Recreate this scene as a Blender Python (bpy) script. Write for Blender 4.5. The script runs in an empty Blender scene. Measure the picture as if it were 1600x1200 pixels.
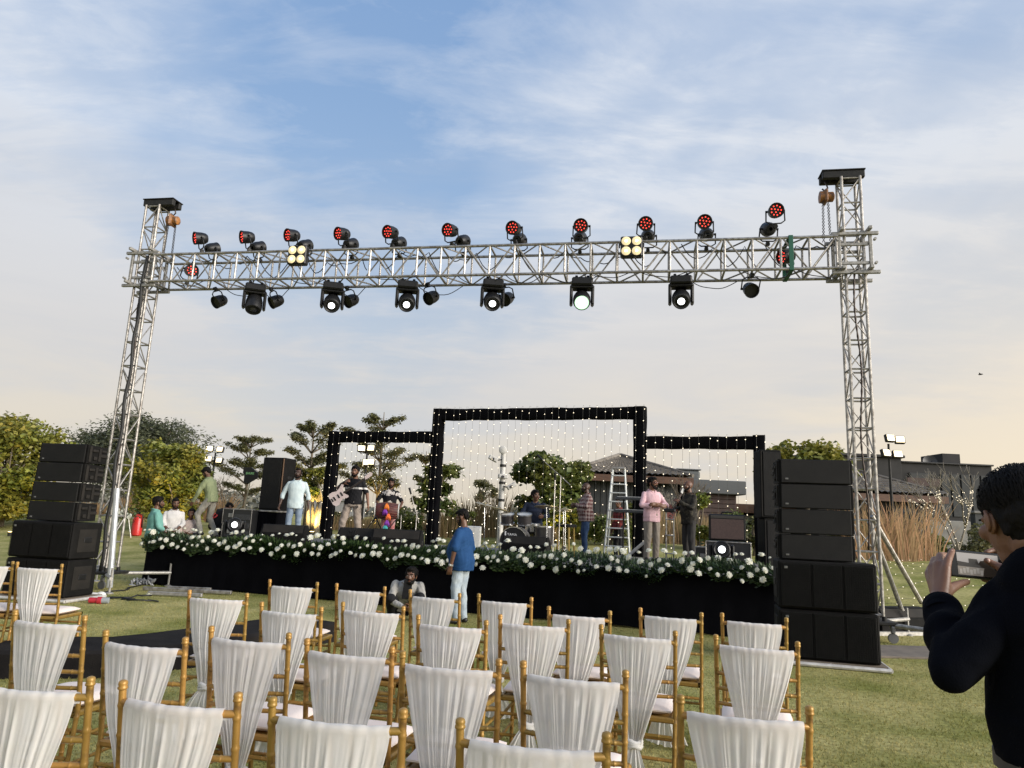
import bpy, bmesh, math, random
import numpy as np
from mathutils import Vector, Matrix, Euler

# ------------------------------------------------------------------ camera, world, sun, exposure
sc = bpy.context.scene
COL = sc.collection
F_PX, PITCH, ROLL, EYE = 1110.0, math.radians(10.9), math.radians(2.52), 1.5
cam_d = bpy.data.cameras.new('camera')
cam_d.sensor_width = 36.0
cam_d.lens = F_PX / 1600.0 * 36.0
cam_d.clip_start, cam_d.clip_end = 0.05, 6000.0
cam = bpy.data.objects.new('camera', cam_d)
COL.objects.link(cam)
CAM_R = Matrix.Rotation(math.pi / 2 + PITCH, 3, 'X') @ Matrix.Rotation(ROLL, 3, 'Z')
cam.matrix_world = Matrix.Translation((0, 0, EYE)) @ CAM_R.to_4x4()
sc.camera = cam

SUN_EL, SUN_AZ = math.radians(17), math.radians(118)      # azimuth clockwise from +Y: low, to the right and a little behind
SUN_DIR = Vector((math.sin(SUN_AZ) * math.cos(SUN_EL), math.cos(SUN_AZ) * math.cos(SUN_EL), math.sin(SUN_EL)))
world = bpy.data.worlds.new('World')
sc.world = world
world.use_nodes = True
wn, wl = world.node_tree.nodes, world.node_tree.links
wn.clear()


def wnode(t, **kw):
    n = wn.new(t)
    for k, v in kw.items():
        setattr(n, k, v)
    return n


def wmath(op, a, b=None, c=None, clamp=False):
    n = wnode('ShaderNodeMath', operation=op, use_clamp=clamp)
    for i, v in enumerate((a, b, c)):
        if v is None:
            continue
        if isinstance(v, (int, float)):
            n.inputs[i].default_value = v
        else:
            wl.new(v, n.inputs[i])
    return n.outputs[0]


def wramp(fac, stops, interp='LINEAR'):
    n = wnode('ShaderNodeValToRGB')
    n.color_ramp.interpolation = interp
    el = n.color_ramp.elements
    while len(el) < len(stops):
        el.new(0.5)
    for e, (p, c) in zip(el, stops):
        e.position = p
        e.color = (c, c, c, 1) if isinstance(c, (int, float)) else (*c, 1)
    wl.new(fac, n.inputs[0])
    return n.outputs[0]


def wmix(fac, a, b, blend='MIX'):
    n = wnode('ShaderNodeMix', data_type='RGBA', blend_type=blend)
    for sock, v in ((n.inputs[0], fac), (n.inputs[6], a), (n.inputs[7], b)):
        if isinstance(v, (int, float)):
            sock.default_value = v
        elif isinstance(v, tuple):
            sock.default_value = (*v, 1)
        else:
            wl.new(v, sock)
    return n.outputs[2]


sky = wnode('ShaderNodeTexSky', sky_type='NISHITA', sun_disc=False, sun_elevation=SUN_EL, sun_rotation=SUN_AZ,
            altitude=200.0, air_density=1.0, dust_density=1.5, ozone_density=1.5)
tc = wnode('ShaderNodeTexCoord')
sx = wnode('ShaderNodeSeparateXYZ')
wl.new(tc.outputs['Generated'], sx.inputs[0])
zup = wmath('MAXIMUM', sx.outputs['Z'], 0.0)
den = wmath('ADD', zup, 0.16)
px_, py_ = wmath('DIVIDE', sx.outputs['X'], den), wmath('DIVIDE', sx.outputs['Y'], den)


def wnoise(sxx, syy, rot, scale, detail, rough, dist=0.0, off=(0, 0, 0)):
    cb = wnode('ShaderNodeCombineXYZ')
    wl.new(px_, cb.inputs[0])
    wl.new(py_, cb.inputs[1])
    mp = wnode('ShaderNodeMapping')
    mp.inputs['Rotation'].default_value = (0, 0, math.radians(rot))
    mp.inputs['Scale'].default_value = (sxx, syy, 1)
    mp.inputs['Location'].default_value = off
    wl.new(cb.outputs[0], mp.inputs[0])
    n = wnode('ShaderNodeTexNoise')
    n.inputs['Scale'].default_value = scale
    n.inputs['Detail'].default_value = detail
    n.inputs['Roughness'].default_value = rough
    n.inputs['Distortion'].default_value = dist
    wl.new(mp.outputs[0], n.inputs['Vector'])
    return n.outputs['Fac']


# clear air: Nishita, whitened towards the horizon by thin haze
airc = wmix(1.0, sky.outputs[0], (0.105, 0.112, 0.124), 'MULTIPLY')
deep = wramp(zup, [(0.0, (0.47, 0.40, 0.33)), (0.10, (0.45, 0.425, 0.395)), (0.24, (0.36, 0.41, 0.47)), (0.42, (0.225, 0.335, 0.500)), (0.70, (0.165, 0.275, 0.475)), (1.0, (0.13, 0.235, 0.44))])
air = wmix(0.82, airc, deep)
# thin high cloud: broad sheets, streaks and small puffs
sheet = wramp(wnoise(1.0, 0.55, 24, 0.75, 5, 0.55, 0.3, (3.1, 0.55, 0)), [(0.36, 0.0), (0.62, 1.0)], 'EASE')
streak = wramp(wnoise(0.8, 2.6, 33, 1.6, 10, 0.62, 0.45, (1.7, 4.2, 0)), [(0.40, 0.0), (0.70, 1.0)], 'EASE')
puff = wramp(wnoise(1.0, 1.5, 20, 3.6, 10, 0.64, 0.35, (7.7, 1.2, 0)), [(0.47, 0.0), (0.70, 1.0)], 'EASE')
# the sheets part overhead, a little left of the middle of the view, and close up again either side
gap = wmath('MULTIPLY', wmath('SUBTRACT', wmath('MINIMUM', wmath('ABSOLUTE', wmath('ADD', wmath('SUBTRACT', px_, wmath('MULTIPLY', py_, -0.16)), 0.02)), 1.0), 0.42), 0.62)
low = wramp(zup, [(0.0, 1.0), (0.12, 0.85), (0.34, 0.22), (0.52, 0.0)])
cover = wmath('ADD', wmath('MULTIPLY', sheet, 0.70), wmath('MULTIPLY', streak, wmath('ADD', wmath('MULTIPLY', sheet, 0.42), 0.34)))
cover = wmath('ADD', wmath('ADD', cover, gap), wmath('MULTIPLY', puff, 0.26), clamp=True)
cover = wmath('ADD', cover, wmath('MULTIPLY', low, 0.35), clamp=True)
cover = wmath('MULTIPLY', cover, 0.88)
cloudc = wramp(zup, [(0.0, (0.50, 0.44, 0.345)), (0.10, (0.53, 0.485, 0.415)), (0.22, (0.50, 0.485, 0.475)), (0.45, (0.52, 0.55, 0.60)), (1.0, (0.48, 0.52, 0.59))])
skyc = wmix(cover, air, cloudc)
# the west, where the sun is going down, is brighter and warmer
dv = wnode('ShaderNodeVectorMath', operation='DOT_PRODUCT')
wl.new(tc.outputs['Generated'], dv.inputs[0])
dv.inputs[1].default_value = (math.sin(SUN_AZ - .5), math.cos(SUN_AZ - .5), 0)
glow = wmath('MULTIPLY', wramp(dv.outputs['Value'], [(0.0, 0.0), (1.0, 1.0)]), wramp(zup, [(0.0, 0.85), (0.30, 0.35), (0.6, 0.0)]))
skyc = wmix(glow, skyc, (0.76, 0.635, 0.445))
# low stratified bands
sc3 = wnode('ShaderNodeCombineXYZ')
wl.new(sx.outputs['X'], sc3.inputs[0])
wl.new(sx.outputs['Y'], sc3.inputs[1])
wl.new(wmath('MULTIPLY', sx.outputs['Z'], 5.5), sc3.inputs[2])
bn = wnode('ShaderNodeTexNoise')
bn.inputs['Scale'].default_value, bn.inputs['Detail'].default_value, bn.inputs['Roughness'].default_value, bn.inputs['Distortion'].default_value = 2.3, 8, .58, .4
wl.new(sc3.outputs[0], bn.inputs['Vector'])
band = wmath('MULTIPLY', wramp(bn.outputs['Fac'], [(0.40, 0.0), (0.66, 1.0)], 'EASE'), wramp(zup, [(0.0, 0.25), (0.06, 0.55), (0.30, 0.42), (0.55, 0.0)]))
skyc = wmix(band, skyc, (0.42, 0.435, 0.465))
bg = wnode('ShaderNodeBackground')
wl.new(skyc, bg.inputs[0])
bg.inputs[1].default_value = 1.0
out = wnode('ShaderNodeOutputWorld')
wl.new(bg.outputs[0], out.inputs[0])

sun_d = bpy.data.lights.new('sun', 'SUN')
sun_d.energy = 4.0
sun_d.angle = math.radians(38)
sun_d.color = (1.0, 0.935, 0.85)
sun = bpy.data.objects.new('sun', sun_d)
COL.objects.link(sun)
sun.rotation_euler = SUN_DIR.to_track_quat('Z', 'Y').to_euler()
sun.location = SUN_DIR * 60

sc.view_settings.view_transform = 'Standard'
sc.view_settings.look = 'None'
sc.view_settings.exposure = 0.55
sc.view_settings.gamma = 1.0
sc.view_settings.use_curve_mapping = False
sc.cycles.max_bounces = 6
sc.cycles.transparent_max_bounces = 16
sc.cycles.sample_clamp_indirect = 4.0

rnd = random.Random(7)
PI = math.pi


# ------------------------------------------------------------------ where things stand: surveyed from the camera position
def ray(px, py):
    return CAM_R @ Vector(((px - 800) / F_PX, -(py - 600) / F_PX, -1))


def G(px, py, z=0.0):                      # the point at height z seen at a picture position
    d = ray(px, py)
    t = (z - EYE) / d.z
    return Vector((0, 0, EYE)) + d * t


def at(px, py, Y):                         # the point at distance Y seen at a picture position
    d = ray(px, py)
    return Vector((0, 0, EYE)) + d * (Y / d.y)


SF = Vector((-6.98, 14.29, 0))             # front left corner of the stage
SE = Vector((0.942, -0.335, 0)).normalized()
SN = Vector((0.335, 0.942, 0)).normalized()
ST_Z, ST_YAW = 0.80, math.atan2(-0.335, 0.942)
ST_LEN, ST_DEP = 11.9, 6.5


def S(s, d, z=ST_Z):
    return Vector((SF.x + SE.x * s + SN.x * d, SF.y + SE.y * s + SN.y * d, z))


def SD(px, d, z=ST_Z, py=850):             # stage point at depth d behind the front edge, in the column px
    r = ray(px, py)
    q = Vector((r.x, r.y, 0))
    t = (d + SF.dot(SN)) / q.dot(SN)
    return Vector((q.x * t, q.y * t, z))


def ground_h(x, y):
    d = (x - SF.x) * SN.x + (y - SF.y) * SN.y
    t = min(max((d - 2.0) / 12.0, 0), 1)
    s = t * t * (3 - 2 * t)
    return 0.95 * s + 0.05 * s * math.sin(x * 0.4) * math.sin(y * 0.31 + 1)


# ------------------------------------------------------------------ mesh building
class MB:
    def __init__(self):
        self.v, self.f, self.mi, self.cur = [], [], [], 0

    def add(self, vs, fs):
        o = len(self.v)
        self.v.extend(tuple(p) for p in vs)
        self.f.extend(tuple(i + o for i in f) for f in fs)
        self.mi.extend([self.cur] * len(fs))
        return self

    def box(self, c, s, bev=0.0, rot=None):
        hx, hy, hz = s[0] / 2, s[1] / 2, s[2] / 2
        c = Vector(c)
        R = Euler(rot).to_matrix() if isinstance(rot, (tuple, list)) else (rot or Matrix.Identity(3))
        if bev <= 0:
            vs = [(x * hx, y * hy, z * hz) for x in (-1, 1) for y in (-1, 1) for z in (-1, 1)]
            fs = [(0, 1, 3, 2), (4, 6, 7, 5), (0, 4, 5, 1), (2, 3, 7, 6), (0, 2, 6, 4), (1, 5, 7, 3)]
        else:
            b = min(bev, hx * .98, hy * .98, hz * .98)
            vs, ix = [], {}
            for sx_ in (-1, 1):
                for sy_ in (-1, 1):
                    for sz_ in (-1, 1):
                        for ax in range(3):
                            p = [sx_ * hx, sy_ * hy, sz_ * hz]
                            for k in range(3):
                                if k != ax:
                                    p[k] -= (sx_, sy_, sz_)[k] * b
                            ix[(sx_, sy_, sz_, ax)] = len(vs)
                            vs.append(p)
            fs = []
            q = [(-1, -1), (1, -1), (1, 1), (-1, 1)]

            def key(ax, s1, a, b2):
                k = [0, 0, 0]
                k[ax] = s1
                k[(ax + 1) % 3] = a
                k[(ax + 2) % 3] = b2
                return tuple(k)
            for ax in range(3):
                for s1 in (-1, 1):
                    f = [ix[key(ax, s1, a, b2) + (ax,)] for a, b2 in q]
                    fs.append(f if s1 > 0 else f[::-1])
            for ax in range(3):
                for a, b2 in q:
                    k0, k1 = key(ax, -1, a, b2), key(ax, 1, a, b2)
                    o1, o2 = (ax + 1) % 3, (ax + 2) % 3
                    f = [ix[k0 + (o1,)], ix[k1 + (o1,)], ix[k1 + (o2,)], ix[k0 + (o2,)]]
                    fs.append(f if a * b2 < 0 else f[::-1])
            for k in [(a, b2, d) for a in (-1, 1) for b2 in (-1, 1) for d in (-1, 1)]:
                f = [ix[k + (0,)], ix[k + (1,)], ix[k + (2,)]]
                fs.append(f if k[0] * k[1] * k[2] > 0 else f[::-1])
        return self.add([c + R @ Vector(p) for p in vs], fs)

    def tube(self, a, b, r, n=8, r2=None, caps=True):
        return self.path([a, b], [r, r if r2 is None else r2], n, caps)

    def path(self, pts, r, n=8, caps=True, closed=False):
        pts = [Vector(p) for p in pts]
        m = len(pts)
        rs = r if isinstance(r, (list, tuple)) else [r] * m
        vs, fs = [], []
        up = None
        for i in range(m):
            if closed:
                t = pts[(i + 1) % m] - pts[i - 1]
            else:
                t = pts[min(i + 1, m - 1)] - pts[max(i - 1, 0)]
            t = t.normalized() if t.length > 1e-9 else Vector((0, 0, 1))
            if up is None:
                up = t.orthogonal().normalized()
            else:
                up = up - t * up.dot(t)
                up = up.normalized() if up.length > 1e-6 else t.orthogonal().normalized()
            w = t.cross(up)
            for k in range(n):
                a = 2 * PI * k / n
                vs.append(pts[i] + (up * math.cos(a) + w * math.sin(a)) * rs[i])
        for i in range(m if closed else m - 1):
            j = (i + 1) % m
            for k in range(n):
                k2 = (k + 1) % n
                fs.append((i * n + k, i * n + k2, j * n + k2, j * n + k))
        if caps and not closed:
            fs.append(tuple(range(n - 1, -1, -1)))
            fs.append(tuple((m - 1) * n + k for k in range(n)))
        return self.add(vs, fs)

    def lathe(self, prof, o=(0, 0, 0), ax=(0, 0, 1), n=16, caps=True):
        ax = Vector(ax).normalized()
        o = Vector(o)
        return self.path2([o + ax * h for h, r in prof], [max(r, 1e-4) for h, r in prof], ax, n, caps)

    def path2(self, pts, rs, ax, n, caps):
        up = ax.orthogonal().normalized()
        w = ax.cross(up)
        vs, fs = [], []
        m = len(pts)
        for p, r in zip(pts, rs):
            for k in range(n):
                a = 2 * PI * k / n
                vs.append(p + (up * math.cos(a) + w * math.sin(a)) * r)
        for i in range(m - 1):
            for k in range(n):
                k2 = (k + 1) % n
                fs.append((i * n + k, i * n + k2, (i + 1) * n + k2, (i + 1) * n + k))
        if caps:
            fs.append(tuple(range(n - 1, -1, -1)))
            fs.append(tuple((m - 1) * n + k for k in range(n)))
        return self.add(vs, fs)

    def ball(self, c, r, n=10, m=6, R=None):
        c = Vector(c)
        rr = r if isinstance(r, (tuple, list)) else (r, r, r)
        vs, fs = [], []
        for i in range(m + 1):
            th = PI * i / m
            for k in range(n):
                a = 2 * PI * k / n
                th2 = min(max(th, .02), PI - .02)
                p = Vector((rr[0] * math.sin(th2) * math.cos(a), rr[1] * math.sin(th2) * math.sin(a), -rr[2] * math.cos(th2)))
                vs.append(c + (R @ p if R else p))
        for i in range(m):
            for k in range(n):
                k2 = (k + 1) % n
                fs.append((i * n + k, i * n + k2, (i + 1) * n + k2, (i + 1) * n + k))
        fs.append(tuple(range(n - 1, -1, -1)))
        fs.append(tuple(m * n + k for k in range(n)))
        return self.add(vs, fs)

    def prism(self, outline, y0, y1):        # outline in x,z; extruded along y
        n = len(outline)
        vs = [(x, y0, z) for x, z in outline] + [(x, y1, z) for x, z in outline]
        area = sum(outline[i][0] * outline[(i + 1) % n][1] - outline[(i + 1) % n][0] * outline[i][1] for i in range(n))
        fs = [tuple(range(n)), tuple(range(2 * n - 1, n - 1, -1))] + [(i, i + n, (i + 1) % n + n, (i + 1) % n) for i in range(n)]
        if area < 0:
            fs = [f[::-1] for f in fs]
        return self.add(vs, fs)

    def mesh(self, name, mats, smooth=35):
        me = bpy.data.meshes.new(name)
        me.from_pydata(self.v, [], self.f)
        for m in (mats if isinstance(mats, (list, tuple)) else [mats]):
            me.materials.append(m)
        if any(self.mi):
            me.polygons.foreach_set('material_index', self.mi)
        if smooth:
            me.shade_smooth()
            if smooth < 180:
                me.set_sharp_from_angle(angle=math.radians(smooth))
        me.update()
        return me

    def build(self, name, mats, parent=None, smooth=35, loc=None, rz=0.0):
        return link(name, self.mesh(name, mats, smooth), parent, loc, rz)


def link(name, me, parent=None, loc=None, rz=0.0, mat=None):
    o = bpy.data.objects.new(name, me)
    COL.objects.link(o)
    if parent:
        o.parent = parent
    if mat is not None:
        o.matrix_local = mat
    else:
        if loc is not None:
            o.location = loc
        if rz:
            o.rotation_euler = (0, 0, rz)
    return o


def tag(o, label=None, cat=None, group=None, kind=None):
    if label:
        o['label'] = label
    if cat:
        o['category'] = cat
    if group:
        o['group'] = group
    if kind:
        o['kind'] = kind
    return o


def thing(name, label, cat, loc=(0, 0, 0), rz=0.0, group=None):
    o = bpy.data.objects.new(name, None)
    o.empty_display_size = 0.1
    COL.objects.link(o)
    o.location = loc
    o.rotation_euler = (0, 0, rz)
    return tag(o, label, cat, group)


def dup(root, loc, rz=0.0, label=None, group=None, scale=None, rot=None):
    r = root.copy()
    COL.objects.link(r)
    r.location = loc
    r.rotation_euler = rot if rot is not None else (0, 0, rz)
    if scale:
        r.scale = (scale,) * 3
    if label:
        r['label'] = label
    if group:
        r['group'] = group
    for ch in list(root.children):
        c = ch.copy()
        COL.objects.link(c)
        c.parent = r
        for g in ch.children:
            d = g.copy()
            COL.objects.link(d)
            d.parent = c
    return r


def align(a, b):                            # matrix that takes a unit +Z bar onto the segment a-b
    a, b = Vector(a), Vector(b)
    q = (b - a).to_track_quat('Z', 'Y')
    return Matrix.Translation(a) @ q.to_matrix().to_4x4()


def np_mesh(name, verts, faces, mats, smooth=False):     # verts (n,3); faces (m,k)
    me = bpy.data.meshes.new(name)
    n, (m, k) = len(verts), faces.shape
    me.vertices.add(n)
    me.vertices.foreach_set('co', np.asarray(verts, np.float32).ravel())
    me.loops.add(m * k)
    me.loops.foreach_set('vertex_index', faces.astype(np.int32).ravel())
    me.polygons.add(m)
    me.polygons.foreach_set('loop_start', np.arange(0, m * k, k, dtype=np.int32))
    for mm in (mats if isinstance(mats, (list, tuple)) else [mats]):
        me.materials.append(mm)
    me.update(calc_edges=True)
    if smooth:
        me.shade_smooth()
    return me


# ------------------------------------------------------------------ materials
def mat(name, c, c2=None, rough=0.6, metal=0.0, scale=6.0, detail=4.0, bump=0.0, bscale=60.0, emit=None, es=0.0, island=0.0,
        objrand=0.0, spec=0.5, trans=0.0, alpha=0.0, lo=0.35, hi=0.65, stretch=None, coat=0.0):
    m = bpy.data.materials.new(name)
    m.use_nodes = True
    nt = m.node_tree
    N, L = nt.nodes, nt.links
    N.clear()
    o = N.new('ShaderNodeOutputMaterial')
    b = N.new('ShaderNodeBsdfPrincipled')
    b.inputs['Roughness'].default_value = rough
    b.inputs['Metallic'].default_value = metal
    b.inputs['Specular IOR Level'].default_value = spec
    b.inputs['Coat Weight'].default_value = coat
    b.inputs['Base Color'].default_value = (*c, 1)
    col = None
    t = N.new('ShaderNodeTexCoord')
    vec = t.outputs['Object']
    if stretch:
        mp = N.new('ShaderNodeMapping')
        mp.inputs['Scale'].default_value = stretch
        L.new(vec, mp.inputs[0])
        vec = mp.outputs[0]
    if c2:
        n = N.new('ShaderNodeTexNoise')
        n.inputs['Scale'].default_value = scale
        n.inputs['Detail'].default_value = detail
        L.new(vec, n.inputs['Vector'])
        r = N.new('ShaderNodeMapRange')
        r.inputs[1].default_value, r.inputs[2].default_value = lo, hi
        L.new(n.outputs['Fac'], r.inputs[0])
        x = N.new('ShaderNodeMix')
        x.data_type = 'RGBA'
        x.inputs[6].default_value = (*c, 1)
        x.inputs[7].default_value = (*c2, 1)
        L.new(r.outputs[0], x.inputs[0])
        col = x.outputs[2]
    if island or objrand:
        if island:
            g = N.new('ShaderNodeNewGeometry')
            rs = g.outputs['Random Per Island']
            amt = island
        else:
            g = N.new('ShaderNodeObjectInfo')
            rs = g.outputs['Random']
            amt = objrand
        r = N.new('ShaderNodeMapRange')
        r.inputs[3].default_value, r.inputs[4].default_value = 1 - amt, 1 + amt
        L.new(rs, r.inputs[0])
        h = N.new('ShaderNodeHueSaturation')
        if col:
            L.new(col, h.inputs['Color'])
        else:
            h.inputs['Color'].default_value = (*c, 1)
        L.new(r.outputs[0], h.inputs['Value'])
        r2 = N.new('ShaderNodeMapRange')
        r2.inputs[3].default_value, r2.inputs[4].default_value = 0.5 + amt * .05, 0.5 - amt * .05
        L.new(rs, r2.inputs[0])
        L.new(r2.outputs[0], h.inputs['Hue'])
        col = h.outputs[0]
    if col:
        L.new(col, b.inputs['Base Color'])
    if bump:
        n = N.new('ShaderNodeTexNoise')
        n.inputs['Scale'].default_value = bscale
        n.inputs['Detail'].default_value = 3
        L.new(vec, n.inputs['Vector'])
        bp = N.new('ShaderNodeBump')
        bp.inputs['Strength'].default_value = bump
        bp.inputs['Distance'].default_value = 0.01
        L.new(n.outputs['Fac'], bp.inputs['Height'])
        L.new(bp.outputs[0], b.inputs['Normal'])
    if emit:
        b.inputs['Emission Color'].default_value = (*emit, 1)
        b.inputs['Emission Strength'].default_value = es
    sh = b.outputs[0]
    if trans:
        tr = N.new('ShaderNodeBsdfTranslucent')
        if col:
            L.new(col, tr.inputs[0])
        else:
            tr.inputs[0].default_value = (*c, 1)
        mx = N.new('ShaderNodeMixShader')
        mx.inputs[0].default_value = trans
        L.new(sh, mx.inputs[1])
        L.new(tr.outputs[0], mx.inputs[2])
        sh = mx.outputs[0]
    if alpha:
        tp = N.new('ShaderNodeBsdfTransparent')
        mx = N.new('ShaderNodeMixShader')
        mx.inputs[0].default_value = alpha
        L.new(sh, mx.inputs[1])
        L.new(tp.outputs[0], mx.inputs[2])
        sh = mx.outputs[0]
    L.new(sh, o.inputs[0])
    return m


def nodes_of(m):
    nt = m.node_tree
    return nt.nodes, nt.links, [n for n in nt.nodes if n.type == 'BSDF_PRINCIPLED'][0]


ALU = mat('aluminium', (0.46, 0.44, 0.41), (0.22, 0.20, 0.18), rough=0.45, metal=0.7, scale=14, bump=0.1, bscale=90)
ALU_D = mat('weathered_aluminium', (0.40, 0.385, 0.36), (0.26, 0.25, 0.23), rough=0.55, metal=0.55, scale=20)
STEEL_B = mat('black_steel', (0.010, 0.010, 0.010), (0.020, 0.019, 0.017), rough=0.6, spec=0.3, scale=15)
BLACK = mat('black_plastic', (0.006, 0.006, 0.0065), (0.010, 0.010, 0.0105), rough=0.45, spec=0.35, scale=20, bump=0.05)
SPK = mat('black_speaker_paint', (0.0038, 0.0036, 0.0034), (0.0065, 0.006, 0.0056), rough=0.75, spec=0.16, scale=9, bump=0.25, bscale=220)
SPK_SIDE = mat('scuffed_speaker_wood', (0.010, 0.0088, 0.0075), (0.017, 0.0145, 0.012), rough=0.75, spec=0.25, scale=5, bump=0.2, bscale=80)
CLOTH_B = mat('black_drape', (0.0028, 0.0028, 0.0036), (0.0045, 0.0045, 0.0055), rough=0.95, scale=3, bump=0.15, bscale=150, spec=0.05)
LENS = mat('lit_lens', (0.9, 0.9, 0.9), rough=0.1, emit=(0.95, 0.98, 1.0), es=2.6)
LENS_G = mat('lit_green_white_lens', (0.9, 1, 0.9), rough=0.1, emit=(0.80, 1.0, 0.82), es=16.0)
GLASS_D = mat('dark_lens', (0.03, 0.03, 0.035), rough=0.08, coat=0.5)
RED_LED = mat('red_led', (0.8, 0.1, 0.05), rough=0.3, emit=(1.0, 0.06, 0.045), es=1.3)
WARM_BULB = mat('fairy_bulb', (1, .9, .7), emit=(1.0, 0.86, 0.62), es=1.1)
FLOOD = mat('flood_lamp_glow', (1, .9, .7), emit=(1.0, 0.80, 0.46), es=1.15)
WIRE = mat('clear_wire', (0.05, 0.05, 0.045), rough=0.5)
CABLE = mat('black_cable', (0.010, 0.010, 0.010), rough=0.6)
RUST = mat('orange_hoist_paint', (0.35, 0.14, 0.03), (0.12, 0.06, 0.03), rough=0.5, scale=18)
CHAIN = mat('dark_chain', (0.05, 0.04, 0.035), rough=0.4, metal=0.7)
GREEN_P = mat('green_strap', (0.012, 0.09, 0.055), rough=0.6)
GOLD = mat('gold_bamboo_paint', (0.34, 0.195, 0.045), (0.075, 0.036, 0.012), rough=0.42, metal=0.25, scale=16, objrand=0.18, bump=0.2, bscale=50, lo=0.55, hi=0.76)
GOLD_R = mat('worn_bamboo_ring', (0.24, 0.125, 0.032), (0.10, 0.048, 0.014), rough=0.45, metal=0.25, scale=30)
CUSH = mat('blush_white_cushion', (0.72, 0.60, 0.54), (0.76, 0.67, 0.61), rough=0.85, scale=4, bump=0.15, bscale=120)
SASH = mat('white_chiffon', (0.90, 0.885, 0.86), (0.86, 0.845, 0.815), rough=0.9, scale=7, bump=0.12, bscale=260, trans=0.40, alpha=0.12, spec=0.15, stretch=(3, 3, .35))
WHITE_F = mat('white_petal', (0.78, 0.77, 0.70), (0.66, 0.66, 0.52), rough=0.75, scale=16, trans=0.2)
LEAF_D = mat('garland_leaf', (0.022, 0.050, 0.014), (0.045, 0.082, 0.024), rough=0.5, scale=5, island=0.5, trans=0.2)
SKINS = {k: mat('skin_' + k, c, c2, rough=0.5, scale=9, bump=0.05, bscale=150) for k, c, c2 in (
    ('brown', (0.120, 0.055, 0.030), (0.098, 0.044, 0.024)), ('dark', (0.062, 0.029, 0.018), (0.050, 0.024, 0.015)), ('tan', (0.185, 0.088, 0.050), (0.155, 0.072, 0.040)))}
HAIR = mat('black_hair', (0.0035, 0.0028, 0.0024), (0.007, 0.0055, 0.0048), rough=0.7, spec=0.15, scale=40, bump=0.5, bscale=140, stretch=(1, 1, .2))
# ------------------------------------------------------------------ ground
def build_ground():
    xs = np.concatenate([[-2500, -900, -350, -150, -80], np.arange(-50, 50.1, 1.0), [80, 150, 350, 900, 2500]])
    ys = np.concatenate([[-300, -80, -20], np.arange(-8, 60.1, 1.0), [80, 120, 200, 400, 900, 2500]])
    X, Y = np.meshgrid(xs, ys)
    d = (X - SF.x) * SN.x + (Y - SF.y) * SN.y
    t = np.clip((d - 2) / 12, 0, 1)
    s = t * t * (3 - 2 * t)
    Z = 0.95 * s + 0.05 * s * np.sin(X * .4) * np.sin(Y * .31 + 1)
    v = np.stack([X, Y, Z], -1).reshape(-1, 3)
    nx, ny = len(xs), len(ys)
    i, j = np.meshgrid(np.arange(nx - 1), np.arange(ny - 1))
    a = (j * nx + i).ravel()
    f = np.stack([a, a + 1, a + nx + 1, a + nx], -1)
    m = mat('lawn', (0.185, 0.192, 0.050), (0.37, 0.33, 0.135), rough=0.95, scale=1.1, detail=9, bump=0.8, bscale=34, lo=0.32, hi=0.64, spec=0.1)
    N, L, b = nodes_of(m)
    # a second, finer mottling of straw in the turf
    tcn = N.new('ShaderNodeTexCoord')
    n2 = N.new('ShaderNodeTexNoise')
    n2.inputs['Scale'].default_value = 16
    n2.inputs['Detail'].default_value = 6
    n2.inputs['Roughness'].default_value = 0.7
    mp = N.new('ShaderNodeMapping')
    mp.inputs['Scale'].default_value = (0.9, 1.2, 1)
    L.new(tcn.outputs['Object'], mp.inputs[0])
    L.new(mp.outputs[0], n2.inputs['Vector'])
    r = N.new('ShaderNodeMapRange')
    r.inputs[1].default_value, r.inputs[2].default_value = 0.38, 0.68
    r.inputs[3].default_value, r.inputs[4].default_value = 0.72, 1.32
    L.new(n2.outputs['Fac'], r.inputs[0])
    h = N.new('ShaderNodeHueSaturation')
    L.new(b.inputs['Base Color'].links[0].from_socket, h.inputs['Color'])
    L.new(r.outputs[0], h.inputs['Value'])
    L.new(h.outputs[0], b.inputs['Base Color'])
    o = link('lawn_ground', np_mesh('lawn_ground', v, f, m, True))
    tag(o, 'mown lawn with straw coloured patches rising to a bank behind the stage', kind='structure')


build_ground()

GRASS = mat('grass_blade', (0.19, 0.196, 0.052), (0.38, 0.335, 0.14), rough=0.8, scale=1.1, detail=9, island=0.35, trans=0.3, lo=0.32, hi=0.64, spec=0.1)


def build_grass():
    g = np.random.default_rng(5)
    n = 300000
    Y = 2.0 + 14.0 * g.random(n) ** 1.5
    X = (g.random(n) * 2 - 1) * (Y * 0.78 + .3)
    d = (X - SF.x) * SN.x + (Y - SF.y) * SN.y
    s = (X - SF.x) * SE.x + (Y - SF.y) * SE.y
    keep = ~((d > -0.05) & (d < ST_DEP + .2) & (s > 0) & (s < ST_LEN))
    X, Y, d = X[keep], Y[keep], d[keep]
    n = len(X)
    t = np.clip((d - 2) / 12, 0, 1)
    Z = 0.95 * t * t * (3 - 2 * t) - .002
    h = 0.009 + 0.015 * g.random(n)
    a = g.random(n) * 2 * PI
    w = 0.0034 + 0.0022 * g.random(n)
    lx, ly = (g.random(n) - .5) * .03, (g.random(n) - .5) * .03
    v = np.empty((n, 3, 3))
    v[:, 0] = np.stack([X - w * np.cos(a), Y - w * np.sin(a), Z], -1)
    v[:, 1] = np.stack([X + w * np.cos(a), Y + w * np.sin(a), Z], -1)
    v[:, 2] = np.stack([X + lx, Y + ly, Z + h], -1)
    f = np.arange(n * 3).reshape(n, 3)
    o = link('grass', np_mesh('grass', v.reshape(-1, 3), f, GRASS))
    tag(o, 'short green and straw grass blades covering the lawn', 'grass', kind='stuff')


build_grass()


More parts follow.
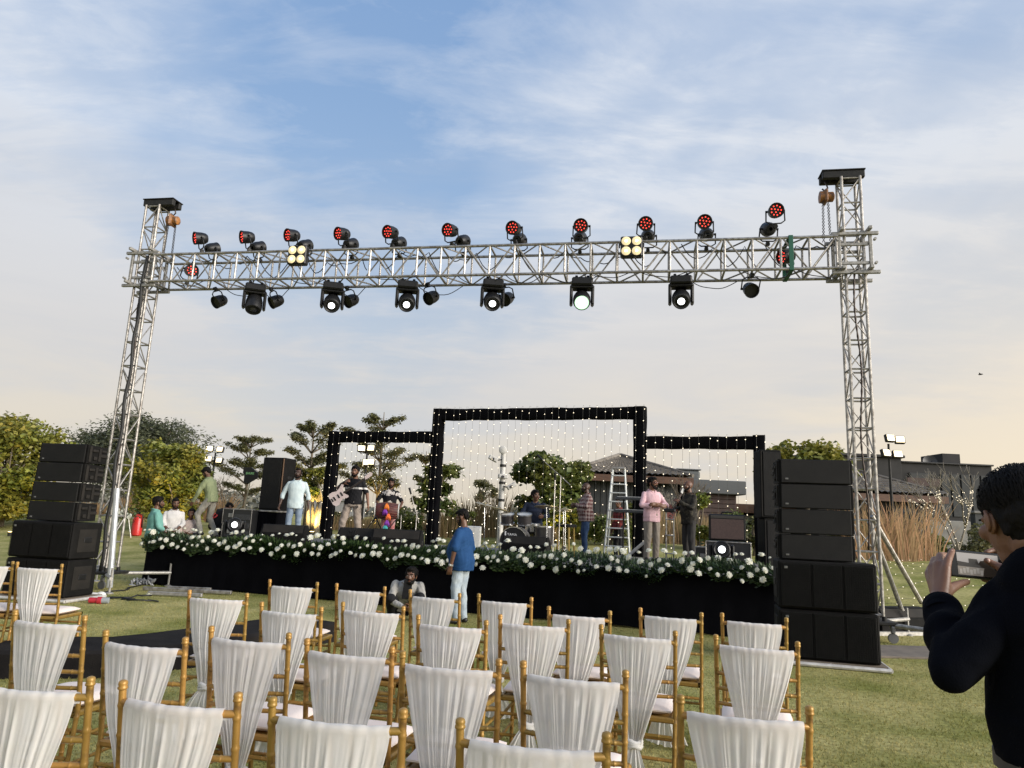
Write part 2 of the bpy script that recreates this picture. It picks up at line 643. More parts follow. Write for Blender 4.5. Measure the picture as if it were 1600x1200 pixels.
# ------------------------------------------------------------------ foliage
def leaf_mesh(name, centers, sizes, mats, seed, droop=0.25, aspect=0.5, flat=0.35):
    """One folded leaf (two triangles along a midrib) per centre; outward tilt is random."""
    g = np.random.default_rng(seed)
    n = len(centers)
    c = np.asarray(centers)
    th = g.random(n) * 2 * PI
    el = (g.random(n) - .5) * 2 * (1 - flat) - droop
    u = np.stack([np.cos(th) * np.cos(el), np.sin(th) * np.cos(el), np.sin(el)], -1)
    r = g.normal(size=(n, 3)) * (1 - flat)
    r[:, 2] += flat * 2
    w = np.cross(u, r)
    w /= np.linalg.norm(w, axis=1, keepdims=True) + 1e-9
    nn = np.cross(w, u)
    s = np.asarray(sizes)[:, None] * (0.7 + 0.6 * g.random((n, 1)))
    v = np.empty((n, 4, 3))
    v[:, 0] = c
    v[:, 1] = c + u * s * .55 + w * s * aspect * .5 + nn * s * .10
    v[:, 2] = c + u * s
    v[:, 3] = c + u * s * .55 - w * s * aspect * .5 + nn * s * .10
    b = np.arange(n)[:, None] * 4
    f = np.concatenate([b + np.array([[0, 1, 2]]), b + np.array([[0, 2, 3]])], 0)
    return np_mesh(name, v.reshape(-1, 3), f, mats)


def clump_points(g, clumps, per, shell=0.55):
    """Points in several soft ellipsoidal clumps, denser towards each clump's skin."""
    out_ = []
    for (c, r) in clumps:
        q = g.normal(size=(per, 3))
        q /= np.linalg.norm(q, axis=1, keepdims=True)
        rad = shell + (1 - shell) * g.random((per, 1))
        rad *= 0.82 + 0.30 * g.random((per, 1))
        out_.append(np.array(c) + q * rad * np.array(r))
    return np.concatenate(out_)


BARK = mat('bark', (0.10, 0.075, 0.05), (0.17, 0.14, 0.10), rough=0.9, scale=12, bump=0.6, bscale=40, stretch=(1, 1, .3))
BARK_L = mat('pale_bark', (0.26, 0.23, 0.18), (0.16, 0.14, 0.11), rough=0.85, scale=10, bump=0.4, bscale=40, stretch=(1, 1, .3))
LEAF_Y = mat('yellow_green_leaf', (0.135, 0.170, 0.026), (0.255, 0.230, 0.038), rough=0.55, scale=0.9, island=0.45, trans=0.30)
LEAF_G = mat('mid_green_leaf', (0.075, 0.110, 0.022), (0.140, 0.150, 0.030), rough=0.55, scale=0.9, island=0.45, trans=0.30)
LEAF_K = mat('dark_green_leaf', (0.055, 0.068, 0.036), (0.085, 0.092, 0.050), rough=0.6, scale=0.5, island=0.4, trans=0.2)
LEAF_O = mat('olive_leaf', (0.105, 0.114, 0.042), (0.170, 0.155, 0.060), rough=0.6, scale=0.7, island=0.4, trans=0.25)
REED = mat('dry_reed', (0.42, 0.27, 0.13), (0.30, 0.185, 0.09), rough=0.85, scale=0.8, island=0.4, trans=0.2)
REED_G = mat('green_brown_reed', (0.23, 0.175, 0.075), (0.34, 0.235, 0.115), rough=0.85, scale=0.8, island=0.4, trans=0.2)


def limbs(mb, base, tips, r0, rnd_):
    """A tapered trunk that forks towards the crown's clumps."""
    top = Vector(base)
    for t in tips:
        t = Vector(t)
        m1 = top.lerp(t, .4) + Vector((rnd_.uniform(-.1, .1), rnd_.uniform(-.1, .1), .12))
        mb.path([top, m1, t], [r0, r0 * .6, r0 * .22], 6)


def leafy_tree(name, label, x, y, top, hw, mats, leaf, seed, trunk_h=0.25, nclump=15, per=190, aspect=.55, group=None, depth=1.0,
               low=0.1, multi=1, hlow=None):
    """Broad-leaved tree: `top` is the height of its crown's top above the ground it stands on, `hw` the half width."""
    rr = random.Random(seed)
    g = np.random.default_rng(seed)
    z0 = ground_h(x, y)
    t = thing(name, label, 'tree', (x, y, z0 - .03), 0, group)
    H = top
    ch = H * (1 - low)
    cz = H * low + ch / 2
    cl = []
    for i in range(nclump):
        a = rr.uniform(0, 2 * PI)
        k = math.sqrt(rr.random()) * .78
        zz = rr.uniform(-.80, .82)
        lim = math.sqrt(max(0.15, 1 - zz * zz * .85))
        r = rr.uniform(.20, .36) * hw
        cl.append(((math.cos(a) * k * hw * lim, math.sin(a) * k * hw * depth * lim, cz + zz * ch / 2 * .86), (r, r, r * .78)))
    pts = clump_points(g, cl, per)
    sprigs = clump_points(g, [(c, (r[0] * 1.18, r[1] * 1.18, r[2] * 1.2)) for c, r in cl], max(8, per // 9), .75)
    pts = np.concatenate([pts, sprigs])
    pts = pts[pts[:, 2] > 0.08]
    link('crown', leaf_mesh('crown', pts, np.full(len(pts), leaf), mats, seed, aspect=aspect), t)
    mb = MB()
    r0 = 0.045 + H * .014
    for k in range(multi):
        bx, by = (rr.uniform(-.22, .22), rr.uniform(-.22, .22)) if multi > 1 else (0, 0)
        th = H * trunk_h
        f = (bx * 1.8 + rr.uniform(-.06, .06), by * 1.8 + rr.uniform(-.06, .06), th)
        mb.path([(bx, by, 0), (bx * 1.2, by * 1.2, th * .5), f], [r0, r0 * .85, r0 * .7], 8)
        limbs(mb, f, [c for c, r in cl[k::multi]], r0 * .55, rr)
    mb.build('trunk', BARK_L if multi > 1 else BARK, t, 180)
    return t


def tiered_tree(label, x, y, H, hw, mats, seed, group, lean=0.0, tiers=5):
    """Umbrella tree: flat layers of small leaves on level, up-swept branches."""
    rr = random.Random(seed)
    g = np.random.default_rng(seed)
    z0 = ground_h(x, y)
    t = thing('tiered_tree', label, 'tree', (x, y, z0 - .03), 0, group)
    mb = MB()
    r0 = .05 + H * .010
    mb.path([(0, 0, 0), (.03, 0, H * .4), (lean, .02, H * .97)], [r0, r0 * .7, r0 * .15], 8)
    pts = []
    for k in range(tiers):
        f = k / (tiers - 1)
        zc = H * (.30 + .54 * f)
        reach = hw * .74 * (.95, 1.1, .8, 1.05, .62, .5)[int(f * 4.99)] * rr.uniform(.85, 1.15)
        nb = rr.choice((4, 5, 6)) if f < .8 else 5
        a0 = rr.uniform(0, 6)
        cx = lean * (zc / H)
        for b in range(nb):
            a = a0 + 2 * PI * b / nb + rr.uniform(-.25, .25)
            L = reach * rr.uniform(.6, 1.25)
            up = L * rr.uniform(.28, .60)
            p0, p1, p2 = Vector((cx, 0, zc - .1)), Vector((cx + math.cos(a) * L * .5, math.sin(a) * L * .5, zc + up * .55)), Vector((cx + math.cos(a) * L, math.sin(a) * L, zc + up))
            mb.path([p0, p1, p2], [.035, .022, .008], 5)
            for q in range(int(6 + L * 6)):
                s = min(1.04, .30 + .8 * rr.random() ** .6)
                pc = p0.lerp(p1, s * 2) if s < .5 else p1.lerp(p2, s * 2 - 1)
                w = L * .125 * (1.25 - .5 * s)
                m = 40
                e = g.normal(size=(m, 3)) * np.array([w, w, .045])
                pts.append(np.array(pc) + e + np.array([0, 0, .05]))
    pts = np.concatenate(pts)
    link('crown', leaf_mesh('crown', pts, np.full(len(pts), .105), mats, seed, aspect=.55, flat=.5), t)
    mb.build('trunk', BARK, t, 180)
    return t


def reed_clump(label, x, y, w, h, n, mats, seed, group, dep=.6, lean=.25, cat='dry grass', fan=.35):
    g = np.random.default_rng(seed)
    z0 = ground_h(x, y)
    bx, by = (g.random(n) - .5) * w, (g.random(n) - .5) * dep
    hh = h * (.25 + .75 * g.random(n) ** .8)
    dx, dy = (g.normal(size=n) * lean + bx / w * fan) * hh, g.normal(size=n) * lean * .6 * hh
    wd = .007 + .008 * g.random(n)
    v = np.empty((n, 7, 3))
    P = lambda f: np.stack([bx + dx * f ** 1.7, by + dy * f ** 1.7, hh * f - .12 * hh * (np.abs(dx) / hh) * f ** 2], -1)
    for i, (f, ww) in enumerate(((0, 1), (.4, .9), (.75, .8))):
        p = P(f)
        o_ = np.stack([wd * ww, np.zeros(n), np.zeros(n)], -1)
        v[:, i * 2], v[:, i * 2 + 1] = p - o_, p + o_
    v[:, 6] = P(1.0)
    b = np.arange(n)[:, None] * 7
    q = np.concatenate([b + np.array([[0, 1, 3, 2]]), b + np.array([[2, 3, 5, 4]])], 0)
    t3 = b + np.array([[4, 5, 6, 6]])
    tri = np.concatenate([q[:, [0, 1, 2]], q[:, [0, 2, 3]], t3[:, :3]], 0)
    o = link('reed_clump', np_mesh('reed_clump', v.reshape(-1, 3), tri, mats), None, (x, y, z0 - .02))
    return tag(o, label, cat, group)


def bare_tree(label, x, y, H, seed, group, mats=None, spread=.5, lights=False, name='bare_tree', stems=3):
    rr = random.Random(seed)
    z0 = ground_h(x, y)
    t = thing(name, label, 'tree', (x, y, z0 - .03), 0, group)
    mb, lb = MB(), MB()

    def grow(p, d, L, r, k):
        q = p + d * L
        m = p.lerp(q, .5) + Vector((rr.uniform(-.06, .06), rr.uniform(-.06, .06), 0)) * L
        mb.path([p, m, q], [r, r * .85, r * .65], 5 if k > 1 else 4)
        if lights and k >= 2:
            for _ in range(7):
                f = rr.random()
                a = rr.uniform(0, 6.3)
                lb.ball(p.lerp(q, f) + Vector((math.cos(a), math.sin(a), 0)) * r * 1.2, .0115, 5, 3)
        if k == 0:
            return
        for _ in range(2 if rr.random() < .6 else 3):
            e = (d + Vector((rr.gauss(0, spread), rr.gauss(0, spread), rr.uniform(0, .35)))).normalized()
            grow(q, e, L * rr.uniform(.6, .85), r * .62, k - 1)
    for _ in range(stems):
        grow(Vector((rr.uniform(-.15, .15), rr.uniform(-.15, .15), 0)), Vector((rr.gauss(0, .18), rr.gauss(0, .18), 1)).normalized(), H * .34, .022 + H * .006, 4)
    mb.build('trunk', mats or BARK_L, t, 180)
    if lights:
        tag(lb.build('fairy_lights', WARM_BULB, t), kind='stuff')
    return t


def px_tree(fn, px, topy, Y, base=None, **k):
    p = at(px, 800, Y)
    z0 = ground_h(p.x, Y)
    return p.x, Y, at(px, topy, Y).z - z0


# far belt of trees along the horizon: one mass
def far_belt():
    g = np.random.default_rng(11)
    n = 26000
    X = (g.random(n) - .5) * 420
    Y = 150 + g.random(n) * 60
    top = 2.6 + 1.4 * np.sin(X * .07) + 1.2 * np.sin(X * .19 + 1) + .8 * np.sin(X * .43)
    Z = .6 + np.abs(top) * g.random(n) ** .8
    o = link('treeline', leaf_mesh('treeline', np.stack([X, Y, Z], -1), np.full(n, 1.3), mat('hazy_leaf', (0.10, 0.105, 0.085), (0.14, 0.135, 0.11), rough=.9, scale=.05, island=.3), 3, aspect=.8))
    tag(o, 'low hazy line of trees along the far horizon', 'trees', kind='stuff')


far_belt()

x, y, h = px_tree(0, 28, 640, 27)
leafy_tree('leafy_tree', 'big yellow green leafy tree at the left edge behind the loudspeakers', x - .55, y, h, 2.25, LEAF_Y, .18, 21, nclump=48, per=380, low=0, trunk_h=.2, aspect=.6)
x, y, h = px_tree(0, 262, 682, 26)
leafy_tree('leafy_tree', 'rounded yellow green tree between the left truss tower and the floodlight', x, y, h, 1.62, LEAF_Y, .165, 22, nclump=38, per=360, low=.03, trunk_h=.2, multi=3)
x, y, h = px_tree(0, 200, 642, 46)
leafy_tree('broad_tree', 'broad dark feathery tree behind the left truss tower', x, y, h, 5.0, LEAF_K, .24, 23, nclump=62, per=480, low=.12, trunk_h=.3, aspect=.35)
x, y, h = px_tree(0, 868, 697, 24)
leafy_tree('leafy_tree', 'bushy green tree behind the drum kit', x, y, h, 1.5, LEAF_G, .20, 24, nclump=30, per=240, low=.10, trunk_h=.3, aspect=.8)
x, y, h = px_tree(0, 686, 705, 24)
leafy_tree('leafy_tree', 'small green tree beside the left post of the tall arch', x, y, h, .95, LEAF_G, .19, 25, nclump=15, per=120, low=.25, trunk_h=.45, aspect=.6)
x, y, h = px_tree(0, 1262, 684, 27)
leafy_tree('leafy_tree', 'loose green tree showing above the right loudspeaker stack', x, y, h, 1.9, LEAF_Y, .19, 26, nclump=26, per=120, low=.45, trunk_h=.5, aspect=.75)
x, y, h = px_tree(0, 752, 748, 40)
leafy_tree('round_tree', 'small distant round tree on a thin trunk beside the camera mast', x, y, h, .95, LEAF_O, .16, 27, nclump=9, per=120, low=.55, trunk_h=.55)
x, y, h = px_tree(0, 660, 700, 29)
tiered_tree('thin sapling with a small palm like top above the left arch opening', x, y, h, .75, LEAF_O, 33, None, tiers=3)
x, y, h = px_tree(0, 724, 770, 23)
leafy_tree('columnar_shrub', 'dense green columnar shrub right of the tall arch post', x, y, h, .42, LEAF_G, .10, 28, nclump=12, per=220, low=0, trunk_h=.2)
for i, (px, ty, hw, Yd, lab) in enumerate(((1138, 790, .95, 21.5, 'leafy green hedge bush behind the brown amplifier'), (1092, 742, .62, 22.5, 'tall narrow green shrub behind the bald man'),
                                            (1178, 792, .60, 21, 'yellow green shrub beside the right arch post'), (955, 800, .8, 23, 'low green shrub behind the stepladder'),
                                            (1000, 770, .55, 23.5, 'yellow green climbing shrub behind the keyboard'), (1515, 812, 1.1, 25, 'low leafy shrub at the foot of the lit bare tree'),
                                            (1450, 830, .7, 24.5, 'small grey green shrub before the concrete wall'), (830, 805, .7, 25, 'low bush behind the drummer'), (715, 800, .8, 27, 'dark green bush just behind the columnar shrub'), (640, 792, .8, 26.5, 'olive bush left of the tall arch post'), (905, 800, .8, 25.5, 'leafy bush behind the man in the brown checked shirt'), (530, 800, .8, 28, 'low green bush beside the leftmost arch post'), (1060, 800, .7, 25.5, 'dark bush between the two men on the right'),
                                            (410, 790, .9, 27, 'low olive bush under the tiered trees'), (1330, 790, .8, 25, 'leafy bush half hidden by the right truss tower'))):
    x, y, h = px_tree(0, px, ty, Yd)
    leafy_tree('shrub', lab, x, y, max(h, .6), hw, (LEAF_G, LEAF_Y, LEAF_O)[i % 3], .13, 40 + i, nclump=12, per=120, low=0, trunk_h=.2)
for px, ty, Yd, hw, sd, lab in ((380, 672, 33, 1.55, 31, 'slim tiered tree right of the left floodlight'), (478, 650, 26, 1.55, 32, 'tallest tiered tree, right of the upright loudspeaker'),
                                (588, 637, 29, 1.65, 34, 'dark tiered tree crossing the left arch')):
    x, y, h = px_tree(0, px, ty, Yd)
    tiered_tree(lab, x, y, h, hw, LEAF_O, sd, 'tiered trees behind the stage')
x, y, h = px_tree(0, 492, 700, 25.6)
leafy_tree('climbing_shrub', 'yellow lit climber with pale stems under the tallest tiered tree', x, y, h * .92, .62, LEAF_Y, .15, 35, nclump=13, per=110, low=.30, trunk_h=.4, multi=5)

REED_LABELS = ['clump of brown reeds ' + q for q in (
    'just right of the tall arch post', 'above the pale grey cabinet', 'left of the camera mast foot',
    'right of the camera mast foot', 'behind the drummer', 'behind the tall microphone stands', 'left of the man in the brown checked shirt', 'between the brown checked shirt and the stepladder', 'behind the stepladder')]
REED_LABELS += ['tall dry straw coloured grass clump ' + q for q in ('nearest the right truss tower', 'under the tiled eave, second from the truss tower', 'under the tiled eave, third from the truss tower', 'farthest right, beside the lit bare tree')]
REED_LABELS += ['low clump of brown reeds ' + q for q in ('behind the man in the pink shirt', 'between the two men on the right', 'behind the bald man in black', 'right of the bald man in black', 'left of the brown amplifier')]
REED_LABELS += ['dry tan grass clump ' + q for q in ('left of the man in teal', 'behind the two men in white and pale pink', 'behind the man in olive green', 'below the left floodlight',
    'behind the left edge of the loudspeaker stack', 'behind the middle of the left loudspeaker stack', 'behind the right side of the left loudspeaker stack', 'left of the foot of the left truss tower', 'behind the foot of the left truss tower', 'beside the red fire extinguisher')]
REED_LABELS += ['short clump of brown reeds ' + q for q in ('beside the leftmost arch post', 'behind the guitarist', 'left of the dhol player', 'right of the dhol player', 'left of the tall arch post', 'hidden behind the tall arch post')]
k = 0
for px0, px1, topy, Yd, mm, gname in ((705, 800, 770, 25.5, REED_G, 'brown reeds behind the stage'), (800, 1000, 800, 26.5, REED_G, 'brown reeds behind the stage'), (1352, 1442, 772, 21.5, REED, 'tall dry grass by the tiled house'),
                                      (1010, 1120, 786, 24.5, REED_G, 'brown reeds behind the stage'), (232, 345, 762, 31, REED, 'dry grass behind the left trees'), (60, 235, 778, 33, REED, 'dry grass behind the left trees'),
                                      (520, 700, 800, 27.5, REED_G, 'brown reeds behind the stage')):
    step = 26 if Yd < 25 else 34
    for px in range(px0, px1, step):
        p = at(px + rnd.uniform(-6, 6), 850, Yd + rnd.uniform(-.5, .5))
        hh = at(px, topy + rnd.uniform(-12, 18), Yd).z - ground_h(p.x, Yd)
        lab = REED_LABELS[k]
        reed_clump(lab, p.x, p.y, .95, max(hh, .6), (150 if mm is REED else 260) if Yd < 25 else 210, mm, 100 + k, gname, lean=.13 if mm is REED else .09, fan=.8 if mm is REED else .35, dep=.9)
        k += 1

x, y, h = px_tree(0, 1488, 728, 23)
bare_tree('bare pale tree wound with fairy lights before the dark house', x, y, h * 1.1, 5, None, lights=True, spread=.38, stems=3)
x, y, h = px_tree(0, 1446, 752, 24)
bare_tree('bare pale tree leaning beside the tiled house eave', x, y, h * .8, 9, None, spread=.42, stems=2)
x, y, h = px_tree(0, 1075, 742, 27)
bare_tree('bare dark tree behind the bald man', x, y, h * .95, 12, None, mats=BARK, spread=.30, stems=4)
x, y, h = px_tree(0, 352, 735, 36)
bare_tree('bare brown tree below the left floodlight', x, y, h * .95, 15, None, mats=BARK, spread=.5, stems=4)
x, y, h = px_tree(0, 1040, 760, 25)
bare_tree('leafless twiggy bush behind the man in the pink shirt', x, y, h * .95, 18, None, mats=BARK_L, spread=.3, stems=6, name='bare_bush')

# ------------------------------------------------------------------ houses on the right and behind the stage
TILE = mat('grey_roof_tile', (0.20, 0.18, 0.155), (0.125, 0.112, 0.098), rough=0.95, spec=.15, scale=3, bump=0.3, bscale=20)
TIMBER = mat('brown_timber', (0.105, 0.050, 0.028), (0.070, 0.034, 0.020), rough=0.7, scale=3, stretch=(1, 1, 6))
SLATE = mat('dark_wall_board', (0.036, 0.039, 0.039), (0.020, 0.022, 0.023), rough=0.8, scale=3)
DARKW = mat('charcoal_wall', (0.022, 0.021, 0.021), (0.014, 0.0135, 0.0135), rough=0.85, scale=1.5)
BRICKY = mat('dark_brown_cladding', (0.065, 0.040, 0.034), (0.045, 0.028, 0.025), rough=0.8, scale=4)
CONC = mat('grey_concrete', (0.20, 0.195, 0.18), (0.14, 0.135, 0.125), rough=0.9, scale=2.5, bump=0.2, bscale=12)
GLASS = mat('window_glass', (0.03, 0.035, 0.04), rough=0.08, spec=0.8)


def tiled_house(label, x0, x1, y0, y1, z0, eave, apex, wallm, over=.6, rib=.26, fascia=TIMBER, boards=True, name='tiled_house'):
    """Hipped tile roof on a boarded box; the tile rolls are real ridges running down each slope."""
    cx, cy = (x0 + x1) / 2, (y0 + y1) / 2
    t = thing(name, label, 'house', (cx, cy, z0 - .1))
    hx, hy = (x1 - x0) / 2, (y1 - y0) / 2
    e, a = eave - z0 + .1, apex - z0 + .1
    MB().box((0, 0, e / 2 - .1), (hx * 2, hy * 2, e), 0).build('wall', wallm, t, 0)
    roof = MB()
    ex, ey = hx + over, hy + over
    rl = max(ex - ey, 0.05)                # half length of the ridge
    ridge = [Vector((-rl, 0, a)), Vector((rl, 0, a))]

    def slope(p0, p1, q0, q1):             # eave p0->p1, top q0->q1; tile rolls up the slope
        n = max(4, int((p1 - p0).length / rib))
        nrm = (p1 - p0).cross(q0 - p0).normalized()
        if nrm.z < 0:
            nrm = -nrm
        vs, fs = [], []
        rows = max(8, int((q0 - p0).length / .36))
        for r in range(rows * 2):
            g_ = (r + 1) // 2 / rows
            for i in range(n * 4 + 1):
                u = i / (n * 4)
                b = p0.lerp(p1, u)
                c = q0.lerp(q1, u)
                bump = abs(math.sin(PI * u * n)) * .06 * (1 - g_ * .6)
                vs.append(b.lerp(c, g_) + nrm * (bump + .02 + (.05 if r % 2 == 0 else 0)))
        for r in range(rows * 2 - 1):
            for i in range(n * 4):
                k0 = r * (n * 4 + 1) + i
                fs.append((k0, k0 + 1, k0 + n * 4 + 2, k0 + n * 4 + 1))
        roof.add(vs, fs)
    A, B, C, D = Vector((-ex, -ey, e)), Vector((ex, -ey, e)), Vector((ex, ey, e)), Vector((-ex, ey, e))
    slope(A, B, ridge[0], ridge[1])
    slope(B, C, ridge[1], ridge[1] + Vector((0, .01, 0)))
    slope(C, D, ridge[1], ridge[0])
    slope(D, A, ridge[0], ridge[0] + Vector((0, -.01, 0)))
    rf = roof.build('roof', TILE, t, 60)
    cap = MB()
    for p, q in ((A, ridge[0]), (B, ridge[1]), (C, ridge[1]), (D, ridge[0]), (ridge[0], ridge[1])):
        cap.tube(p + Vector((0, 0, .08)), q + Vector((0, 0, .10)), .09, 6)
    cap.build('ridge_cap', TILE, rf, 60)
    fb = MB()
    for p, q in ((A, B), (B, C), (C, D), (D, A)):
        m = (p + q) / 2
        L = (q - p).length
        fb.box((m.x, m.y, e - .17), (L if abs(p.y - q.y) < .01 else .06, .06 if abs(p.y - q.y) < .01 else L, .30), 0)
    fb.build('fascia', fascia, t, 0)
    MB().box((0, 0, e - .05), (ex * 2 - .2, ey * 2 - .2, .05)).build('soffit', fascia, t, 0)
    if boards:
        bm = MB().box((0, 0, e / 2 - .2), (.24, .03, e - .35), .006).mesh('wall_board', wallm)
        n = int(hx * 2 / .27)
        for i in range(n):
            link('wall_board', bm, t, (-hx + .16 + i * .27, -hy - .016 - .004 * (i % 2), .12))
    return t


p0, p1 = at(912, 740, 32), at(1062, 740, 32)
zb = 0.9
tiled_house('low boarded house with a grey hipped tile roof behind the tall arch', p0.x, p1.x, 32.6, 38.2, zb, at(985, 742, 32).z, at(955, 712, 35).z, SLATE)
p0, p1 = at(1285, 770, 31), at(1462, 770, 31)
th = tiled_house('dark house with a grey tiled roof and brown eave behind the dry grass', p0.x, p1.x, 31.6, 37.0, zb, at(1400, 772, 31).z, at(1352, 733, 34).z, DARKW, over=.55)
w = MB().box((1.2, -2.76, 1.3), (1.1, .05, 1.4)).build('window', SLATE, th, 0)
MB().box((1.2, -2.79, 1.3), (.96, .03, 1.26)).build('pane', GLASS, w, 0)

# long flat roofed dark house far right
hb = thing('flat_roofed_house', 'long dark flat roofed house behind the tiled house on the right', 'house', (0, 0, 0))
Yh = 44.0
L0, L1, L2, L3 = at(1268, 720, Yh), at(1408, 716, Yh), at(1472, 722, Yh), at(1556, 724, Yh)
zt1, zt2 = L1.z, L2.z - .1
MB().box(((L0.x + L1.x) / 2, Yh + 4, zt1 / 2 + .2), (L1.x - L0.x, 8, zt1 - .4), .02).build('wall', DARKW, hb, 0)
MB().box(((L1.x + L3.x) / 2, Yh + 4.4, zt2 / 2), (L3.x - L1.x - .01, 8, zt2), .02).build('wall', DARKW, hb, 0)
MB().box(((L0.x + L1.x) / 2, Yh + 3.95, zt1 + .08), (L1.x - L0.x + .3, 8.3, .16), .02).build('parapet', BLACK, hb, 0)
MB().box(((L1.x + L3.x) / 2 + .1, Yh + 4.4, zt2 + .05), (L3.x - L1.x - .1, 8.3, .10), .02).build('parapet', BLACK, hb, 0)
q0, q1 = at(1474, 708, Yh + 3), at(1502, 708, Yh + 3)
MB().box(((q0.x + q1.x) / 2, Yh + 4.4, (zt2 + q0.z) / 2 + .05), (q1.x - q0.x, 2.5, q0.z - zt2 - .1), .02).build('stair_head', DARKW, hb, 0)
MB().box(((L1.x + L2.x) / 2, Yh - .06, zt2 - 1.2), (L2.x - L1.x - .5, .08, .5), .01).build('cladding', BRICKY, hb, 0)
for k in range(6):
    xx = L2.x + .35 + k * .62
    if xx > L3.x - .4:
        break
    MB().box((xx, Yh + .37, zt2 - 1.9), (.5, .06, 2.6), .01).build('wall_panel', SLATE, hb, 0)
w = MB().box((L1.x + 1.3, Yh + .36, zt2 - .95), (1.3, .08, .7), .01).build('window', SLATE, hb, 0)
MB().box((L1.x + 1.3, Yh + .31, zt2 - .95), (1.16, .03, .56)).build('pane', GLASS, w, 0)

cw = MB()
q0, q1 = at(1450, 812, 27.5), at(1516, 812, 27.5)
cw.box(((q0.x + q1.x) / 2, 27.6, (q0.z + .8) / 2), (q1.x - q0.x, .25, q0.z - .8), .02)
tag(cw.build('concrete_wall', CONC, None, 0), 'short grey concrete screen wall behind the lit bare tree', 'wall')
wl_ = thing('garden_wall', 'low dark boundary wall under the flat roofed house at the right', 'wall', (0, 0, 0))
q0, q1 = at(1518, 790, 29), at(1640, 800, 29)
MB().box(((q0.x + q1.x) / 2, 29, 1.6), (q1.x - q0.x, .3, 2.0), .02).build('wall', SLATE, wl_, 0)
MB().box(((q0.x + q1.x) / 2, 29, 2.65), (q1.x - q0.x + .1, .42, .1), .02).build('coping', CONC, wl_, 0)

# satellite dish on the flat roof
ds = thing('satellite_dish', 'round dark satellite dish on the flat roof', 'dish', (at(1453, 724, 44.9).x, Yh + .9, zt2 - .80))
MB().tube((0, 0, 0), (0, 0, .75), .035).build('mast', STEEL_B, ds)
MB().lathe([(0, .05), (.05, .22), (.10, .34), (.16, .42), (.15, .40), (.06, .2), (.03, .02)], (0, .05, .95), (-.25, -1, .25), 20).build('reflector', mat('dish_grey', (.045, .045, .047), rough=.5), ds)
MB().tube((0, -.05, .85), (-.12, -.45, 1.02), .012).build('feed_arm', STEEL_B, ds)

# grey water tank box and brown clad house behind the right arch
gt = thing('clad_house', 'brown clad flat roofed house seen through the right arch', 'house', (0, 0, 0))
Yc = 33.0
c0, c1, c2 = at(1098, 752, Yc), at(1150, 752, Yc), at(1190, 765, Yc + 3)
zt = c1.z
MB().box(((c0.x + c1.x) / 2 - .3, Yc + 3, zt / 2 - .3), (c1.x - c0.x + .6, 6, zt - .6), .02).build('wall', BRICKY, gt, 0)
pl = MB().box((0, 0, 0), (c1.x - c0.x + .5, .05, .19), .012).mesh('cladding_plank', BRICKY)
for k in range(14):
    link('cladding_plank', pl, gt, ((c0.x + c1.x) / 2 - .3, Yc - .03, zt - .75 - k * .21))
MB().box(((c0.x + c1.x) / 2 - .2, Yc + 2.9, zt - .32), (c1.x - c0.x + 1.1, 6.5, .62), .03).build('roof_edge', mat('slate_grey_roof_edge', (.075, .08, .085), rough=.7), gt, 0)
MB().box((c1.x + 1.6, Yc + 3.6, zt / 2 - .75), (2.6, 5, zt - 1.5), .02).build('wall', CONC, gt, 0)
MB().box((c1.x + 1.6, Yc + 3.5, zt - 1.2), (2.9, 5.6, .42), .02).build('roof_edge', TIMBER, gt, 0)
w = MB().box((c1.x + 1.5, Yc + 1.05, zt - 2.3), (1.5, .06, 1.1), .01).build('window', SLATE, gt, 0)
MB().box((c1.x + 1.5, Yc + 1.01, zt - 2.3), (1.36, .03, .96)).build('pane', GLASS, w, 0)
tk = thing('roof_tank', 'grey box water tank above the bald man', 'tank', (0, 0, 0))
q0, q1 = at(1060, 733, 40), at(1096, 733, 40)
MB().box(((q0.x + q1.x) / 2, 41, (q0.z + 1) / 2), (q1.x - q0.x, 1.6, q0.z - 1), .12).build('tank', mat('tank_grey', (.10, .11, .11), (.075, .08, .08), rough=.7), tk)
MB().box(((q0.x + q1.x) / 2, 41, q0.z + .03), (q1.x - q0.x + .1, 1.7, .07), .03).build('lid', mat('tank_lid', (.13, .135, .135), rough=.7), tk)

# long low hazy shed far left of centre
sh = thing('far_shed', 'low grey shed far off behind the left arch', 'building', (0, 0, 0))
q0, q1 = at(478, 780, 90), at(560, 782, 90)
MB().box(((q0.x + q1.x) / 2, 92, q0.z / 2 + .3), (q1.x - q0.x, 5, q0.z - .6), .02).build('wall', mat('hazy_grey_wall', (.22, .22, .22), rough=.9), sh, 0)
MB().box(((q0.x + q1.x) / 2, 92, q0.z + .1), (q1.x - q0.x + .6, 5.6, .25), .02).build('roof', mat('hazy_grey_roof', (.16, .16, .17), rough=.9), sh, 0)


# ------------------------------------------------------------------ floodlight poles and the camera mast
def flood_pole(label, px, topy, Y, heads, basez=None):
    p = at(px, topy, Y)
    z0 = ground_h(p.x, Y)
    H = p.z - z0
    t = thing('floodlight_pole', label, 'floodlight', (p.x, Y, z0 - .03), 0, 'floodlight poles behind the stage')
    MB().path([(0, 0, 0), (0, 0, H)], [.055, .035], 8).build('pole', STEEL_B, t)
    for i, (dx, dz, yaw) in enumerate(heads):
        R = Euler((math.radians(-14), 0, yaw)).to_matrix()
        h = MB().box((dx, -.12, H + dz), (.30, .13, .25), .02, R).build('lamp_housing', STEEL_B, t)
        MB().box(Vector((dx, -.12, H + dz)) + R @ Vector((0, -.068, 0)), (.25, .012, .20), .004, R).build('lamp_glass', FLOOD, h)
        MB().tube((0, 0, H + dz - .02), (dx * .8, -.05, H + dz - .05), .018).build('bracket', STEEL_B, t)
    return t


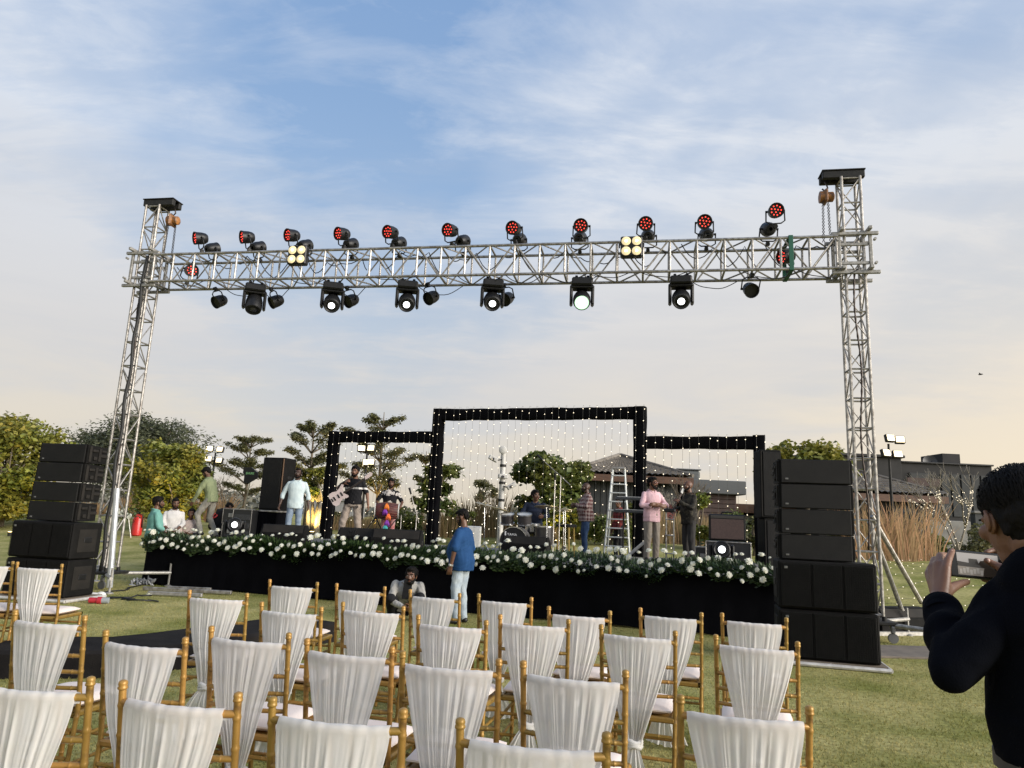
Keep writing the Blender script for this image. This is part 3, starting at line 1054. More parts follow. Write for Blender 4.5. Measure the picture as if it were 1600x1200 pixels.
flood_pole('four lamp floodlight pole left of the slim tiered tree', 337, 706, 30, ((-.22, .12, .2), (.24, .12, -.2), (-.22, -.30, .2), (.26, -.34, -.2)))
flood_pole('floodlight pole glowing inside the left arch', 574, 704, 27, ((-.20, .08, .2), (.17, .10, -.2), (.02, -.44, .2), (.20, -.42, -.1)))
flood_pole('floodlight pole with four warm lamps right of the right truss tower', 1388, 692, 22.5, ((-.02, .16, .15), (.30, .12, -.2), (-.18, -.32, .3), (.20, -.34, -.1)))

cm = thing('camera_mast', 'white mast carrying three surveillance cameras behind the drum kit', 'camera mast')
p = at(787, 702, 23)
z0 = ground_h(p.x, 23)
cm.location = (p.x, 23, z0 - .03)
Hm = p.z - z0
MASTM = mat('mast_white', (.50, .49, .46), (.40, .39, .37), rough=.5, scale=3)
MB().path([(0, 0, 0), (0, 0, Hm)], [.10, .085], 12).build('pole', MASTM, cm)
for z, r in ((Hm - .5, .105), (Hm - 1.05, .11), (Hm - 1.6, .105)):
    MB().tube((0, 0, z - .04), (0, 0, z + .04), r, 12).build('band', STEEL_B, cm)
MB().lathe([(-.10, .10), (-.08, .13), (.08, .13), (.10, .10)], (-.02, -.06, Hm), (0, -1, 0), 14).build('top_cap', MASTM, cm)
for dx, dz, tilt in ((-.32, -.30, .45), (.30, -1.15, -.55), (.02, -.85, 0)):
    c = MB().box((dx, -.15, Hm + dz), (.30, .16, .14), .02, (0, tilt, .2)).build('camera_housing', MASTM, cm)
    MB().tube((dx, -.24, Hm + dz - .02), (dx, -.27, Hm + dz - .02), .045, 10).build('lens', GLASS_D, c)
    MB().tube((0, -.05, Hm + dz), (dx * .8, -.13, Hm + dz - .06), .02).build('bracket', STEEL_B, cm)

# uplights at the feet of the left trees and of the climber: lit in the photograph
UP = mat('uplight_body', (.02, .02, .02), rough=.5)
UPL = mat('uplight_glass', (1, .85, .5), emit=(1.0, .72, .25), es=8)


def uplight(label, px, Y, power, dy=-1.5, dx=0.0, blend=1.0):
    p = at(px, 800, Y + dy)
    z0 = ground_h(p.x + dx, Y + dy)
    t = thing('uplight', label, 'uplight', (p.x + dx, Y + dy, z0), 0, 'uplights at the tree feet')
    MB().lathe([(0, .07), (.12, .09), (.14, .09)], (0, 0, 0), (0, 0, 1), 12).build('body', UP, t)
    MB().lathe([(0, .075), (.008, .07)], (0, 0, .142), (0, 0, 1), 12).build('glass', UPL, t)
    ld = bpy.data.lights.new('uplight_lamp', 'SPOT')
    ld.energy, ld.color, ld.spot_size, ld.spot_blend, ld.shadow_soft_size = power, (1.0, .68, .20), math.radians(110), blend, .08
    lo = bpy.data.objects.new('uplight_lamp', ld)
    COL.objects.link(lo)
    lo.parent = t
    lo.location = (0, 0, .2)
    lo.rotation_euler = (Vector((0, -dy, 1.3))).to_track_quat('-Z', 'Y').to_euler()


uplight('small uplight at the foot of the big left tree', 22, 26, 190, -1.6)
uplight('small uplight at the foot of the rounded left tree', 262, 25, 190, -1.2)
uplight('small uplight under the yellow lit climber', 490, 25.6, 260, -.7)
uplight('small uplight under the dark tiered tree in the left arch', 588, 29, 150, -.7)
uplight('small uplight under the bushy tree behind the drums', 872, 24, 90, -1.2)
# ------------------------------------------------------------------ truss gantry
TL, TR = Vector((-7.26, 13.4, 0)), Vector((5.49, 11.03, 0))
TD = (TR - TL).normalized()
TYAW = math.atan2(TD.y, TD.x)
TSPAN = (TR - TL).length
T_TOP = 7.36
BEAM_Z0, BEAM_Z1 = 5.72, 6.26


def bar_mesh(name, L, r, m, n=6):
    return MB().tube((0, 0, 0), (0, 0, L), r, n).mesh(name, m)


def lattice(t, L, w, d, bays, ax, rc, rb, m, flip=0, diag_r=None, u0_=0.0):
    """Four chords along `ax` (0 = x, 2 = z) with ladder bars and zigzag braces on all four faces, one object per bar."""
    def P(u, i, j):                         # u along, i/j = -1..1 across
        return Vector((u + u0_, j * d / 2, i * w / 2)) if ax == 0 else Vector((i * w / 2, j * d / 2, u + u0_))
    chord = bar_mesh('chord', L, rc, m, 10)
    for i in (-1, 1):
        for j in (-1, 1):
            link('chord', chord, t, mat=align(P(0, i, j), P(L, i, j)))
    b = L / bays
    e = rc * .6
    bars = {}

    def bar(name, a, c, r):
        ln = round((Vector(c) - Vector(a)).length, 4)
        if (name, ln) not in bars:
            bars[(name, ln)] = bar_mesh(name, ln, r, m)
        link(name, bars[(name, ln)], t, mat=align(a, c))
    dr = diag_r or rb * .8
    for k in range(bays + 1):
        u = min(max(k * b, .03), L - .03)
        for j in (-1, 1):
            bar('rung', P(u, -1, j), P(u, 1, j), rb)
        for i in (-1, 1):
            bar('rung', P(u, i, -1), P(u, i, 1), rb)
    for k in range(bays):
        u0, u1 = k * b + .03, (k + 1) * b - .03
        s = 1 if (k + flip) % 2 else -1
        for j in (-1, 1):
            sj = s if (ax == 0) else s * j
            bar('brace', P(u0, -sj, j), P(u1, sj, j), dr)
        for i in (-1, 1):
            si = s * i if ax == 2 else s
            bar('brace', P(u0, i, -si), P(u1, i, si), dr)


def tower(label, base, inner):
    """`inner` = +1 when the beam leaves towards +x of the gantry."""
    t = thing('truss_tower', label, 'truss tower', base, TYAW)
    z0 = .34
    w = .29
    L = T_TOP - z0
    lattice(t, L, w, w, 15, 2, .024, .015, ALU, diag_r=.011, u0_=z0)
    hb_ = MB()
    hb_.box((0.10 * inner, -.10, T_TOP + .05), (.66, .09, .13), .012).box((0.10 * inner, .10, T_TOP + .05), (.66, .09, .13), .012).box((0.10 * inner, 0, T_TOP + .125), (.68, .32, .02), .004)
    hb_.build('head_beam', STEEL_B, t)
    bs = MB().box((0, 0, .27), (.60, .60, .05), .01)
    for sx_ in (-1, 1):
        for sy_ in (-1, 1):
            bs.tube((sx_ * .155, sy_ * .155, .27), (sx_ * .155, sy_ * .155, .36), .033, 10)
    bs.build('base_plate', STEEL_B, t)
    for sx_ in (-1, 1):
        for sy_ in (-1, 1):
            o = Vector((sx_ * 1, sy_ * 1, 0)).normalized()
            leg = MB().tube(o * .3 + Vector((0, 0, .25)), o * 1.12 + Vector((0, 0, .25)), .032, 8).tube(o * 1.1 + Vector((0, 0, .02)), o * 1.1 + Vector((0, 0, .42)), .018, 8).lathe([(0, .07), (.015, .07), (.03, .03)], o * 1.1, (0, 0, 1), 12)
            leg.build('outrigger', ALU_D, t)
    for sx_ in (-1, 1):
        c = MB().tube((sx_ * .22, -.31, .075), (sx_ * .22, -.27, .075), .07, 14).box((sx_ * .22, -.29, .19), (.05, .07, .1), .01)
        c.build('caster', mat('caster_grey', (.12, .12, .12), rough=.5), t)
    return t


lt = tower('left truss tower leaning over the left loudspeaker stack', TL, 1)
rt = tower('right truss tower behind the right loudspeaker stack', TR, -1)


def to_local(p, base, yaw):
    return Matrix.Rotation(-yaw, 3, 'Z') @ (Vector(p) - base)


# outrigger struts seen at the right tower, and the heavy pipe on the left one
for a, b, r, m in ((at(1362, 806, 11.1), at(1440, 942, 11.6), .036, ALU), (at(1358, 815, 11.3), at(1421, 985, 11.9), .036, ALU_D)):
    MB().tube(to_local(a, TR, TYAW), to_local(b, TR, TYAW), r, 10).build('strut', m, rt)
b0, b1, b2 = at(1366, 997, 11.3), at(1432, 984, 11.9), at(1378, 1000, 11.0)
MB().box(to_local((b0 + b1) / 2, TR, TYAW), ((b1 - b0).length, .07, .07), .008, (0, 0, .45)).build('foot_bar', ALU_D, rt)
MB().box(to_local(at(1405, 1011, 11.2), TR, TYAW), (.78, .08, .09), .008, (0, 0, -.06)).build('foot_bar', ALU_D, rt)
a, b = at(183, 763, 12.9), at(171, 918, 12.9)
MB().tube(to_local(a, TL, TYAW), to_local(b, TL, TYAW), .05, 12).tube(to_local(b, TL, TYAW), to_local(b, TL, TYAW) - Vector((0, 0, .28)), .015, 8).build('strut', mat('galvanised_pipe', (.62, .64, .66), (.5, .52, .54), rough=.35, metal=.5, scale=8), lt)

# beam
beam = thing('truss_beam', 'horizontal lighting truss spanning the two towers', 'truss beam', TL + Vector((0, 0, (BEAM_Z0 + BEAM_Z1) / 2)) + TD * .27, TYAW)
lattice(beam, TSPAN - .54, BEAM_Z1 - BEAM_Z0, .52, 28, 0, .025, .019, ALU, diag_r=.014)
wr = random.Random(3)
for k in range(15):                          # leads drooping below the beam from lamp to lamp
    u = .5 + k * .80 + wr.uniform(-.1, .1)
    L_ = wr.uniform(.45, 1.0)
    sag = wr.uniform(.05, .20)
    y0_ = wr.choice((-.27, .27, -.27))
    MB().path([(u + L_ * i / 12, y0_ + .02 * math.sin(i), -.28 - sag * (1 - (i / 6 - 1) ** 2)) for i in range(13)], .0075, 5).build('cable', CABLE, beam, 180)
for k in range(9):                           # loose power and signal leads lying in the truss
    u = .3 + k * 1.38
    pts = [(u + i * .26, wr.uniform(-.22, .18), wr.uniform(-.24, .27) if i % 2 else wr.uniform(.05, .28)) for i in range(6)]
    fine = []
    for i in range(len(pts) - 1):
        for s in range(4):
            f = s / 4
            p = Vector(pts[i]).lerp(Vector(pts[i + 1]), f)
            p.z -= .06 * math.sin(PI * f)
            fine.append(p)
    MB().path(fine, .009, 5).build('cable', CABLE, beam, 180)


def sleeve(label, base):
    t = thing('sleeve_block', label, 'sleeve block', (base.x, base.y, (BEAM_Z0 + BEAM_Z1) / 2), TYAW)
    h, w = .66, .42
    for z in (-h / 2, h / 2):
        for s in (-1, 1):
            MB().box((0, s * w / 2, z), (w + .30, .055, .055), .006).build('sleeve_bar', ALU_D, t)
            MB().box((s * w / 2, 0, z + .056), (.055, w + .26, .055), .006).build('sleeve_bar', ALU_D, t)
    for sx_ in (-1, 1):
        for sy_ in (-1, 1):
            MB().box((sx_ * (w / 2 + .03), sy_ * (w / 2 - .03), 0.03), (.05, .05, h - .02), .006).build('sleeve_post', ALU_D, t)
    for z in (-.16, .16):
        for s in (-1, 1):
            MB().box((0, s * (w / 2 - .04), z), (w, .04, .05), .006).build('sleeve_bar', ALU_D, t)
    for sy_ in (-1, 1):
        for z in (-.2, .2):
            MB().tube((.28 * sy_, -.25, z), (.28 * sy_, -.31, z), .022, 8).build('bolt', ALU_D, t)
    return t


sleeve('square metal sleeve block round the left tower at beam height', TL)
sleeve('square metal sleeve block round the right tower at beam height', TR)


def chain_pts(a, b, n):
    return [Vector(a).lerp(Vector(b), i / n) for i in range(n + 1)]


def hoist(label, base, inner, chlabel):
    p = base + TD * (.37 * inner)
    t = thing('chain_hoist', label, 'chain hoist', (p.x, p.y, T_TOP - .01), TYAW)
    MB().path([(0, 0, 0), (.03, 0, -.06), (.045, 0, -.12), (0, 0, -.17), (-.045, 0, -.13)], .014, 8).build('hook', CHAIN, t, 180)
    MB().lathe([(-.10, .06), (-.09, .10), (.02, .105), (.04, .085), (.12, .085), (.14, .05)], (0, 0, -.28), (1, 0, 0), 16).build('body', RUST, t)
    MB().box((0, 0, -.28), (.06, .24, .24), .03).build('gear_plate', mat('hoist_plate', (.18, .08, .03), rough=.5), t)
    for dx, dy in ((-.05, -.04), (.05, .04)):
        m = MB()
        pts = chain_pts((dx, dy, -.36), (dx * 1.3, dy, -(T_TOP - BEAM_Z1)), 26)
        for i in range(26):
            o = Vector((.014, 0, 0)) if i % 2 else Vector((0, .014, 0))
            m.path([pts[i] + o, pts[i + 1] + o], .007, 4).path([pts[i] - o, pts[i + 1] - o], .007, 4)
        tag(m.build('chain', CHAIN, t), kind='stuff')
    return t


hoist('orange chain hoist under the head beam of the left tower', TL, 1, '')
hoist('orange brown chain hoist hooked under the head beam of the right tower', TR, -1, '')
# hand chain hanging down the towers
for label, base, dx, dy, zb_ in (('dark hauling chain hanging down the left truss tower', TL, .06, -.18, 1.9), ('dark hauling chain hanging down the right truss tower', TR, -.02, -.18, 1.3)):
    m = MB()
    p = base + TD * dx + Vector((-TD.y, TD.x, 0)) * dy
    n = 60
    pts = [Vector((p.x + .03 * math.sin(i * .21), p.y, zb_ + (BEAM_Z0 - zb_ - .02) * i / n)) for i in range(n + 1)]
    m.path(pts, [(.018 if i % 2 else .011) for i in range(n + 1)], 6)
    tag(m.build('hauling_chain', CHAIN, None, 180), label, 'chain')
p = TL + TD * .03 + Vector((TD.y, -TD.x, 0)) * .20
tag(MB().path([(p.x + .02 * math.sin(i * 1.1) + .05, p.y - .02, .3 + (BEAM_Z1 - .3) * i / 30) for i in range(31)], .030, 8).build('cable_bundle', CABLE, None, 180), 'thick black cable bundle running down the left truss tower', 'cable')
st_ = MB()
for y in (-.29, .29):
    st_.box((TSPAN - 1.0, y, 0), (.07, .018, .60), .003)
st_.box((TSPAN - 1.0, 0, .295), (.07, .56, .015), .003).box((TSPAN - 1.0, 0, -.295), (.07, .56, .015), .003)
tag(st_.build('lifting_strap', GREEN_P, None, 0, loc=TL + Vector((0, 0, (BEAM_Z0 + BEAM_Z1) / 2)), rz=TYAW), 'green lifting strap round the right end of the lighting truss', 'strap')


def on_beam(px, zrel, dy):
    """Point on the gantry in the picture column px; dy is measured across the beam (negative = towards the audience)."""
    r = ray(px, 430)
    nx, ny = -TD.y, TD.x
    q = Vector((r.x, r.y))
    t = (TL.x * nx + TL.y * ny + dy) / (q.x * nx + q.y * ny)
    return Vector((q.x * t, q.y * t, zrel))


# par cans
def make_par(name, label, lit, loc, rot):
    t = thing(name, label, 'stage light', loc)
    t.rotation_euler = rot
    b = MB().lathe([(-.13, .03), (-.125, .075), (-.09, .10), (-.02, .115), (.07, .118), (.10, .125), (.115, .125), (.115, .112), (.085, .105)], (0, 0, .22), (0, -1, 0), 18, caps=False)
    b.lathe([(.084, .106), (.085, .02)], (0, 0, .22), (0, -1, 0), 18)
    for s in (-1, 1):
        b.tube((s * .12, 0, .22), (s * .155, 0, .22), .02, 8)
    b.build('can', BLACK, t)
    if lit:
        m = MB()
        for k in range(12):
            r_, a = (.078, k * PI * 2 / 9) if k < 9 else (.030, (k - 9) * PI * 2 / 3 + .3)
            m.ball((r_ * math.cos(a), -.088, .22 + r_ * math.sin(a)), (.0118, .009, .0118), 8, 4)
        tag(m.build('led_cluster', RED_LED, t), kind='stuff')
    y = MB()
    y.path([(-.145, 0, .22), (-.15, 0, .06), (-.09, 0, .02), (.09, 0, .02), (.15, 0, .06), (.145, 0, .22)], .012, 6)
    y.build('yoke', BLACK, t, 180)
    MB().box((0, 0, .0), (.06, .05, .05), .01).tube((0, -.03, -.03), (0, .03, -.03), .035, 10).build('clamp', BLACK, t)
    return t


PARS = [(310, 1), (384, 1), (454, 1), (533, 1), (609, 1), (703, 1), (803, 1), (907, 1), (1008, 1), (1101, 1), (1214, 1)]
ordn = ['first', 'second', 'third', 'fourth', 'fifth', 'sixth', 'seventh', 'eighth', 'ninth', 'tenth', 'eleventh', 'twelfth']
par0 = par1 = None
pr_ = random.Random(2)
for i, (px, _) in enumerate(PARS):
    p = on_beam(px, BEAM_Z1 + .075, -.25)
    rot = (math.radians(14), pr_.uniform(-.06, .06), TYAW + math.radians(-44 + i * 5.0 + pr_.uniform(-5, 5)))
    lab = 'red lit par can standing on the truss, %s from the left' % ordn[i]
    if i == 10:
        p.z += .16
    if par0 is None:
        par0 = make_par('par_light', lab, True, p, rot)
        tag(par0, group='red par cans on top of the truss')
    else:
        dup(par0, p, label=lab, rot=rot)
REAR = [(332, .22, 60), (403, .22, 50), (476, .2, 40), (547, .2, 35), (622, .2, 30), (722, .2, 25), (810, .2, 10), (905, .2, 4), (1012, .2, 0), (1104, .2, -6), (1201, .05, -15)]
for i, (px, dy, yw) in enumerate(REAR):
    p = on_beam(px, BEAM_Z1 + .05, dy)
    rot = (math.radians(-22), 0, TYAW + PI + math.radians(-yw * .4))
    lab = 'unlit black par can turned to the back of the truss, %s from the left' % ordn[i]
    if par1 is None:
        par1 = make_par('par_light', lab, False, p, rot)
        tag(par1, group='unlit par cans on top of the truss')
    else:
        dup(par1, p, label=lab, rot=rot)
HANG = [(340, .15), (427, .22), (545, .22), (670, .10), (789, .22), (1175, -.1)]
for i, (px, dy) in enumerate(HANG):
    p = on_beam(px, BEAM_Z0 - .06, dy)
    yaw = TYAW + math.radians((-25, -40, -30, -30, -20, 10)[i])
    dup(par1, p, label='unlit black par can hanging under the truss, %s from the left' % ordn[i], group='unlit par cans under the truss', rot=(PI + math.radians(-32), 0, yaw + PI))
for px, lab, yaw in ((294, 'red lit par can tilted inside the left end of the truss', .9), (1232, 'red lit par can turned sideways inside the right end of the truss', -1.1)):
    p = on_beam(px, BEAM_Z0 + .06, -.05)
    dup(par0, p, label=lab, group='red par cans inside the truss', rot=(.2, .1, TYAW + yaw))


# moving heads
def make_moving_head(label, loc, rz, lit=True, lens=None, floor=False, tilt=0.5, group=None):
    t = thing('moving_head', label, 'moving head light', loc, rz, group)
    s = 1 if floor else -1
    MB().box((0, 0, s * .07), (.36, .34, .14), .025).build('base', BLACK, t)
    y = MB()
    for k in (-1, 1):
        y.box((k * .182, 0, s * .29), (.055, .20, .36), .026)
    y.box((0, 0, s * .155), (.40, .22, .05), .015)
    y.build('yoke', BLACK, t)
    if not floor:
        [MB().box((q, 0, .03), (.05, .05, .09), .01).build('clamp', BLACK, t) for q in (-.10, .10)]
    hz = s * .36
    d = Vector((0, -math.cos(tilt), -math.sin(tilt) if not floor else math.sin(tilt)))
    h = MB().lathe([(-.20, .08), (-.18, .125), (-.05, .150), (.10, .152), (.155, .140), (.165, .125), (.150, .105)], (0, 0, hz), d, 20, caps=False)
    h.lathe([(-.20, .001), (-.20, .08)], (0, 0, hz), d, 20, caps=False)
    hd = h.build('head', BLACK, t)
    MB().lathe([(.150, .107), (.157, .070), (.158, .062)], (0, 0, hz), d, 20).build('lens_ring', BLACK, hd)
    MB().lathe([(.150, .066), (.162, .056), (.168, .034), (.17, .004)], (0, 0, hz), d, 20).build('lens', lens or (LENS if lit else GLASS_D), t)
    if lens is LENS_G:                       # the glaring one: an added glowing ring imitates the glare round its lens
        MB().lathe([(.1585, .070), (.1600, .128), (.1615, .128), (.1615, .072)], (0, 0, hz), d, 24, caps=False).build('glare_ring', GLARE_G, t)
    return t


GLARE_G = mat('green_glare_glow', (.6, .9, .65), rough=.2, emit=(.45, .80, .50), es=1.0)
MH = [(402, False, None, 'unlit'), (523, True, None, 'white lit'), (639, True, None, 'bright white lit'), (771, True, None, 'white lit'), (910, True, LENS_G, 'glaring green white'), (1064, True, None, 'white lit')]
for i, (px, lit, ln, w) in enumerate(MH):
    p = on_beam(px, BEAM_Z0 - .075, -.12)
    # each head looks about towards the place the picture was taken from
    aim = math.atan2(-p.x, p.y) * .9
    make_moving_head('%s moving head hanging under the truss, %s from the left' % (w, ordn[i]), p, aim + PI * 0 + pr_.uniform(-.08, .08), lit, ln, tilt=.62 if lit else 1.1, group='moving heads under the truss')

# four lamp blinders on the front of the truss
for px, lab in ((463, 'four lamp blinder box on the left half of the truss'), (986, 'four lamp blinder box on the right half of the truss')):
    p = on_beam(px, BEAM_Z1 - .16, -.40)
    t = thing('blinder_light', lab, 'blinder light', p, TYAW, 'blinder lights on the truss')
    MB().box((0, 0, 0), (.36, .14, .36), .02).build('housing', BLACK, t)
    BL = mat('warm_blinder_lamp', (.85, .7, .4), rough=.2, emit=(1.0, .82, .48), es=.28)
    for sx_ in (-1, 1):
        for sz_ in (-1, 1):
            l = MB().lathe([(.0, .075), (.012, .078), (.018, .066)], (sx_ * .087, -.068, sz_ * .087), (0, -1, 0), 18).build('lamp', BL, t)
            MB().ball((sx_ * .087, -.088, sz_ * .087), (.022, .012, .022), 10, 5).build('bulb', LENS, l)
    MB().path([(-.20, 0, 0), (-.205, .1, .1), (-.15, .14, .2), (.15, .14, .2), (.205, .1, .1), (.20, 0, 0)], .012, 6).build('yoke', BLACK, t, 180)

# ------------------------------------------------------------------ stage
deck = thing('stage', 'long raised stage platform with black skirted front', 'stage', (SF.x, SF.y, 0), ST_YAW)
DECK = mat('grey_stage_carpet', (.13, .125, .12), (.09, .088, .085), rough=.9, scale=4, bump=.2, bscale=60)
pm = MB().box((0, 0, 0), (1.18, 1.28, .06), .006).mesh('deck_panel', DECK)
for i in range(10):
    for j in range(5):
        link('deck_panel', pm, deck, (.6 + i * 1.19, .66 + j * 1.29, ST_Z - .031))
lg = MB().tube((0, 0, 0), (0, 0, ST_Z - .065), .03, 8).mesh('leg', ALU_D)
for i in range(6):
    for j in (0, 2, 5):
        link('leg', lg, deck, (.15 + i * 2.3, .35 + j * 1.2, 0))


def pleated(L, h, n, amp, seed, z0=.02, wob=.02):
    """A hanging drape along +x with uneven pleats."""
    rr = random.Random(seed)
    k = int(n)
    ph, vs, fs = 0, [], []
    rows = 8
    for i in range(k + 1):
        ph += rr.uniform(.5, 1.25)
        for r in range(rows + 1):
            f = r / rows
            y = -math.sin(ph) * amp * (.45 + .75 * f) - amp * 1.3 - wob * f * math.sin(i * .07)
            vs.append((i * L / k, y, h + (z0 - h) * f + (.012 * math.sin(i * .31) if r == rows else 0)))
    for i in range(k):
        for r in range(rows):
            a_ = i * (rows + 1) + r
            fs.append((a_, a_ + 1, a_ + rows + 2, a_ + rows + 1))
    return MB().add(vs, fs)


SKIRT = mat('black_skirt', (.0026, .0026, .0036), (.0042, .0042, .0055), rough=.95, scale=2.2, bump=.15, bscale=120, spec=.05)
pleated(ST_LEN, ST_Z + .07, 240, .0045, 4).build('front_skirt', SKIRT, deck, 180)
sk = pleated(ST_DEP, ST_Z - .005, 160, .012, 5).build('side_skirt', SKIRT, deck, 180)
sk.rotation_euler = (0, 0, -PI / 2)
sk.location = (-.005, ST_DEP, 0)
bsk = pleated(ST_LEN, ST_Z - .005, 200, .012, 6).build('back_skirt', SKIRT, deck, 180)
bsk.location = (0, ST_DEP + .05, 0)

# pipes and wrap lying under the left end of the skirt
for i, (px0, py0, px1, py1, m) in enumerate(((224, 919, 362, 926, ALU), (232, 926, 316, 930, ALU_D), (262, 918, 330, 921, ALU))):
    a, b = G(px0, py0, .05), G(px1, py1, .05)
    tag(MB().box(((0, 0, 0)), ((b - a).length, .06, .06), .008).build('stage_pipe', m, None, 35, (a + b) / 2, math.atan2(b.y - a.y, b.x - a.x)),
        ('long silver square pipe lying before the left end of the stage', 'short dull pipe in front of the silver pipes by the stage', 'silver pipe nearest the skirt at the left end of the stage')[i], 'pipe')
a = G(222, 914, .0)
fw = MB()
for k in range(60):
    fw.ball((rnd.gauss(0, .09), rnd.gauss(0, .06), abs(rnd.gauss(.04, .04))), (rnd.uniform(.03, .09), rnd.uniform(.008, .03), rnd.uniform(.008, .03)), 7, 5, Euler((rnd.uniform(0, 3), rnd.uniform(0, 3), rnd.uniform(0, 3))).to_matrix())
tag(fw.build('plastic_wrap', mat('crumpled_clear_wrap', (.42, .43, .45), (.3, .31, .33), rough=.25, scale=20, trans=.3), None, 20, a), 'crumpled clear plastic wrap by the left stage corner', 'wrap')

# ------------------------------------------------------------------ garland along the front edge
gar = thing('garland', 'long garland of green leaves and white flowers along the stage front', 'flower garland', (SF.x, SF.y, ST_Z), ST_YAW)
g = np.random.default_rng(8)
n = 15000
u = g.random(n) * (ST_LEN + .1) - .05
hang = .25 + .03 * np.sin(u * 2.3) + .035 * np.sin(u * 5.9 + 1) + .04 * np.sin(u * 13)
f = g.random(n)
lift = .13 + .12 * u / ST_LEN
zz = lift + .05 + .10 * np.sin(u * 3.1) * .4 - f ** 1.1 * (hang + .05) + g.normal(size=n) * .02
yy = -.07 - .10 * g.random(n) * (1 - .5 * f) + np.where(f < .3, g.random(n) * .22, 0)
tag(link('leaves', leaf_mesh('leaves', np.stack([u, yy, zz], -1), np.full(n, .072), LEAF_D, 8, droop=.55, aspect=.42, flat=.2), gar), kind='stuff')


def bloom(seed, R=.062):
    rr = random.Random(seed)
    m = MB()
    m.ball((0, 0, 0), (R * .62, R * .62, R * .5), 8, 5)
    for ring, (k, el, s) in enumerate(((9, .05, 1.0), (8, .55, .85), (6, 1.0, .66))):
        for i in range(k):
            a_ = 2 * PI * (i + ring * .5) / k + rr.uniform(-.1, .1)
            d = Vector((math.cos(a_) * math.cos(el), math.sin(a_) * math.cos(el), math.sin(el)))
            w = Vector((-math.sin(a_), math.cos(a_), 0))
            up = d.cross(w) * -1
            p0, p1 = d * R * .3, d * R * s * rr.uniform(.95, 1.15)
            m.add([p0 - w * R * .12, p1 * .72 - w * R * .30 + up * R * .03, p1 + up * R * .12, p1 * .72 + w * R * .30 + up * R * .03, p0 + w * R * .12], [(0, 1, 2, 3, 4)])
    return m.mesh('flower', WHITE_F, 0)


BLOOMS = [bloom(s) for s in range(4)]
fr = random.Random(31)
placed = []
tries = 0
while len(placed) < 215 and tries < 9000:
    tries += 1
    s = fr.uniform(.02, ST_LEN - .1)
    f = fr.random() ** 1.7
    if any(abs(s - a_) < .085 and abs(f - b_) < .32 for a_, b_ in placed):
        continue
    placed.append((s, f))
    z = .26 + .12 * s / ST_LEN - f * .36 + fr.gauss(0, .02)
    y = -.20 + fr.uniform(-.03, .02) if f > .2 else -.13 + fr.uniform(-.06, .12)
    R = (Euler((math.radians(fr.uniform(35, 80) if f > .2 else fr.uniform(5, 60)), 0, fr.uniform(-.7, .7))).to_matrix() @ Euler((0, 0, fr.uniform(0, 6))).to_matrix()).to_4x4()
    sc_ = fr.uniform(.58, .98) * (0.62 if fr.random() < .22 else 1)
    link('flower', fr.choice(BLOOMS), gar, mat=Matrix.Translation((s, y, z)) @ R @ Matrix.Scale(sc_, 4))

for px, py, lab in ((234, 928, 'single white flower fallen on the grass by the stage corner'), (375, 947, 'small white petal scrap on the grass behind the sashed chairs'), (548, 963, 'white petals fallen beside the crouching man')):
    p = G(px, py, .03)
    o = link('fallen_flower', BLOOMS[1], None, mat=Matrix.Translation(p) @ Matrix.Scale(1.1 if px == 234 else .5, 4))
    tag(o, lab, 'flower')

# ------------------------------------------------------------------ draped arches with fairy lights
ARY = 5.85
arch = thing('arch_frame', 'three black cloth wrapped arches, the tallest in the middle', 'arch frame', tuple(S(0, ARY)), ST_YAW)


def a_s(px, py=760):                        # place along the arch line in picture column px
    r = ray(px, py)
    q = Vector((r.x, r.y, 0))
    t = (ARY + SF.dot(SN)) / q.dot(SN)
    p = q * t
    return (p - SF).dot(SE), p.y


def a_z(px, py):
    s, Y = a_s(px, py)
    return at(px, py, Y).z - ST_Z


def wrapped(p0, p1, w, d, seed):
    """A box truss wrapped in black cloth: a soft, slightly rumpled square tube."""
    rr = random.Random(seed)
    p0, p1 = Vector(p0), Vector(p1)
    L = (p1 - p0).length
    n = max(4, int(L / .07))
    ax = (p1 - p0) / L
    yv = Vector((0, 1, 0))
    xv = yv.cross(ax)
    vs, fs = [], []
    k = 16
    off = [rr.uniform(0, 6) for _ in range(4)]
    for i in range(n + 1):
        c = p0.lerp(p1, i / n)
        for j in range(k):
            a_ = 2 * PI * j / k
            ca, sa = math.cos(a_), math.sin(a_)
            e = .32
            X_ = math.copysign(abs(ca) ** e, ca) * w / 2
            Y_ = math.copysign(abs(sa) ** e, sa) * d / 2
            b_ = 1 + .035 * math.sin(i * .45 + off[0] + j) + .03 * math.sin(i * .17 + off[1]) + .02 * rr.uniform(-1, 1)
            vs.append(c + xv * X_ * b_ + yv * Y_ * b_)
    for i in range(n):
        for j in range(k):
            j2 = (j + 1) % k
            fs.append((i * k + j, i * k + j2, (i + 1) * k + j2, (i + 1) * k + j))
    fs.append(tuple(range(k - 1, -1, -1)))
    fs.append(tuple(n * k + j for j in range(k)))
    return MB().add(vs, fs)


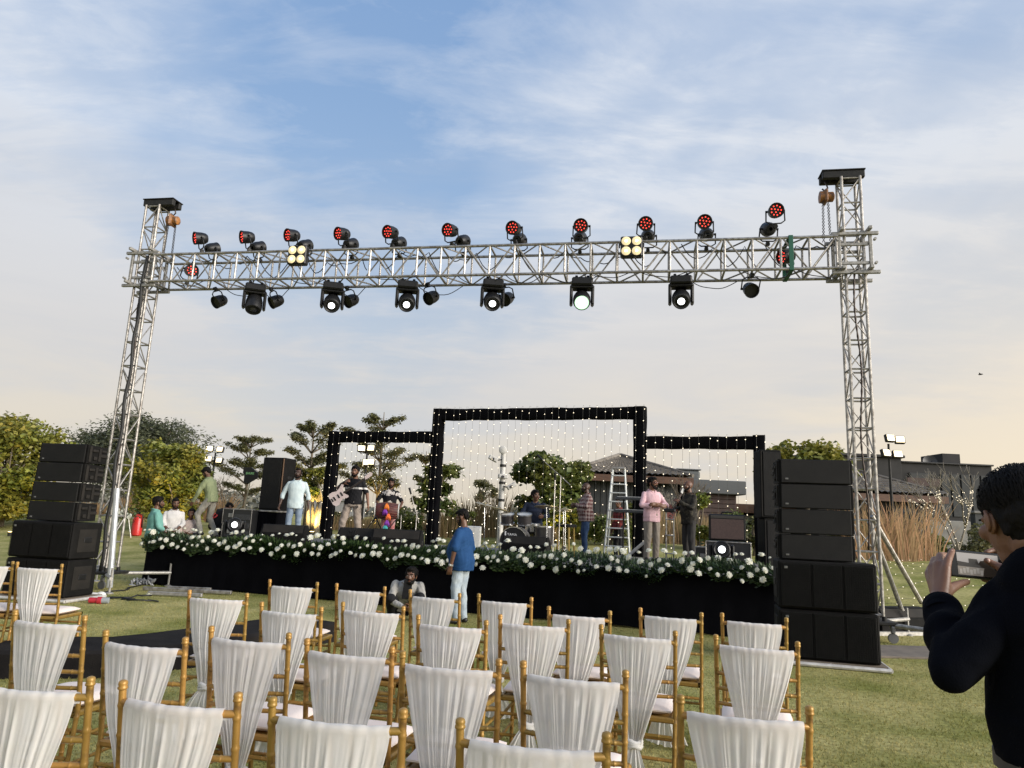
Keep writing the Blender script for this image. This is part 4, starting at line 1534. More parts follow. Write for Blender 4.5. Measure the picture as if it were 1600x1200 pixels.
s1, s2, s3, s4 = a_s(516)[0], a_s(678, 780)[0], a_s(999, 780)[0], a_s(1188, 780)[0]
zt_l, zt_m, zt_r = a_z(600, 683) , a_z(840, 647), a_z(1100, 692)
PW = .27
for s, z, w in ((s1, zt_l + .15, PW), (s2, zt_m + .15, PW), (s3, zt_m + .15, PW + .02), (s4, zt_r + .17, PW)):
    wrapped((s, 0, .003), (s, 0, z), w, .3, int(s * 10)).build('post', CLOTH_B, arch, 50)
for sa, sb, z in ((s1 + PW / 2, s2 - PW / 2, zt_l), (s2 + PW / 2, s3 - PW / 2, zt_m), (s3 + PW / 2, s4 - PW / 2, zt_r)):
    wrapped((sa - .01, 0, z), (sb + .01, 0, z), .29, .27, int(sa * 7) + 2).build('lintel', CLOTH_B, arch, 50)
for s in (s1, s2, s3, s4):
    MB().box((s, 0, .004), (.5, .45, .012), .003).build('foot_plate', ALU_D, arch)
lr = random.Random(17)
for nm, sa, sb, z, step in (('left', s1 - PW / 2 + .03, s2 - PW / 2, zt_l, .185), ('tall middle', s2 - PW / 2 + .05, s3 + PW / 2, zt_m, .19), ('right', s3 + PW / 2 + .05, s4 + PW / 2, zt_r, .19)):
    cnt = int((sb - sa) / step)
    for i in range(cnt + 1):
        s = sa + (sb - sa) * i / cnt + lr.uniform(-.03, .03)
        top = z + .15
        m, w = MB(), MB()
        pts = [Vector((s + lr.uniform(-.008, .008), -.175 - .01 * lr.random(), top * (1 - q / 10) + .03)) for q in range(11)]
        w.path([pts[0] + Vector((0, .12, .0))] + pts, .0028, 4)
        zc = top - lr.uniform(.0, .22)
        while zc > .12:
            m.ball((s + lr.uniform(-.015, .015), -.185, zc), .0115, 6, 4)
            zc -= lr.uniform(.23, .34)
        t = thing('light_string', 'string of warm fairy lights hanging in the %s arch' % nm, 'light string', tuple(S(0, ARY)), ST_YAW, 'fairy light strings in the %s arch' % nm)
        w.build('wire', WIRE, t, 0)
        tag(m.build('bulbs', WARM_BULB, t, 180), kind='stuff')

# fairy lights laid over the bank at the right and by the left corner
for k in range(9):
    lab = 'string of fairy lights laid over the grass bank at the right'
    x0, y0 = 5.6 + k * .62, 13.6 + k * .9
    m, w = MB(), MB()
    pts = []
    for i in range(26):
        x = x0 + i * .26 - k * .2
        y = y0 + .5 * math.sin(i * .35 + k) + i * .04
        pts.append((x, y, ground_h(x, y) + .035))
        m.ball(pts[-1], .010, 5, 3)
    t = thing('light_string', lab, 'light string', (0, 0, 0), 0, 'fairy lights on the right bank')
    w.path(pts, .003, 4).build('wire', WIRE, t, 0)
    tag(m.build('bulbs', WARM_BULB, t, 180), kind='stuff')
t = thing('light_string', 'short dotted line of fairy lights hanging by the left stage corner', 'light string', tuple(S(-.35, .8, 0)))
m, w = MB(), MB()
pts = [(.02 * math.sin(i * 2), .2 * math.sin(i * .5), .9 - i * .055) for i in range(14)]
w.path(pts, .003, 4).build('wire', WIRE, t, 0)
for p in pts:
    m.ball(p, .014, 5, 3)
tag(m.build('bulbs', WARM_BULB, t, 180), kind='stuff')


# ------------------------------------------------------------------ loudspeakers
GRILLE = mat('black_grille', (.0042, .004, .004), (.0075, .007, .0065), rough=.7, spec=.25, scale=5, bump=.5, bscale=420)
BADGE = mat('badge_silver', (.22, .22, .22), rough=.3, metal=.8)


def array_box(name, label, loc, rz, group, W=.84, H=.30, D=.44):
    t = thing(name, label, 'loudspeaker', loc, rz, group)
    # cabinet narrowing to the back
    hf, hb = H / 2 - .002, H / 2 - .018
    m = MB().add([(-W / 2, 0, -hf), (W / 2, 0, -hf), (W / 2, 0, hf), (-W / 2, 0, hf), (-W / 2, D, -hb), (W / 2, D, -hb), (W / 2, D, hb), (-W / 2, D, hb)],
                 [(0, 1, 2, 3), (5, 4, 7, 6), (1, 5, 6, 2), (4, 0, 3, 7), (3, 2, 6, 7), (4, 5, 1, 0)])
    for p in range(0):
        pass
    o = m.build('cabinet', SPK, t, 0)
    o.location.z = H / 2
    MB().box((0, -.012, H / 2), (W - .05, .022, H - .012), .008).build('grille', GRILLE, t)
    MB().box((-W / 2 + .09, -.026, .055), (.035, .006, .02), .002).build('badge', BADGE, t)
    for s in (-1, 1):
        pl = MB()
        pl.box((s * (W / 2 + .008), .06, H / 2), (.018, .05, H - .05), .004).box((s * (W / 2 + .008), .27, H / 2), (.018, .05, H - .09), .004)
        pl.box((s * (W / 2 + .012), .36, H / 2 - .01), (.024, .14, .05), .006).box((s * (W / 2 + .012), .35, H / 2 + .065), (.024, .10, .035), .006)
        pl.box((s * (W / 2 + .012), .16, H / 2 + .06), (.022, .12, .04), .006).box((s * (W / 2 + .012), .17, H / 2 - .06), (.022, .07, .06), .006)
        pl.build('rigging_plate', SPK_SIDE, t)
    return t


def sub_box(label, loc, rz, group, W=1.08, H=.56, D=.62):
    t = thing('subwoofer', label, 'loudspeaker', loc, rz, group)
    MB().box((0, D / 2, H / 2), (W, D, H - .012), .018).build('cabinet', SPK, t)
    for k in (-1, 0, 1):
        MB().box((k * W * .318, -.010, H / 2), (W * .30, .02, H - .07), .006).build('grille', GRILLE, t)
    # the wire mesh over the front
    ms = MB()
    nx_, nz_ = 42, 20
    for i in range(nx_ + 1):
        ms.box((-W / 2 + .03 + i * (W - .06) / nx_, -.0235, H / 2), (.003, .004, H - .07))
    for i in range(nz_ + 1):
        ms.box((0, -.0265, .037 + i * (H - .074) / nz_), (W - .06, .0028, .003))
    tag(ms.build('mesh_guard', SPK, t, 0), kind='stuff')
    MB().box((-W / 2 + .085, -.031, H - .085), (.035, .006, .028), .002).build('badge', BADGE, t)
    for s in (-1, 1):
        hd = MB().box((s * (W / 2 + .004), D * .5, H / 2), (.012, D * .62, H * .62), .003)
        hd.build('side_panel', SPK_SIDE, t)
        MB().box((s * (W / 2 + .014), D * .5, H * .52), (.012, .16, .08), .004).build('handle', BLACK, t)
    return t


LSB, LSY = Vector((-7.12, 11.22, 0)), math.radians(-9)
RSB, RSY = Vector((3.80, 8.60, 0)), math.radians(-15)
FRAME_W = mat('white_frame_tube', (.62, .60, .56), (.45, .43, .40), rough=.5, metal=.3, scale=14)
for lab, b, yw in (('white steel pallet frame under the left loudspeaker stack', LSB, LSY), ('white steel pallet frame under the right loudspeaker stack', RSB, RSY)):
    t = thing('pallet_frame', lab, 'frame', b, yw)
    for a_, c in (((-.60, -.06), (.62, -.06)), ((-.60, .80), (.62, .80)), ((-.60, -.06), (-.60, .80)), ((.62, -.06), (.62, .80)), ((0, -.06), (0, .80))):
        MB().tube((a_[0], a_[1], .03), (c[0], c[1], .03), .026, 8).build('tube', FRAME_W, t)
    MB().box((0, .37, .058), (1.2, .80, .012), .002).build('board', mat('plywood_board', (.14, .11, .08), rough=.9), t)
names4 = ('bottom', 'second from bottom', 'third from bottom', 'top')
for side, b, yw in (('left', LSB, LSY), ('right', RSB, RSY)):
    R = Matrix.Rotation(yw, 3, 'Z')
    for k in range(2):
        sub_box('big black subwoofer, %s of the two at the foot of the %s stack' % (('lower', 'upper')[k], side), b + R @ Vector((0, 0, 0)) + Vector((0, 0, .066 + k * .562)), yw, 'subwoofers')
    for k in range(4):
        off = R @ Vector(((.02 if side == 'left' else -.09) + .004 * k, .10 + (.012 * k if side == 'left' else -.004 * k), 0))
        array_box('array_speaker', 'black line array loudspeaker, %s of the four in the %s stack' % (names4[k], side), b + off + Vector((0, 0, .066 + 1.126 + k * .303)), yw + (0 if side == 'left' else .015 * k), 'line array loudspeakers in the %s stack' % side)
p = at(122, 690, 12.2)
tag(MB().tube((0, 0, 0), (.03, 0, p.z - 2.48), .018, 8).build('short_pole', FRAME_W, None, 35, (p.x, 11.75, 2.41)), 'short white pole sticking up behind the left loudspeaker stack', 'pole')
# slab and dark wedge by the right tower
q = G(1395, 1022, 0)
tag(MB().box((0, 0, .012), (2.3, .9, .03), .006).build('paving_slab', mat('brown_slab', (.17, .14, .11), (.12, .10, .08), rough=.9, scale=5), None, 35, (q.x - .2, q.y + .1, 0), .1), 'flat brown paving slab on the grass by the right tower foot', 'slab')


def wedge(label, loc, rz, group=None, W=.66, D=.52, H=.40, text=None, name='wedge_monitor'):
    """Floor monitor; its sloping grille looks along local +y (towards the performers) with the low edge at the back."""
    t = thing(name, label, 'stage monitor', loc, rz, group)
    prof = [(-D / 2, .02), (D / 2, .02), (D / 2, .14), (D * .22, H * .80), (-.02, H), (-D * .30, H), (-D / 2, H * .62)]
    vs = [(-W / 2, y, z) for y, z in prof] + [(W / 2, y, z) for y, z in prof]
    n_ = len(prof)
    m = MB().add(vs, [tuple(range(n_ - 1, -1, -1)), tuple(range(n_, 2 * n_))] + [(i, (i + 1) % n_, (i + 1) % n_ + n_, i + n_) for i in range(n_)])
    m.build('cabinet', SPK, t, 0)
    MB().box((0, -D * .5 + .045, H * .82), (W - .06, .012, H * .36), .004, (math.radians(-27), 0, 0)).build('top_panel', SPK_SIDE, t)
    for s in (-1, 1):
        MB().box((s * (W / 2 + .003), -.03, H * .5), (.012, .16, .07), .004).build('handle', BLACK, t)
    return t


# monitors seen from the back along the front of the stage
def wedge_at(label, px, d, yaw, W, D, H, **k):
    p = SD(px, d)
    return wedge(label, (p.x, p.y, ST_Z), yaw, 'floor monitors along the stage front', W, D, H, **k)


wedge_at('charcoal wedge monitor with rounded top in front of the man in the pale blue shirt', 446, .75, ST_YAW + .35, .82, .60, .44)
wm = wedge_at('charcoal wedge monitor with two dark letters in front of the guitarist', 570, .72, ST_YAW - .02, .90, .55, .45)
wedge_at('charcoal wedge monitor just left of the tall arch post', 622, .70, ST_YAW + .30, .88, .58, .46)
wedge_at('charcoal monitor box in front of the bass drum', 823, 2.3, ST_YAW, .90, .42, .42)
p = at(1398, 985, 12.2)
wedge('dark wedge monitor lying on the grass by the right tower foot', (6.35, 12.1, 0), .3, None, 1.1, .8, .40)


def text_obj(body, size, m, parent, mtx, name='lettering', ext=.002):
    cu = bpy.data.curves.new(name, 'FONT')
    cu.body, cu.size, cu.align_x, cu.align_y, cu.extrude = body, size, 'CENTER', 'CENTER', ext
    o = bpy.data.objects.new('tmp_text', cu)
    COL.objects.link(o)
    bpy.context.view_layer.update()
    me = bpy.data.meshes.new_from_object(o.evaluated_get(bpy.context.evaluated_depsgraph_get()))
    bpy.data.objects.remove(o)
    me.materials.clear()
    me.materials.append(m)
    return link(name, me, parent, mat=mtx)


text_obj('ML', .17, mat('dull_black_letter', (.004, .004, .004), rough=.9), wm, Matrix.Translation((-.12, -.2455, .36)) @ Euler((math.radians(63), 0, 0)).to_matrix().to_4x4(), ext=.006)


def flight_case(label, loc, rz, W, D, H, name='flight_case', rack=False):
    t = thing(name, label, 'flight case', loc, rz)
    MB().box((0, 0, H / 2), (W - .02, D - .02, H - .02), .004).build('panel_box', mat('case_black_' + name, (.016, .016, .017), rough=.45), t)
    e = .016
    for x in (-1, 1):
        for y in (-1, 1):
            MB().box((x * (W / 2 - e / 2), y * (D / 2 - e / 2), H / 2), (e, e, H), .003).build('edge_trim', ALU, t)
    for z in (e / 2 + .002, H - e / 2 - .002):
        for y in (-1, 1):
            MB().box((0, y * (D / 2 - e / 2 + .002), z), (W - .034, e, e), .003).build('edge_trim', ALU, t)
        for x in (-1, 1):
            MB().box((x * (W / 2 - e / 2 + .002), 0, z), (e, D - .034, e), .003).build('edge_trim', ALU, t)
    MB().box((0, -D / 2 + .002, H * .55), (.12, .014, .09), .004).build('latch', ALU_D, t)
    if rack:
        for k in range(3):
            MB().box((0, -D / 2 + .003, H * (.22 + k * .26)), (W - .08, .014, H * .17), .004).build('rack_unit', mat('rack_grey', (.05, .05, .052), (.03, .03, .03), rough=.5, scale=30), t)
    return t


# left end of the stage: racks, draped table with an upright loudspeaker, paddle aerial
p = SD(367, 2.5)
flight_case('lower black flight case behind the left floor light', (p.x, p.y, ST_Z), ST_YAW, .42, .5, .36)
flight_case('upper black flight case stacked behind the left floor light', (p.x, p.y, ST_Z + .363), ST_YAW, .46, .5, .34)
p = SD(386, 2.45)
flight_case('black equipment rack with grey units beside the stacked cases', (p.x, p.y, ST_Z), ST_YAW, .52, .55, .70, 'equipment_rack', True)
p = SD(418, 2.7)
tb = thing('draped_table', 'black draped table with a silver edge carrying an upright loudspeaker', 'table', (p.x, p.y, ST_Z), ST_YAW)
MB().box((0, 0, .68), (.78, .62, .035), .005).build('table_top', ALU, tb)
pleated(.78, .66, 60, .008, 9, z0=.01).build('drape', SKIRT, tb, 180).location = (-.39, -.28, 0)
d2 = pleated(.60, .66, 50, .008, 9, z0=.01).build('drape', SKIRT, tb, 180)
d2.rotation_euler, d2.location = (0, 0, PI / 2), (.37, -.30, 0)
cs = thing('column_speaker', 'tall black loudspeaker standing on the draped table', 'loudspeaker', (p.x + .06, p.y + .1, ST_Z + .70), ST_YAW + .12)
MB().box((0, 0, .60), (.56, .50, 1.20), .015).build('cabinet', SPK, cs)
MB().box((-.03, -.255, .60), (.46, .02, 1.12), .006).build('grille', GRILLE, cs)
MB().box((.245, -.255, .60), (.025, .015, 1.16), .003).build('edge_trim', mat('brown_edge', (.16, .09, .05), rough=.6), cs)
MB().box((.285, .0, .75), (.012, .16, .07), .004).build('handle', BLACK, cs)
p = SD(376, 2.9)
pa = thing('paddle_aerial', 'black fan shaped wireless aerial with green lettering on a thin stand', 'aerial', (p.x, p.y, ST_Z + .70), ST_YAW + .1)
MB().tube((0, 0, 0), (.06, 0, .62), .014, 8).tube((0, 0, 0), (0, 0, .02), .10, 12).build('stand', mat('stand_chrome', (.6, .55, .42), rough=.3, metal=.6), pa)
MB().prism([(-.13, .98), (-.15, .86), (-.10, .80), (-.10, .62), (.02, .60), (.26, .74), (.24, .86), (.06, .99)], -.015, .015).build('paddle', BLACK, pa, 30)
text_obj('SHURE', .075, mat('green_lettering', (.25, .55, .22), rough=.5, emit=(.3, .6, .25), es=.15), pa, Matrix.Translation((.05, -.018, .84)) @ Euler((PI / 2, 0, 0)).to_matrix().to_4x4())
p = SD(1066, 4)


# floor moving heads
p = SD(364, 1.0)
make_moving_head('lit moving head standing on the left end of the stage floor', (p.x, p.y, ST_Z), math.atan2(-p.x, p.y) - .08, True, None, True, .15)
p = SD(1127, 1.7)
make_moving_head('lit moving head standing on the right end of the stage floor', (p.x, p.y, ST_Z), math.atan2(-p.x, p.y) + .05, True, None, True, .15)

# amplifier on a flight case
p = SD(1138, 3.0)
flight_case('black flight case under the brown amplifier', (p.x, p.y, ST_Z), ST_YAW + .03, .80, .6, .50)
am = thing('guitar_amplifier', 'brown fronted guitar amplifier on a black flight case', 'amplifier', (p.x - .02, p.y, ST_Z + .503), ST_YAW + .05)
MB().box((0, 0, .25), (.66, .30, .48), .02).build('cabinet', BLACK, am)
MB().box((-.0, -.155, .22), (.58, .012, .36), .006).build('grille_cloth', mat('amp_cloth', (.095, .062, .055), (.075, .05, .045), rough=.9, scale=40, bump=.3, bscale=200), am)
MB().box((0, -.152, .44), (.58, .014, .055), .004).build('control_panel', mat('amp_panel', (.05, .045, .04), rough=.4), am)
MB().path([(-.1, 0, .49), (-.09, 0, .53), (.09, 0, .53), (.1, 0, .49)], .012, 6).build('handle', BLACK, am, 180)
p = SD(1100, 3.2)
flight_case('small black case with a coiled lead left of the amplifier', (p.x, p.y, ST_Z), ST_YAW, .3, .4, .38, 'small_case')

# upright black loudspeakers at the right end of the stage
p = SD(1204, 3.1)
for k, (w, h, z) in enumerate(((.44, .95, 0), (.38, 1.25, .952))):
    t = thing('column_speaker', 'black upright loudspeaker, %s of two behind the right stack' % ('lower', 'upper')[k], 'loudspeaker', (p.x + (.05 if k == 0 else -.03), p.y, ST_Z + z), ST_YAW + .25, 'upright loudspeakers at the right stage end')
    MB().box((0, 0, h / 2), (w, .5, h - .008), .015).build('cabinet', SPK, t)
    MB().box((.01, -.255, h / 2), (w - .08, .018, h - .08), .006).build('grille', GRILLE, t)
    MB().box((-w / 2 + .02, -.256, h / 2), (.02, .014, h - .06), .003).build('edge_trim', SPK_SIDE, t)

# white box behind the stage near the blue shirted man
p = at(738, 835, 21)
wb = thing('white_cabinet', 'plain pale grey cabinet behind the stage right of the tall arch post', 'cabinet', (p.x, 21, ground_h(p.x, 21)))
hh = at(738, 822, 21).z - ground_h(p.x, 21)
MB().box((0, 0, hh / 2), (.50, .4, hh), .02).build('body', mat('cabinet_grey', (.46, .46, .45), rough=.6), wb)
MB().box((0, -.205, hh / 2), (.42, .012, hh - .1), .005).build('door', mat('cabinet_door', (.50, .50, .49), rough=.6), wb)

# ------------------------------------------------------------------ drum kit, stands, keyboards, ladder
CHROME = mat('chrome', (.6, .6, .6), rough=.22, metal=.9)
CYM = mat('bronze_cymbal', (.42, .33, .17), (.30, .24, .13), rough=.3, metal=.85, scale=8)
DRUMS = mat('dark_drum_shell', (.05, .045, .045), (.03, .028, .028), rough=.3, coat=.4)
SKINW = mat('drum_head', (.55, .54, .50), rough=.6)
p = SD(805, 3.3)
DK = Vector((p.x, p.y, ST_Z))
dk = thing('drum_kit', 'dark drum kit with cymbals in the middle of the stage', 'drum kit', DK, ST_YAW + .12)


def drum(name, c, ax, r, L, parent=dk, shell=DRUMS):
    ax = Vector(ax).normalized()
    d = MB().lathe([(-L / 2, r), (L / 2, r)], c, ax, 24, caps=False).build(name, shell, parent)
    for s in (-1, 1):
        MB().lathe([(s * L / 2 - .014, r + .004), (s * L / 2 - .014, r + .014), (s * L / 2 + .014, r + .014), (s * L / 2 + .014, r + .002)], c, ax, 24, caps=False).build('hoop', CHROME, d)
        MB().lathe([(s * L / 2 - .002, r), (s * L / 2 + .004, r * .98)], c, ax, 24).build('drum_head', SKINW if name != 'bass_drum' else BLACK, d)
    return d


bd = drum('bass_drum', (0, 0, .29), (0, 1, 0), .28, .42)
text_obj('TAMA', .075, mat('white_print', (.75, .75, .75), rough=.6), bd, Matrix.Translation((-.03, -.2165, .42)) @ Euler((PI / 2, 0, 0)).to_matrix().to_4x4(), ext=.001)
st = MB()
for a_ in ((-.17, .40, .03, .17), (-.17, .30, .075, .02), (-.13, .30, .02, .10), (-.21, .30, .02, .10)):
    st.box((a_[0], -.217, a_[1]), (a_[2], .002, a_[3]))
st.build('drum_sign', mat('white_sign', (.7, .7, .7), rough=.6), bd, 0)
drum('tom', (-.20, .04, .74), (0, -.25, 1), .135, .19)
drum('tom', (.17, .05, .75), (0, -.25, 1), .145, .20)
drum('floor_tom', (.55, .35, .42), (0, 0, 1), .20, .38)
drum('snare_drum', (.25, .55, .58), (0, -.05, 1), .175, .14, shell=CHROME)


def stand(base, top, parent, tri=.22):
    m = MB().tube((base[0], base[1], .06), top, .011, 6)
    for k in range(3):
        a_ = k * 2.1 + base[0]
        m.tube((base[0], base[1], .22), (base[0] + math.cos(a_) * tri, base[1] + math.sin(a_) * tri, .012), .009, 5)
    return m.build('stand', CHROME, parent)


for c, r, tiltv, nm in (((-.42, .15, .94), .25, (.22, .1, 1), 'crash_cymbal'), ((-.70, -.02, 1.02), .20, (.2, -.05, 1), 'crash_cymbal'), ((.62, .10, 1.02), .26, (-.02, .10, 1), 'ride_cymbal'), ((.92, .5, .95), .18, (0, .05, 1), 'hi_hat'), ((1.0, .2, .98), .2, (0, .02, 1), 'hi_hat')):
    MB().lathe([(-.006, r), (.0, r), (.012, r * .6), (.02, r * .24), (.045, r * .14), (.05, .01)], c, tiltv, 24).build(nm, CYM, dk)
    stand((c[0] + .03, c[1] + .05), c, dk)
MB().lathe([(0, .16), (.05, .17), (.09, .16), (.10, .10)], (.22, 1.0, .44), (0, 0, 1), 18).tube((.22, 1.0, 0.01), (.22, 1.0, .45), .03, 8).build('drum_stool', BLACK, dk)

# percussion pads on gold legs to the right of the kit
p = SD(884, 3.9)
pc = thing('percussion_table', 'small percussion table with gold legs right of the drum kit', 'percussion', (p.x, p.y, ST_Z), ST_YAW)
MB().lathe([(0, .22), (.05, .23), (.06, .20)], (0, 0, .62), (0, 0, 1), 22).build('pad', BLACK, pc)
for k in range(4):
    a_ = k * PI / 2 + .6
    MB().tube((math.cos(a_) * .17, math.sin(a_) * .17, .62), (math.cos(a_) * .20, math.sin(a_) * .20, .005), .022, 8).build('leg', mat('brass_leg', (.5, .36, .12), rough=.3, metal=.7), pc)


def mic_stand(label, px, d, h, boom=None, sx_=0):
    p = SD(px, d)
    t = thing('microphone_stand', label, 'microphone stand', (p.x, p.y, ST_Z), ST_YAW)
    m = MB().tube((0, 0, .03), (0, 0, h), .011, 6)
    for k in range(3):
        a_ = k * 2.1 + .4
        m.tube((0, 0, .16), (math.cos(a_) * .26, math.sin(a_) * .26, .012), .010, 5)
    m.build('pole', ALU, t)
    if boom:
        a_, b = Vector((boom[0], 0, boom[1])), Vector((boom[2], 0, boom[3]))
        MB().tube(a_, b, .009, 6).build('boom', STEEL_B if sx_ else ALU, t)
        e = (b - a_).normalized()
        MB().tube(b, b + e * .14, .018, 8, .026).build('microphone', BLACK, t)
    else:
        MB().tube((0, 0, h), (0, -.02, h + .14), .018, 8, .026).build('microphone', BLACK, t)
    return t


mic_stand('tall pale microphone stand with a boom left of the man in the checked shirt', 864, 2.0, 1.50)
mic_stand('second tall microphone stand with a slanting boom beside the checked shirt', 873, 2.7, 1.62, (.20, 1.45, -.40, 1.95))
mic_stand('boom microphone stand behind the right wedge by the tall arch post', 648, 2.2, .80, (.06, .58, -.16, 1.15))
mic_stand('low boom microphone stand right of the drummer with the dhol', 624, 3.6, .72, (.02, .70, -.30, .86), 1)
mic_stand('low black microphone stand between the guitarist and the dhol player', 566, 3.0, .30, (-.05, .22, .22, .56), 1)

p = SD(1046, 3.0)
ks = thing('keyboard_stand', 'silver tube keyboard stand between the two men on the right', 'stand', (p.x, p.y, ST_Z), ST_YAW)
for dx in (-.06, .08):
    MB().tube((dx, 0, .005), (dx, 0, 1.02 if dx < .05 else .92), .015, 8).build('upright', ALU, ks)
for z in (.22, .56, .86):
    MB().tube((-.08, -.02, z), (.10, -.02, z), .011, 8).build('crossbar', ALU, ks)
MB().box((.01, -.03, 1.03), (.22, .10, .07), .015).build('clamp_box', BLACK, ks)
p = SD(985, 4.9)
kb = thing('keyboard', 'two tier black keyboard on a stand behind the man in the pink shirt', 'keyboard', (p.x, p.y, ST_Z), ST_YAW - .1)
KB = mat('keyboard_case', (.045, .05, .055), rough=.4)
for z, w in ((1.30, 1.0), (1.02, 1.1)):
    b = MB().box((.05, 0, z), (w * .75, .28, .06), .012).build('keyboard_body', KB, kb)
    MB().box((.05, -.08, z + .034), (w * .75 - .1, .12, .012), .002).build('key_bed', mat('keys_white', (.6, .6, .58), rough=.4), b)
for dx in (-.18, .34):
    MB().tube((dx, .05, .005), (dx, .05, 1.28), .02, 8).build('stand_leg', STEEL_B, kb)
p = SD(1003, 4.6)
tag(MB().box((0, 0, .03), (.8, .06, .06), .005, (0, -.72, 0)).build('leaning_bar', FRAME_W, None, 35, (p.x - .1, p.y - .3, ST_Z + .27), ST_YAW), 'white bar leaning at the foot of the right tall arch post', 'bar')

# stepladder
ld = thing('stepladder', 'aluminium stepladder with nine rungs standing left of the right arch post', 'ladder')
pL, pR = SD(945, 5.15), SD(983, 5.05)
Hl = 2.0
mid = (pL + pR) / 2
ld.location = (mid.x, mid.y, ST_Z)
ld.rotation_euler = (0, 0, ST_YAW + .12)
hw = (pR - pL).length / 2
fr_ = lambda s, f: Vector((s * (hw - (hw - .135) * f), .30 * f, Hl * f))
rr_ = lambda s, f: Vector((s * (hw * .95 - (hw * .95 - .13) * f), .75 - .41 * f, Hl * .97 * f))
LAD = mat('ladder_aluminium', (.62, .64, .62), (.5, .52, .5), rough=.4, metal=.4, scale=8)
for s in (-1, 1):
    MB().tube(fr_(s, 0.002), fr_(s, 1), .024, 8).build('rail', LAD, ld)
    MB().tube(rr_(s, 0.002), rr_(s, 1), .018, 8).build('rear_rail', LAD, ld)
for k in range(1, 10):
    f = k / 10 + .02
    a_, b = fr_(-1, f), fr_(1, f)
    MB().box((a_ + b) / 2, ((b - a_).length, .07, .028), .006).build('rung', LAD, ld)
MB().box((0, .32, Hl + .015), (.30, .16, .05), .01).build('top_cap', ALU_D, ld)
# ------------------------------------------------------------------ chairs
def bamboo(mb, pts, r, rings, n=10):
    """A bamboo like rod with raised nodes at the given fractions."""
    pts = [Vector(p) for p in pts]
    seg = [0]
    for i in range(1, len(pts)):
        seg.append(seg[-1] + (pts[i] - pts[i - 1]).length)
    T = seg[-1]

    def at_(f):
        d = f * T
        for i in range(1, len(pts)):
            if d <= seg[i] or i == len(pts) - 1:
                return pts[i - 1].lerp(pts[i], (d - seg[i - 1]) / (seg[i] - seg[i - 1]))
    fs = sorted(set([i / 14 for i in range(15)] + [x + o for x in rings for o in (-.012, -.006, 0, .006, .012) if 0 < x + o < 1]))
    rs = []
    for f in fs:
        b = 0
        for x in rings:
            q = abs(f - x)
            if q < .011:
                b = max(b, 1 - q / .011)
        rs.append(r * (1 + .20 * b))
    mb.path([at_(f) for f in fs], rs, n)


CH_W = .212                                  # half the distance between the back posts


def back_y(z):                               # the back leans away from the seat above it
    return -.19 - .055 * max(0, (z - .45) / .47) ** 1.1 - .03 * max(0, (.45 - z) / .45)


